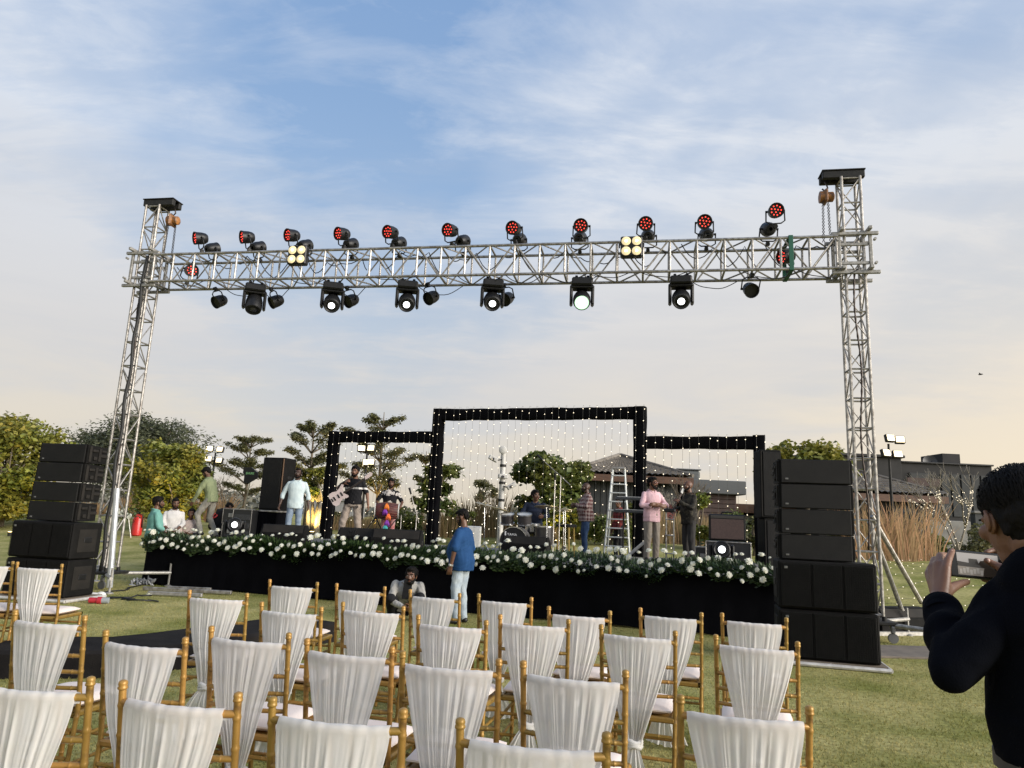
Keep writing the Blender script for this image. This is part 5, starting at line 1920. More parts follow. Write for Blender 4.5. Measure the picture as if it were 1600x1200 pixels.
def make_chair(label):
    t = thing('sashed_chair', label, 'chair', (0, 0, 0), 0, 'gold chairs with white sashes')
    for s in (-1, 1):
        m = MB()
        zs = [0.0, .15, .30, .45, .60, .75, .90]
        pts = [(s * (CH_W - .012 + .012 * z / .9), back_y(z), z) for z in zs]
        bamboo(m, pts, .0120, [.17, .33, .47, .60, .72, .84, .945])
        e = Vector(pts[-1])
        m.lathe([(0, .0130), (.003, .0158), (.008, .0158), (.011, .0134), (.018, .0150), (.026, .0135), (.030, .007)], e, (0, -.1, 1), 10)
        m.build('back_post', GOLD, t, 50)
        m = MB()
        bamboo(m, [(s * .19, .20, 0), (s * .188, .195, .25), (s * .185, .19, .445)], .0125, [.25, .5, .75])
        m.build('front_leg', GOLD, t, 50)
    for z, nm in ((.862, 'top_rail'), (.725, 'rung'), (.645, 'rung'), (.565, 'rung')):
        m = MB()
        yb = back_y(z)
        bow = .045 if z > .8 else .035
        x = CH_W - .004
        pts = [(x * (i / 8 * 2 - 1), yb - bow * (1 - (i / 8 * 2 - 1) ** 2), z) for i in range(9)]
        bamboo(m, pts, .0125 if z > .8 else .0105, [.10, .28, .5, .72, .90], 8)
        m.build(nm, GOLD, t, 50)
    for i in range(5):
        x = -.13 + .065 * i
        f = 1 - (x / CH_W) ** 2
        m = MB()
        bamboo(m, [(x, back_y(.862) - .045 * f, .855), (x, back_y(.725) - .035 * f, .73)], .0085, [.5], 7)
        m.build('spindle', GOLD, t, 50)
    m = MB()
    for a, b in (((-.19, -.19), (.19, -.19)), ((-.19, .19), (.19, .19)), ((-.19, -.19), (-.19, .19)), ((.19, -.19), (.19, .19))):
        m.box(((a[0] + b[0]) / 2, (a[1] + b[1]) / 2, .435), (abs(a[0] - b[0]) + .03, abs(a[1] - b[1]) + .03, .032), .008)
    m.box((0, 0, .437), (.36, .36, .012))
    m.build('seat_frame', GOLD, t, 35)
    for z in (.20, .32):
        for s in (-1, 1):
            m = MB()
            bamboo(m, [(s * .196, -.205, z), (s * .188, .196, z)], .0095, [.2, .5, .8], 7)
            m.build('stretcher', GOLD, t, 50)
        for y in (-.205, .196):
            m = MB()
            bamboo(m, [(-.19, y, z + .03), (.19, y, z + .03)], .0095, [.2, .5, .8], 7)
            m.build('stretcher', GOLD, t, 50)
    # cushion: soft box
    vs, fs = [], []
    k = 14
    for side in (1, -1):
        for i in range(k + 1):
            for j in range(k + 1):
                u, v = i / k * 2 - 1, j / k * 2 - 1
                f = (1 - u ** 4) ** .45 * (1 - v ** 4) ** .45
                q = .97 - .02 * (abs(u) * abs(v))
                vs.append((u * .195 * q, v * .195 * q, .478 + side * (.004 + .026 * f)))
    o = (k + 1) ** 2
    for i in range(k):
        for j in range(k):
            a = i * (k + 1) + j
            fs.append((a, a + k + 1, a + k + 2, a + 1))
            fs.append((o + a, o + a + 1, o + a + k + 2, o + a + k + 1))
    for i in range(k):
        for (a, b) in ((i * (k + 1), (i + 1) * (k + 1)), ((i + 1) * (k + 1) + k, i * (k + 1) + k), (i + 1, i), (k * (k + 1) + i, k * (k + 1) + i + 1)):
            fs.append((a, b, b + o, a + o))
    MB().add(vs, fs).build('cushion', CUSH, t, 60)
    return t


def sash_meshes(seed):
    """Chiffon laid over the top rail, gathered to a knot behind the seat, its tail falling behind the legs."""
    rr = random.Random(seed)
    NU, NV = 96, 46
    folds = []
    for fq, am in ((4.3, .0024), (9, .0030), (15, .0024), (26, .0014), (41, .0006)):
        folds.append((fq * rr.uniform(.85, 1.15), rr.uniform(0, 6.28), am * rr.uniform(.7, 1.3)))
    cen = [rr.uniform(-.055, .035), rr.uniform(-.03, .03)]
    hw_ = rr.uniform(.178, .192)
    sk_ = rr.uniform(-.5, .5)
    ex_ = rr.uniform(1.05, 1.6)
    ztie = rr.uniform(.25, .34)
    zr = .862
    # density of gathers: a warp of u so that some folds bunch up
    wph = [rr.uniform(0, 6.28) for _ in range(3)]

    def warp(u):
        return u + .060 * math.sin(4 * u + wph[0]) + .028 * math.sin(9 * u + wph[1]) + .014 * math.sin(19 * u + wph[2])
    vs, fs = [], []
    for j in range(NV + 1):
        v = j / NV
        for i in range(NU + 1):
            u = warp(i / NU * 2 - 1)
            u = max(-1.03, min(1.03, u))
            if v < .16:                       # front flap and the turn over the rail
                a = v / .16
                th = PI * a
                x = u * .186
                yb = back_y(zr) - .045 * (1 - (x / CH_W) ** 2)
                rad = .0178 + .0008 * sum(math.sin(q * (u + 1) * 2.1 + p) for q, p, am in folds[:3]) * (.4 + .6 * a)
                if a < .35:
                    y, z = yb + .015, zr - .022 * (1 - a / .35)
                else:
                    b = (a - .35) / .65 * PI
                    y, z = yb + rad * math.cos(b), zr + rad * math.sin(b)
            else:
                w = (v - .16) / .84
                z = zr - w * (zr - ztie)
                e = w ** ex_
                half = hw_ + (.042 - hw_) * e
                cx = cen[0] * e
                x = cx + u * half * (1 + .10 * sk_ * u * math.sin(PI * w))
                sm = min(1, max(0, (w - .45) / .55))
                sm = sm * sm * (3 - 2 * sm)
                bow = .045 * max(0, 1 - (x / CH_W) ** 2) * (1 - sm)
                y = back_y(max(z, .45)) - bow - .0178 - .012 * min(1, w * 3.2) - .020 * w
                amp = (.52 + .95 * w) * min(1, .10 + w * 6)
                y -= sum(am * (1 - 2 * abs(math.sin(q * (u + 1) * 1.55 + p + (.9 * w if n_ % 2 else -.7 * w)))) for n_, (q, p, am) in enumerate(folds)) * amp
                x += .0025 * math.sin(17 * u + 5 * w + wph[0]) * w

            vs.append((x, y, z))
    for j in range(NV):
        for i in range(NU):
            a = j * (NU + 1) + i
            fs.append((a, a + NU + 1, a + NU + 2, a + 1))
    body = MB().add(vs, fs).mesh('sash', SASH, 180)
    # tail
    vs, fs = [], []
    NU2, NV2 = 48, 26
    ty = back_y(.45) - .05
    for j in range(NV2 + 1):
        w = j / NV2
        for i in range(NU2 + 1):
            u = i / NU2 * 2 - 1
            half = .028 + .115 * w ** .8
            z = ztie - .01 - w * (ztie - .03) + .03 * abs(u) * w
            x = cen[0] + cen[1] * w * 2 + u * half
            y = ty - .03 * math.sin(PI * min(1, w * 1.3)) - sum(am * 1.5 * math.sin(q * (u + 1) * 1.7 + p * 1.3 + w) for q, p, am in folds) * (.7 + 1.3 * w)
            vs.append((x, y, z))
    for j in range(NV2):
        for i in range(NU2):
            a = j * (NU2 + 1) + i
            fs.append((a, a + NU2 + 1, a + NU2 + 2, a + 1))
    tail = MB().add(vs, fs).mesh('sash_tail', SASH, 180)
    kn = MB()
    for q in range(3):
        kn.path([(cen[0] + .045 * math.cos(2 * PI * i / 14), ty + .022 + .035 * math.sin(2 * PI * i / 14), ztie + .012 * (q - 1) + .006 * math.sin(i * 1.3 + q)) for i in range(14)], .013, 7, closed=True)
    return body, tail, kn.mesh('sash_knot', SASH, 180)


SASHES = [sash_meshes(s) for s in (3, 14, 25, 36, 47, 58)]
# picture positions of the two post tops of every chair, row by row
ROWS = [
    ('nearest row', [(-45, 1046, 152, 1058), (189, 1064, 378, 1084), (421, 1091, 636, 1108), (711, 1124, 957, 1146)]),
    ('second row', [(28, 954, 130, 962), (168, 985, 289, 997), (332, 979, 451, 990), (479, 998, 615, 1012), (632, 1019, 777, 1030), (817, 1033, 979, 1049), (1070, 1088, 1257, 1104)]),
    ('third row', [(300, 923, 383, 927), (412, 941, 500, 949), (537, 941, 630, 948), (657, 961, 757, 970), (783, 961, 887, 968), (940, 976, 1055, 987), (1119, 992, 1246, 1004)]),
    ('row nearest the stage', [(424, 906, 494, 910), (526, 912, 602, 917), (642, 921, 718, 928), (748, 928, 831, 934), (861, 948, 950, 955), (1002, 950, 1095, 958), (1129, 958, 1228, 966)]),
    ('pair on the far left', [(-48, 875, 20, 877), (32, 879, 93, 881)]),
]
proto = make_chair('')
first = True
cr = random.Random(4)
ci = 0
for rname, row in ROWS:
    for k, (xa, ya, xb, yb) in enumerate(row):
        a, b = G(xa, ya, .925), G(xb, yb, .925)
        m = (a + b) / 2
        yaw = math.atan2(b.y - a.y, b.x - a.x)
        w = (b - a).length
        base = math.radians(-12.5)
        yaw = base + max(-.10, min(.10, (yaw - base) * .6)) if 'far left' not in rname else math.radians(-2)
        lab = {0: 'leftmost', 1: 'second from left', 2: 'third from left', 3: 'fourth from left', 4: 'fifth from left', 5: 'sixth from left', 6: 'rightmost'}[k]
        if rname == 'nearest row' and k == 3:
            lab = 'rightmost'
        if 'far left' in rname:
            lab = ('left', 'right')[k]
        label = 'gold bamboo chair with gathered white sash, %s in the %s' % (lab, rname)
        off = Matrix.Rotation(yaw, 3, 'Z') @ Vector((0, back_y(.9), 0))
        loc = (m.x - off.x, m.y - off.y, 0)
        if first:
            ch, first = proto, False
            proto_kids = list(proto.children)
            ch.location, ch.rotation_euler, ch['label'] = loc, (0, 0, yaw), label
        else:
            ch = thing('sashed_chair', label, 'chair', loc, yaw, 'gold chairs with white sashes')
            for o in proto_kids:
                c = o.copy()
                COL.objects.link(c)
                c.parent = ch
        s3 = SASHES[(ci * 5 + k) % 6]
        sash = link('sash', s3[0], ch)
        link('sash_knot', s3[2], sash)
        link('sash_tail', s3[1], sash)
        ci += 1

# low black covered riser lying across the grass between the chairs
RIS = mat('black_felt', (.010, .009, .009), (.018, .016, .015), rough=.95, scale=4, bump=.3, bscale=90, spec=.1)
rz_ = thing('low_riser', 'low black cloth covered riser lying on the grass between the chair rows', 'riser', (0, 0, 0))
q = [G(-40, 1062), G(165, 1060), G(300, 1044), G(524, 1003)]
pts = [(p.x, p.y) for p in q]
n_ = len(pts)
vs, fs = [], []
for i, (x, y) in enumerate(pts):
    d = Vector((pts[min(i + 1, n_ - 1)][0] - pts[max(i - 1, 0)][0], pts[min(i + 1, n_ - 1)][1] - pts[max(i - 1, 0)][1], 0)).normalized()
    nn = Vector((-d.y, d.x, 0))
    for o_, z in ((0, 0.0), (0, .20), (.04, .225), (.78, .225), (.82, .20), (.82, 0)):
        vs.append((x + nn.x * o_, y + nn.y * o_, z))
for i in range(n_ - 1):
    for k in range(5):
        a = i * 6 + k
        fs.append((a, a + 6, a + 7, a + 1))
fs += [(0, 1, 2, 3, 4, 5), tuple(range(n_ * 6 - 1, n_ * 6 - 7, -1))]
MB().add(vs, fs).build('felt_cover', RIS, rz_, 30)

# red and grey lamp, white lumps and leads by the left tower foot
p = G(152, 938, .05)
rl = thing('red_connector', 'red and grey power connector lying by the left tower foot', 'connector', p, .2)
MB().lathe([(-.12, .03), (-.11, .042), (0, .042), (.005, .055), (.06, .055), (.065, .045)], (0, 0, 0), (1, 0, 0), 12).build('sleeve', mat('red_plastic', (.35, .02, .03), rough=.4), rl)
MB().lathe([(.066, .045), (.16, .045), (.165, .03)], (0, 0, 0), (1, 0, 0), 12).build('plug', mat('grey_plastic', (.25, .27, .28), rough=.4), rl)
p = G(145, 930, .04)
tag(MB().ball((0, 0, 0), (.16, .07, .045), 12, 6).ball((.12, .02, .01), (.08, .06, .05), 10, 6).build('white_rag', mat('white_rag', (.6, .6, .58), rough=.9), None, 180, p), 'small white rag by the left tower foot', 'rag')
br = random.Random(12)
for i, (px0, py0, px1, py1) in enumerate(((150, 930, 240, 912), (140, 936, 235, 930), (170, 934, 255, 940))):
    a, b = G(px0, py0, .02), G(px1, py1, .02)
    tag(MB().path([a.lerp(b, k / 10) + Vector((br.uniform(-.12, .12), br.uniform(-.15, .15), .0)) for k in range(11)], .012, 5).build('cable', CABLE, None, 180),
        ('black lead running from the left tower foot to the stage corner', 'loose black lead on the grass below the red connector', 'black lead curling in front of the silver pipes')[i], 'cable')
# fire extinguisher and white flowers behind the left end of the stage
p = at(213, 832, 24.5)
fe = thing('fire_extinguisher', 'red fire extinguisher standing on the grass behind the man in teal', 'fire extinguisher', (p.x, 24.5, ground_h(p.x, 24.5)))
fe.scale = (1.35, 1.35, 1.35)
MB().lathe([(0, .10), (.02, .12), (.42, .12), (.50, .07), (.54, .03)], (0, 0, 0), (0, 0, 1), 16).build('cylinder', mat('extinguisher_red', (.50, .022, .018), rough=.35), fe)
MB().box((0, -.02, .57), (.05, .14, .05), .012).tube((0, 0, .52), (0, 0, .58), .025, 8).build('valve', BLACK, fe)
MB().path([(0, -.05, .56), (.13, -.05, .5), (.14, -.04, .2)], .014, 6).build('hose', BLACK, fe, 180)
p = at(196, 800, 24)
fb = thing('flower_stand', 'white flower arrangement on a thin white stand behind the left tower', 'flowers', (p.x, 24.0, ground_h(p.x, 24)))
hz = at(196, 803, 24).z - ground_h(p.x, 24)
for s in (-1, 1):
    MB().tube((s * .3, 0, 0), (s * .12, 0, hz - .1), .015, 6).build('leg', FRAME_W, fb)
MB().tube((-.30, 0, hz - .12), (.30, 0, hz - .12), .015, 6).build('crossbar', FRAME_W, fb)
g2 = np.random.default_rng(4)
link('leaves', leaf_mesh('leaves', g2.normal(size=(260, 3)) * np.array([.22, .12, .10]) + np.array([0, 0, hz]), np.full(260, .10), LEAF_D, 4), fb)
for k in range(14):
    link('flower', BLOOMS[k % 4], fb, mat=Matrix.Translation((fr.gauss(0, .20), fr.uniform(-.2, -.02), hz + fr.gauss(.02, .10))) @ Euler((1.2, 0, 0)).to_matrix().to_4x4() @ Matrix.Scale(1.15, 4))
p = at(1532, 585, 70)
bi = MB().ball((0, 0, 0), (.08, .22, .07), 8, 6)
for s in (-1, 1):
    bi.add([(s * .04, .08, .02), (s * .04, -.08, .02), (s * .30, -.06, .12), (s * .30, .04, .12), (s * .55, -.06, .04)], [(0, 1, 2, 3), (3, 2, 4)])
tag(bi.build('bird', STEEL_B, None, 30, p, .6), 'tiny dark bird in the sky at the right', 'bird')
# ------------------------------------------------------------------ people
JOBS = []                                    # shapes waiting to be fused into one skin each


def capsule(mb, a, b, ra, rb, n=12):
    a, b = Vector(a), Vector(b)
    d = b - a
    L = d.length
    if L < 1e-5:
        return mb.ball(a, ra, n, 8)
    ax = d / L
    prof = []
    for k in range(4):
        th = PI / 2 * (1 - k / 4)
        prof.append((-ra * math.sin(th), max(ra * math.cos(th), .0004)))
    prof.append((0, ra))
    prof.append((L, rb))
    for k in range(1, 5):
        th = PI / 2 * k / 4
        prof.append((L + rb * math.sin(th), max(rb * math.cos(th), .0004)))
    return mb.lathe(prof, a, ax, n)


def torso(mb, rings, n=20):
    """rings: (centre, half width, half depth, tilt about x, twist about z)."""
    vs, fs = [], []
    m = len(rings)
    for c, rx, ry, tilt, tw in rings:
        R = Euler((tilt, 0, tw)).to_matrix()
        for k in range(n):
            a = 2 * PI * k / n
            ca, sa = math.cos(a), math.sin(a)
            e = .86
            vs.append(Vector(c) + R @ Vector((math.copysign(abs(ca) ** e, ca) * rx, math.copysign(abs(sa) ** e, sa) * ry, 0)))
    for i in range(m - 1):
        for k in range(n):
            k2 = (k + 1) % n
            fs.append((i * n + k, i * n + k2, (i + 1) * n + k2, (i + 1) * n + k))
    fs.append(tuple(range(n - 1, -1, -1)))
    fs.append(tuple((m - 1) * n + k for k in range(n)))
    return mb.add(vs, fs)


def fuse(mb, name, m, parent, voxel, smooth=3, wrinkle=0.0, seed=0, wf=14.0):
    me = bpy.data.meshes.new('shape')
    me.from_pydata(mb.v, [], mb.f)
    me.update()
    o = bpy.data.objects.new('shape', me)
    COL.objects.link(o)
    r = o.modifiers.new('r', 'REMESH')
    r.mode, r.voxel_size, r.use_smooth_shade = 'VOXEL', voxel, True
    if smooth:
        s = o.modifiers.new('s', 'SMOOTH')
        s.factor, s.iterations = .5, smooth
    JOBS.append((o, name, m, parent, wrinkle, seed, wf))


def run_jobs():
    bpy.context.view_layer.update()
    dg = bpy.context.evaluated_depsgraph_get()
    for o, name, m, parent, wr_, seed, wf in JOBS:
        me = bpy.data.meshes.new_from_object(o.evaluated_get(dg))
        me.name = name
        me.materials.clear()
        for mm in (m if isinstance(m, (list, tuple)) else [m]):
            me.materials.append(mm)
        n = len(me.vertices)
        if wr_ and n:
            co = np.empty(n * 3, np.float32)
            me.vertices.foreach_get('co', co)
            nr = np.empty(n * 3, np.float32)
            me.vertices.foreach_get('normal', nr)
            co, nr = co.reshape(-1, 3), nr.reshape(-1, 3)
            g = np.random.default_rng(seed)
            h = np.zeros(n)
            for k in range(9):
                d = g.normal(size=3) * wf * (0.6 + .28 * k)
                d[2] *= .75
                ph = co @ d + g.random() * 6.28 + 1.2 * np.sin(co @ (g.normal(size=3) * wf * .5))
                h += (1 - np.abs(np.sin(ph))) * .35 / (1 + .25 * k) + .12 * np.sin(ph * 1.7)
            co += nr * (h - h.mean())[:, None] * wr_
            me.vertices.foreach_set('co', co.ravel())
        me.shade_smooth()
        me.update()
        link(name, me, parent)
        src = o.data
        bpy.data.objects.remove(o)
        bpy.data.meshes.remove(src)
    JOBS.clear()


def hand(mb, w, u, n_, side, s=1.0, curl=(.35, .45, .3), thumb=.6, spread=.06):
    """Palm and five fingers from wrist `w` along `u`; the palm faces `n_`; side = +1 puts the thumb on u x n."""
    u = Vector(u).normalized()
    n_ = Vector(n_)
    n_ = (n_ - u * n_.dot(u)).normalized()
    t = u.cross(n_).normalized() * side
    w = Vector(w)
    L = .088 * s
    for k in range(4):
        o = (k - 1.5) * .0195 * s
        capsule(mb, w + t * o * -.55 + u * .005 * s, w + t * -o + u * L, .0165 * s, .0125 * s, 8)
    for k, ln in enumerate((.074, .082, .076, .060)):
        o = (1.5 - k) * .0205 * s
        p = w + t * o + u * L
        d = (u + t * (1.5 - k) * spread).normalized()
        ang = 0
        for q, (fr__, r) in enumerate(((.42, .0096), (.32, .0088), (.26, .0080))):
            ang += curl[q] * (1 + .06 * k)
            e = d * math.cos(ang) + n_ * math.sin(ang)
            p2 = p + e * ln * fr__ * s
            capsule(mb, p, p2, r * s, r * .93 * s, 8)
            p = p2
    p = w + u * .022 * s + t * .022 * s
    d = (u * .62 + t * .62 + n_ * thumb).normalized()
    p2 = p + d * .048 * s
    capsule(mb, p, p2, .016 * s, .0115 * s, 8)
    d2 = (d + u * .5 + n_ * .15).normalized()
    capsule(mb, p2, p2 + d2 * .03 * s, .0112 * s, .0098 * s, 8)
    capsule(mb, p2 + d2 * .03 * s, p2 + d2 * .055 * s, .0098 * s, .0084 * s, 8)


def head_shape(mb, c, R, s=1.0):
    c = Vector(c)

    def e(p, r):
        mb.ball(c + R @ (Vector(p) * s), tuple(x * s for x in r), 18, 12, R)

    def cp(p, q, ra, rb):
        capsule(mb, c + R @ (Vector(p) * s), c + R @ (Vector(q) * s), ra * s, rb * s, 8)
    e((0, -.012, .032), (.076, .096, .086))
    e((0, .022, -.022), (.063, .076, .082))
    e((0, .038, -.078), (.046, .050, .036))
    cp((-.032, .083, .030), (.032, .083, .030), .012, .012)
    cp((0, .092, .014), (0, .110, -.026), .008, .013)
    cp((-.012, .100, -.028), (.012, .100, -.028), .010, .010)
    cp((-.018, .086, -.055), (.018, .086, -.055), .010, .010)
    cp((-.014, .085, -.067), (.014, .085, -.067), .010, .010)
    for k in (-1, 1):
        e((k * .046, .066, -.012), (.022, .022, .022))
        e((k * .077, -.004, -.008), (.010, .020, .031))
        e((k * .074, .004, -.030), (.009, .010, .012))


CLOTH = {}


def cloth(name, c, c2=None, **k):
    if name not in CLOTH:
        k.setdefault('rough', .85)
        k.setdefault('scale', 6)
        CLOTH[name] = mat(name, c, c2, bump=.15, bscale=180, spec=.2, **k)
    return CLOTH[name]


SHOE_B = mat('black_shoe', (.015, .014, .014), rough=.5)
SHOE_W = mat('pale_shoe', (.55, .50, .47), rough=.6)
SOLE = mat('white_sole', (.6, .6, .58), rough=.7)
EYE_W = mat('eye_white', (.30, .26, .23), rough=.3)
EYE_D = mat('dark_iris', (.01, .007, .005), rough=.2)
LIP = mat('lip', (.16, .06, .05), rough=.5)


def person(label, loc, yaw, h=1.70, J=None, skin='brown', shirt=None, sleeve='short', trousers=None, shoe=None, hair='short', beard=None,
           headyaw=0.0, headpitch=0.0, headroll=0.0, belly=0.0, wide=1.0, hem=.84, lean=0.0, legs=True, curl=None, collar=True, seed=1, group=None, sitting=False,
           bend=None, cuff=.85, hands=None, voxel=.0095, sleeve_loose=1.0, leg_loose=1.0, stand_h=None):
    """Local frame: +y is the way the person faces, +x their right, z up from what they stand on; joints in metres for a 1.70 m body."""
    s = h / 1.70
    j = dict(pelvis=(0, 0, .93), waist=(0, .005, 1.06), chest=(0, .0, 1.25), sho=(0, -.015, 1.395), neck=(0, -.01, 1.46), head=(0, .025, 1.585),
             shL=(-.168, -.015, 1.352), elL=(-.235, -.04, 1.11), wrL=(-.245, .03, .87), shR=(.168, -.015, 1.352), elR=(.235, -.04, 1.11), wrR=(.245, .03, .87),
             hiL=(-.090, 0, .90), knL=(-.105, .02, .49), anL=(-.115, -.02, .085), hiR=(.090, 0, .90), knR=(.105, .02, .49), anR=(.115, -.02, .085),
             toeL=(-.30, .95), toeR=(.30, .95))
    if bend:                                 # lean the upper body forward about the hips
        R = Matrix.Rotation(-bend, 3, 'X')
        hip = Vector((0, 0, .93))
        for k in ('waist', 'chest', 'sho', 'neck', 'head', 'shL', 'shR', 'elL', 'elR', 'wrL', 'wrR'):
            f = .45 if k == 'waist' else 1
            j[k] = tuple(hip + (Matrix.Rotation(-bend * f, 3, 'X') @ (Vector(j[k]) - hip)))
    if J:
        j.update(J)
    P = {k: (Vector(v) * s if len(v) == 3 else v) for k, v in j.items()}
    t = thing('person', label, 'person', loc, yaw, group)
    sk = SKINS[skin]
    W = wide

    def spine_tilt(a, b):
        d = P[b] - P[a]
        return -math.atan2(d.y, d.z)
    t1, t2, t3 = spine_tilt('pelvis', 'waist'), spine_tilt('waist', 'chest'), spine_tilt('chest', 'sho')
    tn = spine_tilt('sho', 'neck')
    sw = (P['shR'] - P['shL'])
    tws = math.atan2(sw.y, sw.x)
    rw = sw.length / 2

    def rings(o, bottom=None):
        b = belly
        out_ = []
        up = (P['waist'] - P['pelvis']).normalized()
        if bottom is not None:
            out_.append((P['pelvis'] - up * (.93 - bottom) * s, (.158 * W + o) * s, (.112 + b * .55 + o) * s, t1, tws * .1))
        else:
            out_.append((P['pelvis'] - up * .06 * s, (.13 * W + o) * s, (.098 + o) * s, t1, 0))
        out_.append((P['pelvis'], (.163 * W + o) * s, (.115 + b * .7 + o) * s + 0, t1, tws * .2))
        out_.append((P['waist'] + Vector((0, b * .5 * s, 0)), (.150 * W + b * .3 + o) * s, (.108 + b * .85 + o) * s, (t1 + t2) / 2, tws * .5))
        out_.append((P['waist'].lerp(P['chest'], .5) + Vector((0, b * .4 * s, 0)), (.160 * W + b * .2 + o) * s, (.112 + b * .55 + o) * s, t2, tws * .75))
        out_.append((P['chest'], (.172 * W + o) * s, (.117 + b * .2 + o) * s, t2, tws))
        out_.append((P['chest'].lerp(P['sho'], .62), rw * 1.0 + o * s, (.105 + o) * s, t3, tws))
        out_.append((P['sho'], rw * .88 + o * s, (.076 + o * .8) * s, t3, tws))
        out_.append((P['sho'].lerp(P['neck'], .62), (.078 + o * .6) * s, (.060 + o * .6) * s, tn, tws))
        return out_
    body = MB()
    torso(body, rings(0))
    capsule(body, P['sho'], P['neck'].lerp(P['head'], .45), .060 * s, .054 * s)
    HR = Euler((headpitch, headroll, headyaw), 'ZYX').to_matrix()
    HR = Matrix.Rotation(headyaw, 3, 'Z') @ Matrix.Rotation(headpitch, 3, 'X') @ Matrix.Rotation(headroll, 3, 'Y')
    head_shape(body, P['head'], HR, s)
    for k, sd in (('L', -1), ('R', 1)):
        capsule(body, P['sh' + k], P['el' + k], .047 * s, .038 * s)
        capsule(body, P['el' + k], P['wr' + k], .040 * s, .027 * s)
        u = (P['wr' + k] - P['el' + k]).normalized()
        hd = (hands or {}).get(k, {})
        n_ = Vector(hd.get('n', (-sd * .9, .35, .1)))
        uu = Vector(hd['u']) if 'u' in hd else u
        if abs(n_.normalized().dot(uu.normalized())) > .9:
            n_ = Vector((-sd, 0, 0.01))
        hand(body, P['wr' + k], uu, n_, hd.get('side', 1 if uu.cross(n_).y > 0 else -1), s, hd.get('curl', curl or (.35, .45, .35)))
        if legs:
            capsule(body, P['hi' + k], P['kn' + k], .078 * s, .052 * s)
            capsule(body, P['kn' + k], P['an' + k], .053 * s, .036 * s)
    fuse(body, 'body', sk, t, voxel, 2)
    # clothes
    sh = MB()
    torso(sh, rings(.016, hem))
    for k in 'LR':
        a, e, w = P['sh' + k], P['el' + k], P['wr' + k]
        l = sleeve_loose
        if sleeve == 'short':
            c_ = a.lerp(e, cuff)
            capsule(sh, a, c_, .060 * s, .056 * s * l)
        else:
            capsule(sh, a, e, .060 * s, .051 * s * l)
            f = 1.0 if sleeve == 'long' else .42
            capsule(sh, e, e.lerp(w, f * .96), .052 * s * l, (.038 if sleeve == 'long' else .049) * s * l)
    fuse(sh, 'shirt', shirt, t, .012, 2, .010, seed, 13)
    if legs:
        tr = MB()
        torso(tr, [(P['pelvis'] - Vector((0, 0, .09)) * s, .150 * W * s, .118 * s, t1, 0), (P['pelvis'], .170 * W * s, .122 * s, t1, 0), (P['pelvis'].lerp(P['waist'], .45), .158 * W * s, .114 * s, t1, 0)])
        for k in 'LR':
            l = leg_loose
            capsule(tr, P['hi' + k], P['kn' + k], .092 * s * (.5 + .5 * l), .068 * s * l)
            capsule(tr, P['kn' + k], P['an' + k], .067 * s * l, .056 * s * l)
        fuse(tr, 'trousers', trousers, t, .012, 2, .011, seed + 5, 11)
        for k in 'LR':
            a = P['an' + k]
            d = Vector((P['toe' + k][0], P['toe' + k][1], 0)).normalized()
            m = MB()
            capsule(m, a - d * .045 * s + Vector((0, 0, -.040 * s)), a + d * .14 * s + Vector((0, 0, -.050 * s)), .040 * s, .032 * s, 10)
            capsule(m, a + Vector((0, 0, -.01 * s)), a + d * .05 * s + Vector((0, 0, -.03 * s)), .042 * s, .036 * s, 10)
            m.build('shoe', shoe or SHOE_B, t, 180)
    if collar:
        cm_ = MB()
        c = P['sho'].lerp(P['neck'], .60)
        for q in (-1, 1):
            cm_.path([c + Vector((q * .004, .088, -.052)) * s, c + Vector((q * .060, .068, -.006)) * s, c + Vector((q * .078, 0.0, .014)) * s, c + Vector((q * .045, -.066, .022)) * s, c + Vector((0, -.080, .022)) * s], [.009 * s, .014 * s, .015 * s, .015 * s, .015 * s], 6)
        cm_.build('collar', shirt, t, 180)
    # face and hair
    hc = P['head']

    def hp(p):
        return hc + HR @ (Vector(p) * s)
    ey = MB()
    for q in (-1, 1):
        ey.ball(hp((q * .031, .0845, .008)), tuple(x * s for x in (.0135, .009, .0085)), 8, 6, HR)
    eo = ey.build('eyes', EYE_W, t, 180)
    ir = MB()
    for q in (-1, 1):
        ir.ball(hp((q * .031, .0905, .008)), tuple(x * s for x in (.0065, .0045, .0065)), 8, 5, HR)
    ir.build('irises', EYE_D, eo, 180)
    MB().path([hp((-.022, .094, -.061)), hp((0, .0985, -.060)), hp((.022, .094, -.061))], .0045 * s, 5).build('lips', LIP, t, 180)
    bw = MB()
    for q in (-1, 1):
        bw.path([hp((q * .014, .098, .028)), hp((q * .032, .094, .034)), hp((q * .050, .082, .028))], .0052 * s, 5)
    bw.build('eyebrows', HAIR, t, 180)
    if hair != 'bald':
        hm = MB()
        big = {'short': 1.0, 'full': 1.10, 'crop': .95}[hair]
        hm.ball(hp((0, -.026, .052)), tuple(x * s * big for x in (.083, .094, .082)), 18, 12, HR)
        hm.ball(hp((0, -.062, .012)), tuple(x * s for x in (.070, .052, .072)), 16, 10, HR)
        hm.ball(hp((0, .040, .098)), tuple(x * s * big for x in (.058, .046, .030)), 14, 8, HR)
        for q in (-1, 1):
            capsule(hm, hp((q * .072, .022, .05)), hp((q * .073, .022, -.012)), .013 * s, .009 * s, 8)
        fuse(hm, 'hair', HAIR, t, .007, 1, .010, seed + 9, 55)
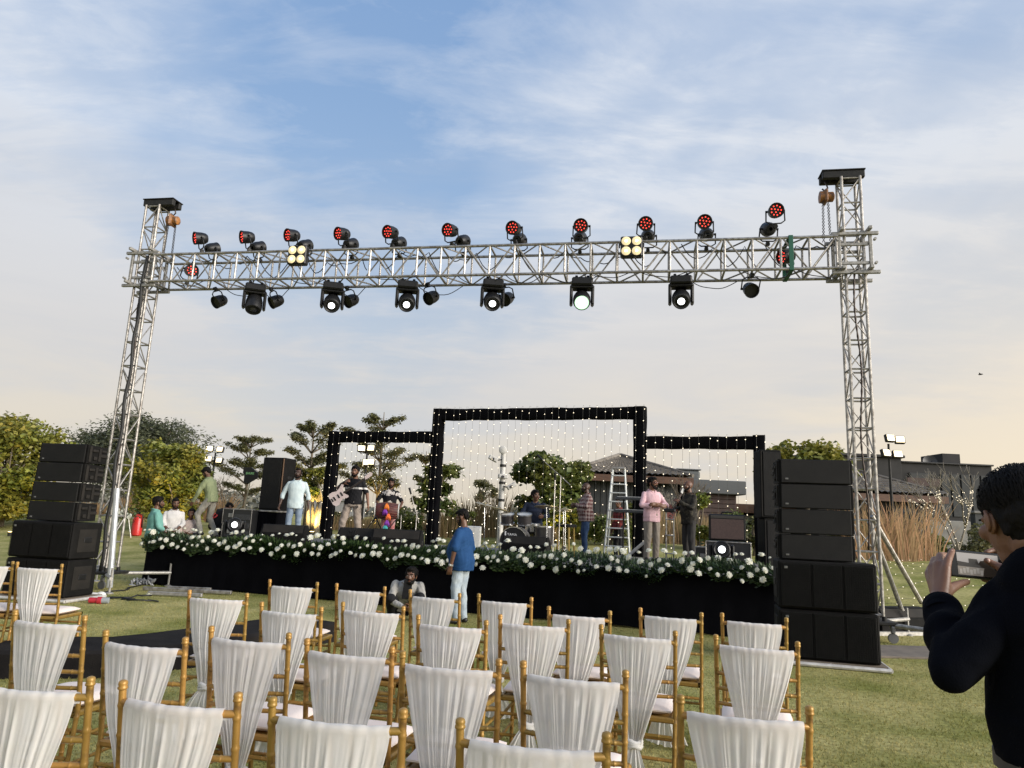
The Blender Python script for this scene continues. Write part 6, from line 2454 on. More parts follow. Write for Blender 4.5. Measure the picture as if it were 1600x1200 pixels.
    if beard:
        bm = MB()
        f = {'full': 1.0, 'short': .80}[beard]
        capsule(bm, hp((-.064, .022, -.035)), hp((-.038, .062, -.080)), .018 * s * f, .024 * s * f, 8)
        capsule(bm, hp((.064, .022, -.035)), hp((.038, .062, -.080)), .018 * s * f, .024 * s * f, 8)
        capsule(bm, hp((-.036, .066, -.090)), hp((.036, .066, -.090)), .027 * s * f, .027 * s * f, 8)
        capsule(bm, hp((-.027, .088, -.084)), hp((.027, .088, -.084)), .014 * s, .014 * s, 8)
        bm.path([hp((-.032, .086, -.058)), hp((-.014, .104, -.045)), hp((.014, .104, -.045)), hp((.032, .086, -.058))], .0075 * s, 6)
        fuse(bm, 'beard', HAIR, t, .007, 1, .006, seed + 3, 60)
    return t, P, hp, HR


DEN_B = cloth('blue_denim', (.020, .042, .095), (.035, .065, .13), scale=9)
DEN_L = cloth('pale_denim', (.28, .34, .40), (.42, .47, .50), scale=7)
DEN_M = cloth('mid_denim', (.15, .20, .27), (.24, .29, .35), scale=8)
BLK = cloth('black_cotton', (.009, .009, .011), (.014, .014, .016))
GREYT = cloth('grey_trouser', (.21, .18, .15), (.25, .22, .18))
TAUPE = cloth('taupe_trouser', (.27, .22, .18), (.31, .26, .22))


def print_mat(name, base, ink, kind):
    m = mat(name, base, rough=.85, bump=.12, bscale=180, spec=.2)
    N, L, b = nodes_of(m)
    t = N.new('ShaderNodeTexCoord')
    sx2 = N.new('ShaderNodeSeparateXYZ')
    L.new(t.outputs['Object'], sx2.inputs[0])
    x = N.new('ShaderNodeMix')
    x.data_type = 'RGBA'
    x.inputs[6].default_value = (*base, 1)
    x.inputs[7].default_value = (*ink, 1)

    def mm(op, a, c=None, clamp=False):
        q = N.new('ShaderNodeMath')
        q.operation = op
        q.use_clamp = clamp
        for i, v in enumerate((a, c)):
            if v is None:
                continue
            if isinstance(v, (int, float)):
                q.inputs[i].default_value = v
            else:
                L.new(v, q.inputs[i])
        return q.outputs[0]
    if kind == 'check':
        fac = None
        parts = []
        for ax, fq in (('X', 14.0), ('Y', 14.0), ('Z', 12.0)):
            parts.append(mm('GREATER_THAN', mm('SINE', mm('MULTIPLY', sx2.outputs[ax], fq * 2 * PI)), .1))
        hv = mm('ABSOLUTE', mm('SUBTRACT', parts[0], parts[1]))
        L.new(mm('MULTIPLY', mm('ADD', hv, parts[2]), .5), x.inputs[0])
    elif kind == 'band':                     # one pale band round chest and sleeves
        a = mm('MULTIPLY', mm('GREATER_THAN', sx2.outputs['Z'], 1.245), mm('LESS_THAN', sx2.outputs['Z'], 1.285))
        c = mm('GREATER_THAN', mm('ABSOLUTE', sx2.outputs['X']), .14)
        L.new(mm('MULTIPLY', a, mm('MAXIMUM', c, .45)), x.inputs[0])
    elif kind == 'floral':
        v = N.new('ShaderNodeTexVoronoi')
        v.inputs['Scale'].default_value = 7.5
        L.new(t.outputs['Object'], v.inputs['Vector'])
        v2 = N.new('ShaderNodeTexNoise')
        v2.inputs['Scale'].default_value = 22
        v2.inputs['Detail'].default_value = 4
        L.new(t.outputs['Object'], v2.inputs['Vector'])
        L.new(mm('GREATER_THAN', mm('SUBTRACT', v2.outputs['Fac'], v.outputs['Distance']), .12), x.inputs[0])
    elif kind == 'camo':
        v2 = N.new('ShaderNodeTexNoise')
        v2.inputs['Scale'].default_value = 9
        v2.inputs['Detail'].default_value = 3
        L.new(t.outputs['Object'], v2.inputs['Vector'])
        L.new(mm('GREATER_THAN', v2.outputs['Fac'], .54), x.inputs[0])
    L.new(x.outputs[2], b.inputs['Base Color'])
    return m


def squat(dz, J):                            # the same pose with the hips lowered by dz over bent knees
    b = dict(pelvis=(0, 0, .93), waist=(0, .005, 1.06), chest=(0, .0, 1.25), sho=(0, -.015, 1.395), neck=(0, -.01, 1.46), head=(0, .025, 1.585),
             shL=(-.168, -.015, 1.352), elL=(-.235, -.04, 1.11), wrL=(-.245, .03, .87), shR=(.168, -.015, 1.352), elR=(.235, -.04, 1.11), wrR=(.245, .03, .87), hiL=(-.09, 0, .90), hiR=(.09, 0, .90))
    b.update(J)
    out_ = {k: (v[0], v[1] - .10 * (dz > .1), v[2] - dz) for k, v in b.items()}
    out_.update(knL=(-.12, .24, .50), knR=(.12, .24, .50))
    return out_


def look(px, deg):                           # yaw that faces the camera turned `deg` towards picture right
    return PI + math.radians(deg)


# --- teal shirt, standing on the grass at the left end of the stage, half turned away
p = SD(240, -.05, 0, 905)
p = S(-.12, .22, 0)
person('man in a teal shirt leaning at the left end of the stage, seen from behind', (p.x, p.y, 0), math.radians(-52), 1.66, dict(
    elL=(-.23, .02, 1.12), wrL=(-.18, .22, .98), elR=(.25, .02, 1.12), wrR=(.20, .25, .98)), 'brown', cloth('teal_shirt', (.13, .30, .26), (.16, .35, .30)), 'half', BLK, hair='full', beard='short', headyaw=-.25, belly=.03, wide=1.05, seed=11, hem=.86)
# --- three men behind the left end of the stage
p = SD(266, 2.1, .0)
person('man in a white shirt behind the man in teal, looking down', (p.x, p.y, 0), look(0, 25), 1.67, dict(elL=(-.22, .08, 1.12), wrL=(-.10, .25, 1.0), elR=(.22, .08, 1.12), wrR=(.10, .25, 1.0)), 'brown', cloth('white_shirt', (.62, .60, .57), (.56, .54, .52)), 'half', BLK, beard='short', headyaw=.2, headpitch=-.2, seed=12)
p = SD(292, 2.4, .0)
person('young man in a pale pink shirt with clasped hands behind the left garland', (p.x, p.y, 0), look(0, 12), 1.62, squat(.18, dict(elL=(-.22, .10, 1.12), wrL=(-.04, .26, 1.10), elR=(.22, .10, 1.12), wrR=(.04, .26, 1.10))), 'brown', cloth('pale_pink_shirt', (.56, .46, .41), (.50, .41, .37)), 'half', BLK, headpitch=-.12, seed=13)
p = SD(337, 2.9)
person('crouching man in a black shirt with a red emblem behind the left floor light', (p.x, p.y, ST_Z + .02), look(0, 150), 1.6, dict(
    pelvis=(0, -.10, .26), waist=(0, -.04, .38), chest=(0, .06, .54), sho=(0, .12, .66), neck=(0, .16, .70), head=(0, .27, .74), shL=(-.18, .11, .65), shR=(.18, .11, .65), elL=(-.22, .26, .45), wrL=(-.12, .42, .30), elR=(.22, .26, .45), wrR=(.12, .42, .30),
    hiL=(-.09, -.10, .25), knL=(-.17, .28, .46), anL=(-.14, -.02, .085), hiR=(.09, -.10, .25), knR=(.17, .28, .46), anR=(.14, -.02, .085)), 'brown', cloth('black_tee', (.009, .009, .010)), 'short', BLK, headpitch=-.7, seed=14, hem=.90)
em = MB()
em.path([(.065 * math.cos(a / 12 * 2 * PI + 1.9), 0, .065 * math.sin(a / 12 * 2 * PI + 1.9)) for a in range(10)], .020, 6)
E_red = mat('red_print', (.55, .05, .05), rough=.7)
last = [o for o in COL.objects if o.name.startswith('person')][-1]
eo_ = em.build('emblem', E_red, last, 180)
eo_.location, eo_.rotation_euler = (0, -.118, .50), (-.55, 0, 0)
# --- green shirt, bending, walking to the left
p = SD(322, 2.55)
person('man in an olive green shirt stepping left with his head bowed', (p.x, p.y, ST_Z), math.radians(78), 1.66, dict(
    knL=(-.10, .26, .55), anL=(-.10, .12, .14), knR=(.10, .06, .48), anR=(.11, -.16, .085), elL=(-.23, .22, 1.06), wrL=(-.19, .36, .84), elR=(.23, .16, 1.04), wrR=(.19, .30, .80)),
    'brown', cloth('olive_green_shirt', (.19, .22, .12), (.24, .27, .15)), 'long', cloth('pale_grey_trouser', (.36, .34, .29), (.30, .28, .24)), hair='full', headpitch=-.75, bend=.30, seed=15, beard='short')
# --- pale blue shirt
p = SD(455, 2.2)
person('man in a pale blue shirt and jeans standing behind the rounded wedge', (p.x, p.y, ST_Z), look(0, 12), 1.63, dict(elL=(-.27, -.02, 1.12), wrL=(-.29, .02, .88), elR=(.28, -.02, 1.12), wrR=(.33, .03, .88)), 'dark', cloth('pale_blue_shirt', (.52, .60, .60), (.46, .55, .57)), 'half', DEN_M, hair='crop', beard='short', headyaw=-.12, seed=16, hem=.80)
# --- guitarist
p = SD(546, 2.9)
gt_, gP, ghp, gR = person('bearded guitarist in a black shirt with a white band and taupe trousers', (p.x, p.y, ST_Z), look(0, -6), 1.75, dict(
    elR=(.34, .05, 1.22), wrR=(.16, .19, 1.33), elL=(-.30, .00, 1.12), wrL=(-.36, .06, .88), hiR=(.09, 0, .90), knR=(.17, .07, .49), anR=(.22, .0, .085), knL=(-.15, .03, .49), anL=(-.17, -.05, .085)),
    'tan', print_mat('black_banded_tee', (.010, .010, .012), (.62, .60, .58), 'band'), 'short', TAUPE, SHOE_W, 'full', 'full', headyaw=.05, seed=17, collar=False, hem=.88, wide=1.08, leg_loose=1.12)
mk = MB().path([(-.030, 0, -.02), (.0, 0, .03), (.030, 0, .0), (.0, 0, -.035)], .010, 5)
mk.build('trouser_print', BLK, gt_, 60).matrix_local = Matrix.Translation((-.135, .118, .86)) @ Euler((.1, 0, .35)).to_matrix().to_4x4()


def guitar(label, loc, rot, body_c, neck_c, head_c, scale=1.0, name='bass_guitar'):
    t = thing(name, label, 'guitar', loc)
    t.rotation_euler = rot
    t.scale = (scale,) * 3
    out_ = [(-.30, .02), (-.31, .10), (-.26, .165), (-.17, .165), (-.08, .125), (.02, .15), (.12, .20), (.15, .17), (.08, .09), (.06, .035), (.06, -.035), (.10, -.09), (.11, -.14), (.06, -.15), (-.02, -.11), (-.10, -.125), (-.19, -.18), (-.27, -.17), (-.31, -.09)]
    MB().prism(out_, -.02, .02).build('body', body_c, t, 40)
    MB().box((.36, -.012, 0), (.62, .026, .05), .008).build('neck', neck_c, t)
    MB().prism([(.66, -.03), (.68, .045), (.86, .055), (.88, .01), (.84, -.035)], -.012, .012).build('headstock', head_c, t, 30)
    for x in (-.20, -.09, .0):
        MB().box((x, -.026, 0), (.035, .014, .10), .004).build('pickup', BLACK, t)
    MB().box((-.265, -.026, 0), (.03, .014, .09), .004).build('bridge', STEEL_B, t)
    pegs = MB()
    for k in range(4):
        pegs.tube((.70 + k * .042, 0, .05), (.70 + k * .042, 0, .085), .008, 6)
    pegs.build('tuning_pegs', CHROME, t)
    return t


GW = mat('pale_pink_guitar', (.66, .55, .53), (.60, .48, .47), rough=.3, coat=.5)
fwd = Vector((-math.sin(look(0, -6)), math.cos(look(0, -6)), 0))
gl = Vector((p.x, p.y, ST_Z)) + fwd * .215 + Vector((-.19, 0, 1.12))
guitar('pale pink bass guitar slung across the guitarist in black', gl, (.08, math.radians(-36), math.radians(-6)), GW, mat('dark_neck', (.03, .022, .02), rough=.4), GW, .92)
tag(MB().path([gl + Vector((-.22, .06, -.16)), gl + Vector((-.05, -.02, .22)), gl + Vector((.14, .1, .36)), gl + Vector((.30, .3, .33)), gl + Vector((.26, .05, .20))], .018, 6).build('guitar_strap', BLK, None, 180), 'dark strap of the pale pink bass guitar', 'strap')

# --- dhol player
p = SD(604, 3.7)
person('dhol player in a black shirt with white flower print', (p.x, p.y, ST_Z), look(0, 4), 1.54, dict(elL=(-.32, .06, 1.12), wrL=(-.30, .24, 1.00), elR=(.32, .04, 1.12), wrR=(.30, .22, 1.00)), 'brown',
       print_mat('black_floral_shirt', (.011, .011, .013), (.50, .46, .42), 'floral'), 'short', cloth('red_white_trouser', (.45, .12, .12), (.55, .46, .44), scale=3), hair='full', beard='short', headyaw=.15, headpitch=-.1, seed=18)
dh = thing('dhol_drum', 'dark red barrel drum with coloured tassels hanging before its player', 'drum', (p.x, p.y - .30, ST_Z + .80), look(0, 4) + .05)
DH = mat('dark_red_drum', (.10, .022, .020), (.05, .014, .015), rough=.5, scale=9)
b_ = MB().lathe([(-.26, .155), (-.20, .178), (0, .195), (.20, .178), (.26, .155)], (0, 0, 0), (1, 0, 0), 22).build('shell', DH, dh)
for s in (-1, 1):
    MB().lathe([(-.012, .15), (-.012, .168), (.012, .168), (.012, .15)], (s * .262, 0, 0), (1, 0, 0), 22, caps=False).lathe([(-.003, .15), (.003, .15)], (s * .262, 0, 0), (1, 0, 0), 22).build('drum_head', SKINW, dh)
rp = MB()
for k in range(20):
    a_ = 2 * PI * k / 20
    rp.path([(-.255, math.cos(a_) * .165, math.sin(a_) * .165), (0, math.cos(a_ + .16) * .202, math.sin(a_ + .16) * .202), (.255, math.cos(a_ + .3) * .165, math.sin(a_ + .3) * .165)], .005, 4)
tag(rp.build('lacing', mat('tan_lacing', (.18, .10, .06), rough=.8), dh, 180), kind='stuff')
for k, (c, x, z) in enumerate((((.75, .20, .03), .0, .16), ((.20, .04, .34), .03, .05), ((.80, .16, .04), -.05, -.06), ((.20, .04, .34), -.03, -.20), ((.05, .34, .34), .0, -.30), ((.55, .05, .10), .03, -.36))):
    m = MB()
    for q in range(9):
        a_ = q * .7
        m.path([(x + .01 * math.cos(a_), .20, z), (x + .045 * math.cos(a_), .215 + .02 * math.sin(a_), z - .08), (x + .055 * math.cos(a_), .20, z - .15)], [.008, .016, .006], 5)
    m.build('tassel', mat('tassel_cloth', c, rough=.9), dh, 180)
tag(MB().path([(p.x - .24, p.y - .30, ST_Z + .64), (p.x, p.y - .46, ST_Z + .28), (p.x + .24, p.y - .30, ST_Z + .64)], .016, 6).build('drum_strap', BLK, None, 180), 'black strap looped under the dhol drum', 'strap')

# --- blue shirt man on the grass
p = G(716, 974)
bl_, bP, bhp, bR = person('heavy man in a loose blue shirt and pale jeans standing on the grass', (p.x, p.y, 0), math.radians(66), 1.63, dict(elL=(-.28, -.02, 1.12), wrL=(-.29, .03, .86), elR=(.26, -.02, 1.11), wrR=(.26, .05, .86)), 'brown',
                          cloth('royal_blue_shirt', (.010, .045, .130), (.014, .056, .155)), 'short', DEN_L, hair='short', beard='full', headpitch=-.42, headyaw=.05, belly=.08, wide=1.22, hem=.78, seed=19, cuff=.96, sleeve_loose=1.28, collar=False, leg_loose=1.1)
wt = bP['elL'].lerp(bP['wrL'], .95)
MB().lathe([(-.012, .036), (.012, .036)], wt, (bP['wrL'] - bP['elL']), 14).box(wt + Vector((-.036, 0, 0)), (.014, .03, .03), .005).build('wristwatch', mat('silver_watch', (.6, .6, .6), rough=.3, metal=.8), bl_)
# --- crouching man before the skirt
p = G(630, 970)
person('bearded man in a grey jacket crouching against the black stage skirt', (p.x, p.y, 0), look(0, 12), 1.70, dict(
    pelvis=(.02, -.16, .20), waist=(.01, -.10, .30), chest=(-.01, -.01, .42), sho=(-.03, .05, .52), neck=(-.03, .08, .565), head=(-.06, .15, .645), shL=(-.21, .06, .51), shR=(.15, .04, .52), elL=(-.25, .22, .31), wrL=(-.06, .36, .24), elR=(.22, .18, .30), wrR=(.05, .38, .24),
    hiL=(-.07, -.16, .19), knL=(-.20, .24, .36), anL=(-.16, -.02, .085), hiR=(.11, -.16, .19), knR=(.22, .24, .34), anR=(.18, -.02, .085)), 'brown', cloth('light_grey_jacket', (.28, .27, .25), (.36, .35, .33)), 'long', BLK, hair='full', beard='full', headyaw=-.35, seed=20, hem=.88)
last = [o for o in COL.objects if o.name.startswith('person')][-1]
MB().prism([(-.055, .20), (.055, .20), (.07, -.10), (-.07, -.10)], -.01, .01).build('dark_undershirt', BLK, last, 40).matrix_local = Matrix.Translation((-.015, .165, .42)) @ Euler((-.35, 0, 0)).to_matrix().to_4x4()

# --- drummer
p = DK + Matrix.Rotation(ST_YAW + .12, 3, 'Z') @ Vector((.22, 1.0, 0))
person('drummer in a dark jacket sitting behind the drum kit, looking right', (p.x, p.y, ST_Z), ST_YAW + .12 + PI, 1.70, dict(
    pelvis=(0, 0, .62), waist=(0, .02, .75), chest=(0, .03, .94), sho=(0, .03, 1.085), neck=(0, .04, 1.15), head=(0, .07, 1.275), shL=(-.19, .03, 1.075), shR=(.19, .03, 1.075), elL=(-.30, .12, .84), wrL=(-.24, .36, .82), elR=(.30, .12, .84), wrR=(.22, .36, .82),
    hiL=(-.10, .04, .57), knL=(-.24, .42, .56), anL=(-.26, .48, .085), hiR=(.10, .04, .57), knR=(.24, .42, .56), anR=(.26, .48, .085)), 'brown', cloth('navy_jacket', (.012, .014, .022), (.02, .03, .06), scale=3), 'long', BLK, hair='full', headyaw=.75, seed=21, hem=.86)
# --- checked shirt
p = SD(915, 5.0)
person('bald heavy man in a brown checked shirt and jeans facing left', (p.x, p.y, ST_Z), math.radians(98), 1.63, dict(elL=(-.25, .06, 1.13), wrL=(-.10, .27, 1.17), elR=(.25, .06, 1.13), wrR=(.12, .27, 1.15), knL=(-.10, .06, .49), anL=(-.11, .04, .085)), 'dark',
       print_mat('brown_checked_shirt', (.085, .030, .030), (.33, .27, .25), 'check'), 'long', DEN_B, hair='bald', beard='full', headyaw=.05, belly=.075, wide=1.2, hem=.80, seed=22, leg_loose=1.1)
# --- pink shirt, arms folded
p = SD(1018, 4.1)
pk_, kP, khp, kR = person('bearded man in a pink shirt with folded arms and red sunglasses', (p.x, p.y, ST_Z), look(0, 22), 1.72, dict(elL=(-.30, .09, 1.14), wrL=(.05, .235, 1.165), elR=(.30, .09, 1.12), wrR=(-.06, .255, 1.12)), 'tan',
                          cloth('pink_shirt', (.66, .44, .47), (.60, .39, .42)), 'half', GREYT, hair='full', beard='full', headyaw=.42, seed=23, hem=.80, wide=1.06, hands={'L': {'n': (0, -1, -.1), 'u': (.9, .05, -.15)}, 'R': {'n': (0, -1, -.1), 'u': (-.9, .08, .1)}}, leg_loose=1.1)
sg = MB()
for q in (-1, 1):
    sg.ball(khp((q * .034, .098, .010)), (.027, .010, .021), 12, 6, kR)
    sg.path([khp((q * .058, .085, .014)), khp((q * .082, .0, .006))], .004, 4)
sg.path([khp((-.012, .103, .014)), khp((.012, .103, .014))], .004, 4)
sg.build('sunglasses', mat('red_dark_glass', (.09, .015, .012), rough=.1, coat=.6), pk_, 180)
# --- bald man with a small red guitar, facing left
p = SD(1077, 4.4)
person('bald bearded man in black playing a small guitar, facing left', (p.x, p.y, ST_Z), math.radians(110), 1.69, dict(elL=(-.25, .10, 1.12), wrL=(-.12, .30, 1.24), elR=(.27, .02, 1.12), wrR=(.20, .26, 1.10)), 'brown',
       print_mat('black_camouflage_shirt', (.022, .020, .017), (.050, .045, .034), 'camo'), 'long', cloth('dark_grey_trouser', (.030, .028, .028), (.042, .040, .038)), hair='bald', beard='full', headyaw=.0, belly=.03, wide=1.08, hem=.80, seed=24, leg_loose=1.12)
RG = mat('dark_red_guitar', (.16, .030, .022), (.09, .018, .014), rough=.3, coat=.5)
guitar('small dark red guitar with a white headstock held by the bald man', (p.x - .36, p.y - .08, ST_Z + 1.06), (.1, math.radians(-62), math.radians(10)), RG, mat('rosewood_neck', (.05, .025, .018), rough=.4), mat('white_headstock', (.62, .61, .58), rough=.4), .62, 'small_guitar')
# --- man beyond the stage behind the ladder
p = at(966, 860, 19.8)
person('man in a dark red checked shirt standing behind the stage beyond the stepladder', (p.x, p.y, ground_h(p.x, p.y)), math.radians(120), 1.66, dict(elL=(-.24, .08, 1.12), wrL=(-.15, .26, 1.1)), 'brown', print_mat('red_checked_shirt', (.16, .025, .025), (.05, .012, .014), 'check'), 'long', BLK, seed=25, headyaw=.3)
# --- the man in the foreground, filming with his phone
def camera_man():
    A = math.radians(5)
    c0 = at(1680, 1000, 1.76)
    root = Vector((c0.x, c0.y, 0))
    t = thing('person', 'dark haired man in a navy shirt filming the stage with his phone', 'person', root)
    L = lambda px, py, Y: at(px, py, Y) - root
    sk = SKINS['tan']
    NAVY = mat('navy_shirt', (.0022, .0025, .0045), (.0032, .0038, .0065), rough=.95, scale=5, bump=.2, bscale=260, spec=.06)
    R = Matrix.Rotation(A, 3, 'Z')
    up = lambda x, y, z: R @ Vector((x, y, z))
    z_sh = at(1560, 895, 1.78).z
    z_neck = at(1612, 850, 1.76).z
    hc = L(1594, 812, 1.80)
    HR = Matrix.Rotation(math.radians(-3), 3, 'Z') @ Matrix.Rotation(-.36, 3, 'X')
    shL, elL, wrL = L(1594, 926, 1.78), L(1489, 1046, 1.76), L(1469, 938, 1.985)
    shR = up(.20, .0, z_sh - .02)
    elR, wrR = L(1730, 1010, 2.02), L(1590, 894, 2.02)
    neck0 = up(0, -.01, z_neck - .06)
    rings = lambda o, zb_: [(up(0, 0, z), (rx + o), (ry + o), 0, A) for z, rx, ry in
                            ((zb_, .182, .120), (zb_ + .10, .184, .120), (1.10, .180, .118), (1.22, .182, .120), (z_sh - .10, .182, .115), (z_sh - .03, .165, .095), (z_sh + .025, .115, .075), (z_neck - .01, .066, .064))]
    body = MB()
    torso(body, rings(0, .86), 24)
    capsule(body, neck0, hc + HR @ Vector((0, -.03, -.07)), .062, .056, 16)
    head_shape(body, hc, HR, 1.0)
    capsule(body, shL, elL, .048, .040)
    capsule(body, elL, wrL, .040, .028)
    capsule(body, shR, elR, .048, .040)
    capsule(body, elR, wrR, .040, .028)
    for sd in (-1, 1):
        capsule(body, up(sd * .09, 0, .88), up(sd * .10, 0, .10), .075, .040)

    def chain(pts, rs):
        for i in range(len(pts) - 1):
            capsule(body, L(*pts[i]), L(*pts[i + 1]), rs[i], rs[i + 1], 10)
    W = (1469, 936, 1.985)
    # left hand: the back of it towards us, fingers closing round the far side of the phone, thumb below
    mcp = [(1478, 888, 2.015), (1466, 882, 2.045), (1457, 886, 2.075), (1451, 896, 2.10)]
    for m, r in zip(mcp, (.0135, .0135, .013, .012)):
        chain([W, ((W[0] + m[0]) / 2 + 1, (W[1] + m[1]) / 2, (W[2] + m[2]) / 2), m], [.022, .0175, r])
    chain([mcp[0], (1482, 874, 2.03), (1485, 867, 2.045), (1488, 860, 2.06)], [.0125, .0105, .0098, .0080])
    chain([mcp[1], (1469, 868, 2.085), (1478, 868, 2.12), (1492, 874, 2.145)], [.0125, .0108, .0098, .0085])
    chain([mcp[2], (1460, 874, 2.12), (1471, 877, 2.15), (1488, 884, 2.165)], [.0120, .0102, .0095, .0082])
    chain([mcp[3], (1454, 886, 2.14), (1464, 888, 2.165), (1479, 893, 2.175)], [.0112, .0092, .0085, .0076])
    chain([(1472, 930, 1.99), (1484, 920, 2.015), (1496, 914, 2.045), (1511, 909, 2.075)], [.0195, .0155, .0120, .0095])
    # right hand: palm behind the far end, thumb lying over the screen
    W2 = (1590, 894, 2.02)
    m2 = [(1577, 873, 2.11), (1574, 882, 2.125), (1572, 892, 2.125), (1573, 902, 2.11)]
    for m, r in zip(m2, (.0135, .0135, .013, .012)):
        chain([W2, m], [.021, r])
    chain([m2[0], (1562, 861, 2.14), (1552, 860, 2.145), (1541, 863, 2.14)], [.0120, .0100, .0092, .0078])
    chain([m2[1], (1562, 876, 2.155), (1548, 876, 2.16), (1536, 877, 2.16)], [.0120, .0100, .0092, .0080])
    chain([m2[2], (1560, 891, 2.155), (1548, 892, 2.16), (1537, 891, 2.16)], [.0115, .0098, .0090, .0080])
    chain([m2[3], (1560, 908, 2.135), (1548, 909, 2.14), (1536, 905, 2.135)], [.0108, .0090, .0084, .0074])
    chain([(1586, 892, 2.03), (1570, 890, 2.06), (1557, 884, 2.08), (1542, 876, 2.088)], [.0190, .0150, .0118, .0092])
    fuse(body, 'body', sk, t, .0048, 2)
    # shirt with long sleeves, cuffs and a stand collar
    sh = MB()
    torso(sh, rings(.018, 1.005), 24)
    capsule(sh, shL, elL, .062, .055, 16)
    capsule(sh, elL, elL.lerp(wrL, .50), .056, .050, 16)
    capsule(sh, elL.lerp(wrL, .50), elL.lerp(wrL, .80), .050, .042, 16)
    capsule(sh, shR, elR, .072, .062, 16)
    capsule(sh, elR, elR.lerp(wrR, .90), .060, .042, 16)
    capsule(sh, up(-.02, -.03, z_sh), up(-.12, -.02, z_sh - .01), .07, .07)
    fuse(sh, 'shirt', NAVY, t, .0062, 6, .017, 77, 11)
    for e_, w_ in ((elL, wrL), (elR, wrR)):
        ax = (w_ - e_).normalized()
        o = e_.lerp(w_, .73)
        MB().lathe([(0, .045), (.004, .0465), (.05, .0445), (.054, .0425), (.050, .036), (.02, .034)], o, ax, 24, caps=False).build('cuff', NAVY, t, 60)
    cl = MB()
    o = up(0, -.008, z_neck - .035)
    ax = (hc - o).normalized()
    for k, (h0, r0) in enumerate(((0, .078), (.030, .074), (.036, .077), (.006, .094))):
        pass
    cl.lathe([(-.005, .073), (.040, .068), (.046, .071), (.040, .080), (.004, .096), (.0, .092), (.03, .076)], o, (ax + Vector((0, 0, 1.6))).normalized(), 28, caps=False)
    cl.build('collar', NAVY, t, 60)
    bl = MB()
    vs, fs = [], []
    for z, q in ((.965, .004), (.965, .012), (1.0, .012), (1.0, .004)):
        for k in range(32):
            a = 2 * PI * k / 32
            vs.append(up(math.copysign(abs(math.cos(a)) ** .86, math.cos(a)) * (.186 + q), math.copysign(abs(math.sin(a)) ** .86, math.sin(a)) * (.124 + q), z + .022))
    for i in range(3):
        for k in range(32):
            fs.append((i * 32 + k, i * 32 + (k + 1) % 32, (i + 1) * 32 + (k + 1) % 32, (i + 1) * 32 + k))
    bl.add(vs, fs).build('belt', mat('grey_belt', (.035, .033, .029), rough=.6), t, 40)
    tr = MB()
    torso(tr, [(up(0, 0, .80), .172, .130, 0, A), (up(0, 0, .90), .184, .127, 0, A), (up(0, 0, 1.015), .186, .122, 0, A)], 24)
    for sd in (-1, 1):
        capsule(tr, up(sd * .09, 0, .86), up(sd * .10, .01, .48), .094, .072)
        capsule(tr, up(sd * .10, .01, .48), up(sd * .11, -.02, .10), .070, .060)
    fuse(tr, 'trousers', BLK, t, .010, 2, .01, 5, 11)
    for sd in (-1, 1):
        m = MB()
        capsule(m, up(sd * .11, -.06, .042), up(sd * .14, .14, .036), .042, .034, 10)
        m.build('shoe', SHOE_B, t, 180)

    def hp(p):
        return hc + HR @ Vector(p)
    hm = MB()
    hm.ball(hp((0, -.026, .044)), (.086, .098, .084), 24, 16, HR)
    hm.ball(hp((0, -.060, -.005)), (.074, .058, .078), 20, 14, HR)
    hm.ball(hp((0, .024, .086)), (.062, .054, .034), 16, 10, HR)
    hm.ball(hp((0, -.045, -.058)), (.060, .050, .030), 16, 10, HR)
    for q in (-1, 1):
        capsule(hm, hp((q * .072, .016, .05)), hp((q * .074, .014, .010)), .013, .008, 10)
        capsule(hm, hp((q * .072, -.032, .03)), hp((q * .068, -.042, -.05)), .016, .012, 10)
    fuse(hm, 'hair_base', HAIR, t, .005, 1, .004, 9, 70)
    # strands lying over it, swept back and down
    g = random.Random(6)
    st = MB()
    for k in range(1500):
        th, ph = g.uniform(0, 2 * PI), math.acos(g.uniform(-.25, 1))
        d = Vector((math.sin(ph) * math.cos(th), math.sin(ph) * math.sin(th), math.cos(ph)))
        if d.y > .55 and d.z < .55:
            continue
        p = Vector((d.x * .087, d.y * .099 - .026, d.z * .085 + .044))
        fl = Vector((d.x * .5 + g.uniform(-.2, .2), -.35 + g.uniform(-.3, .2), -.75 + g.uniform(-.2, .2)))
        fl = (fl - d * fl.dot(d)).normalized()
        ln = g.uniform(.022, .045)
        q1 = p + fl * ln * .5 + d * .0035
        q2 = p + fl * ln - d * (ln * ln * 4.5) + d * .002
        w = fl.cross(d) * .0011
        st.add([hp(p - w), hp(p + w), hp(q1 + w), hp(q1 - w), hp(q2)], [(0, 1, 2, 3), (3, 2, 4)])
    tag(st.build('hair_strands', HAIR, t, 180), kind='stuff')
    eo_m = MB()
    for q in (-1, 1):
        eo_m.ball(hp((q * .031, .0845, .008)), (.0135, .009, .0085), 8, 6, HR)
    eo_m.build('eyes', EYE_W, t, 180)
    eb = MB()
    for q in (-1, 1):
        eb.path([hp((q * .014, .098, .028)), hp((q * .032, .094, .034)), hp((q * .046, .086, .029))], .003, 5)
    eb.build('eyebrows', HAIR, t, 180)
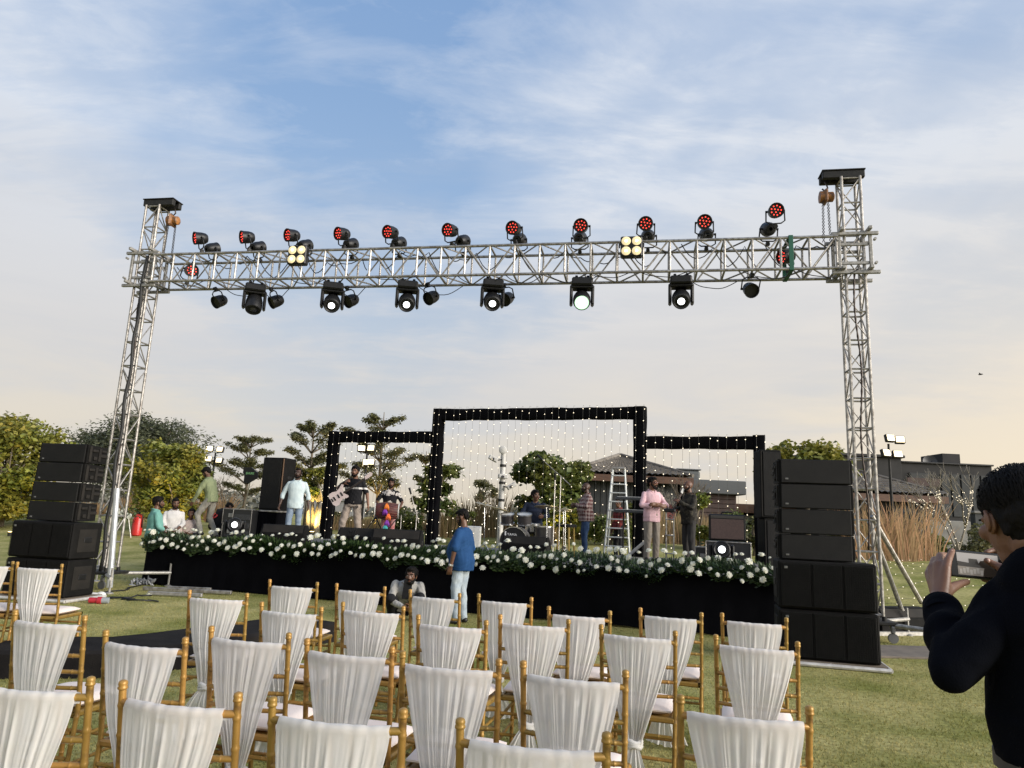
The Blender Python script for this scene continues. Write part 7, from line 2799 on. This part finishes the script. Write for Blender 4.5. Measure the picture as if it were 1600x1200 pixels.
    # inner fold of the ear we see
    MB().path([hp((-.0885, -.012, .014)), hp((-.0905, -.020, -.006)), hp((-.0885, -.014, -.024)), hp((-.084, .000, -.034))], .004, 6).build('ear_fold', sk, t, 180)
    # nails of the two thumbs and the index finger
    nm = mat('nail', (.42, .26, .20), rough=.35)
    for (px, py, Y) in ((1487, 862, 2.051), (1544, 876, 2.079)):
        MB().ball(L(px, py, Y) + Vector((0, -.0015, 0)), (.005, .0022, .006), 8, 5).build('fingernail', nm, t, 180)

    # the phone: a thing of its own, held in both hands
    pc_ = at(1527, 883, 2.105)
    ph = thing('mobile_phone', 'black mobile phone held sideways showing the stage on its screen', 'phone', pc_)
    ph.rotation_euler = (math.radians(-10), math.radians(3.2), math.radians(-3))
    wdt, hgt = .158, .078
    MB().box((0, .004, 0), (wdt, .008, hgt), .0038).build('case', BLACK, ph)
    scr_w, scr_h = wdt - .010, hgt - .010
    sx0, sz0 = -scr_w / 2, -scr_h / 2

    def flat(name, pts, c, y, e=.35):
        m = mat('screen_' + name, c, rough=.15, emit=c, es=e)
        MB().add([(sx0 + u * scr_w, y, sz0 + v * scr_h) for u, v in pts], [tuple(range(len(pts)))]).build(name, m, ph, 0)
    flat('screen', [(0, 0), (1, 0), (1, 1), (0, 1)], (.012, .012, .012), -.0006, .05)
    flat('screen_sky', [(.12, .50), (.90, .50), (.90, .97), (.12, .97)], (.26, .245, .23), -.0010)
    flat('screen_chairs', [(.12, .04), (.62, .04), (.66, .42), (.12, .44)], (.20, .175, .145), -.0010)
    flat('screen_stage', [(.12, .40), (.90, .38), (.90, .52), (.52, .58), (.50, .74), (.34, .74), (.34, .56), (.12, .60)], (.035, .032, .028), -.0014)
    flat('screen_man', [(.58, .04), (.90, .04), (.90, .30), (.74, .42), (.74, .62), (.66, .72), (.56, .68), (.52, .56), (.56, .46), (.62, .40)], (.025, .020, .016), -.0018)
    for k in range(7):
        u = .15 + k * .065
        flat('screen_chair', [(u, .08 + .03 * (k % 3)), (u + .045, .08 + .03 * (k % 3)), (u + .05, .28 + .04 * (k % 3)), (u - .005, .28 + .04 * (k % 3))], (.30, .275, .24), -.0018)
    return t


camera_man()
run_jobs()
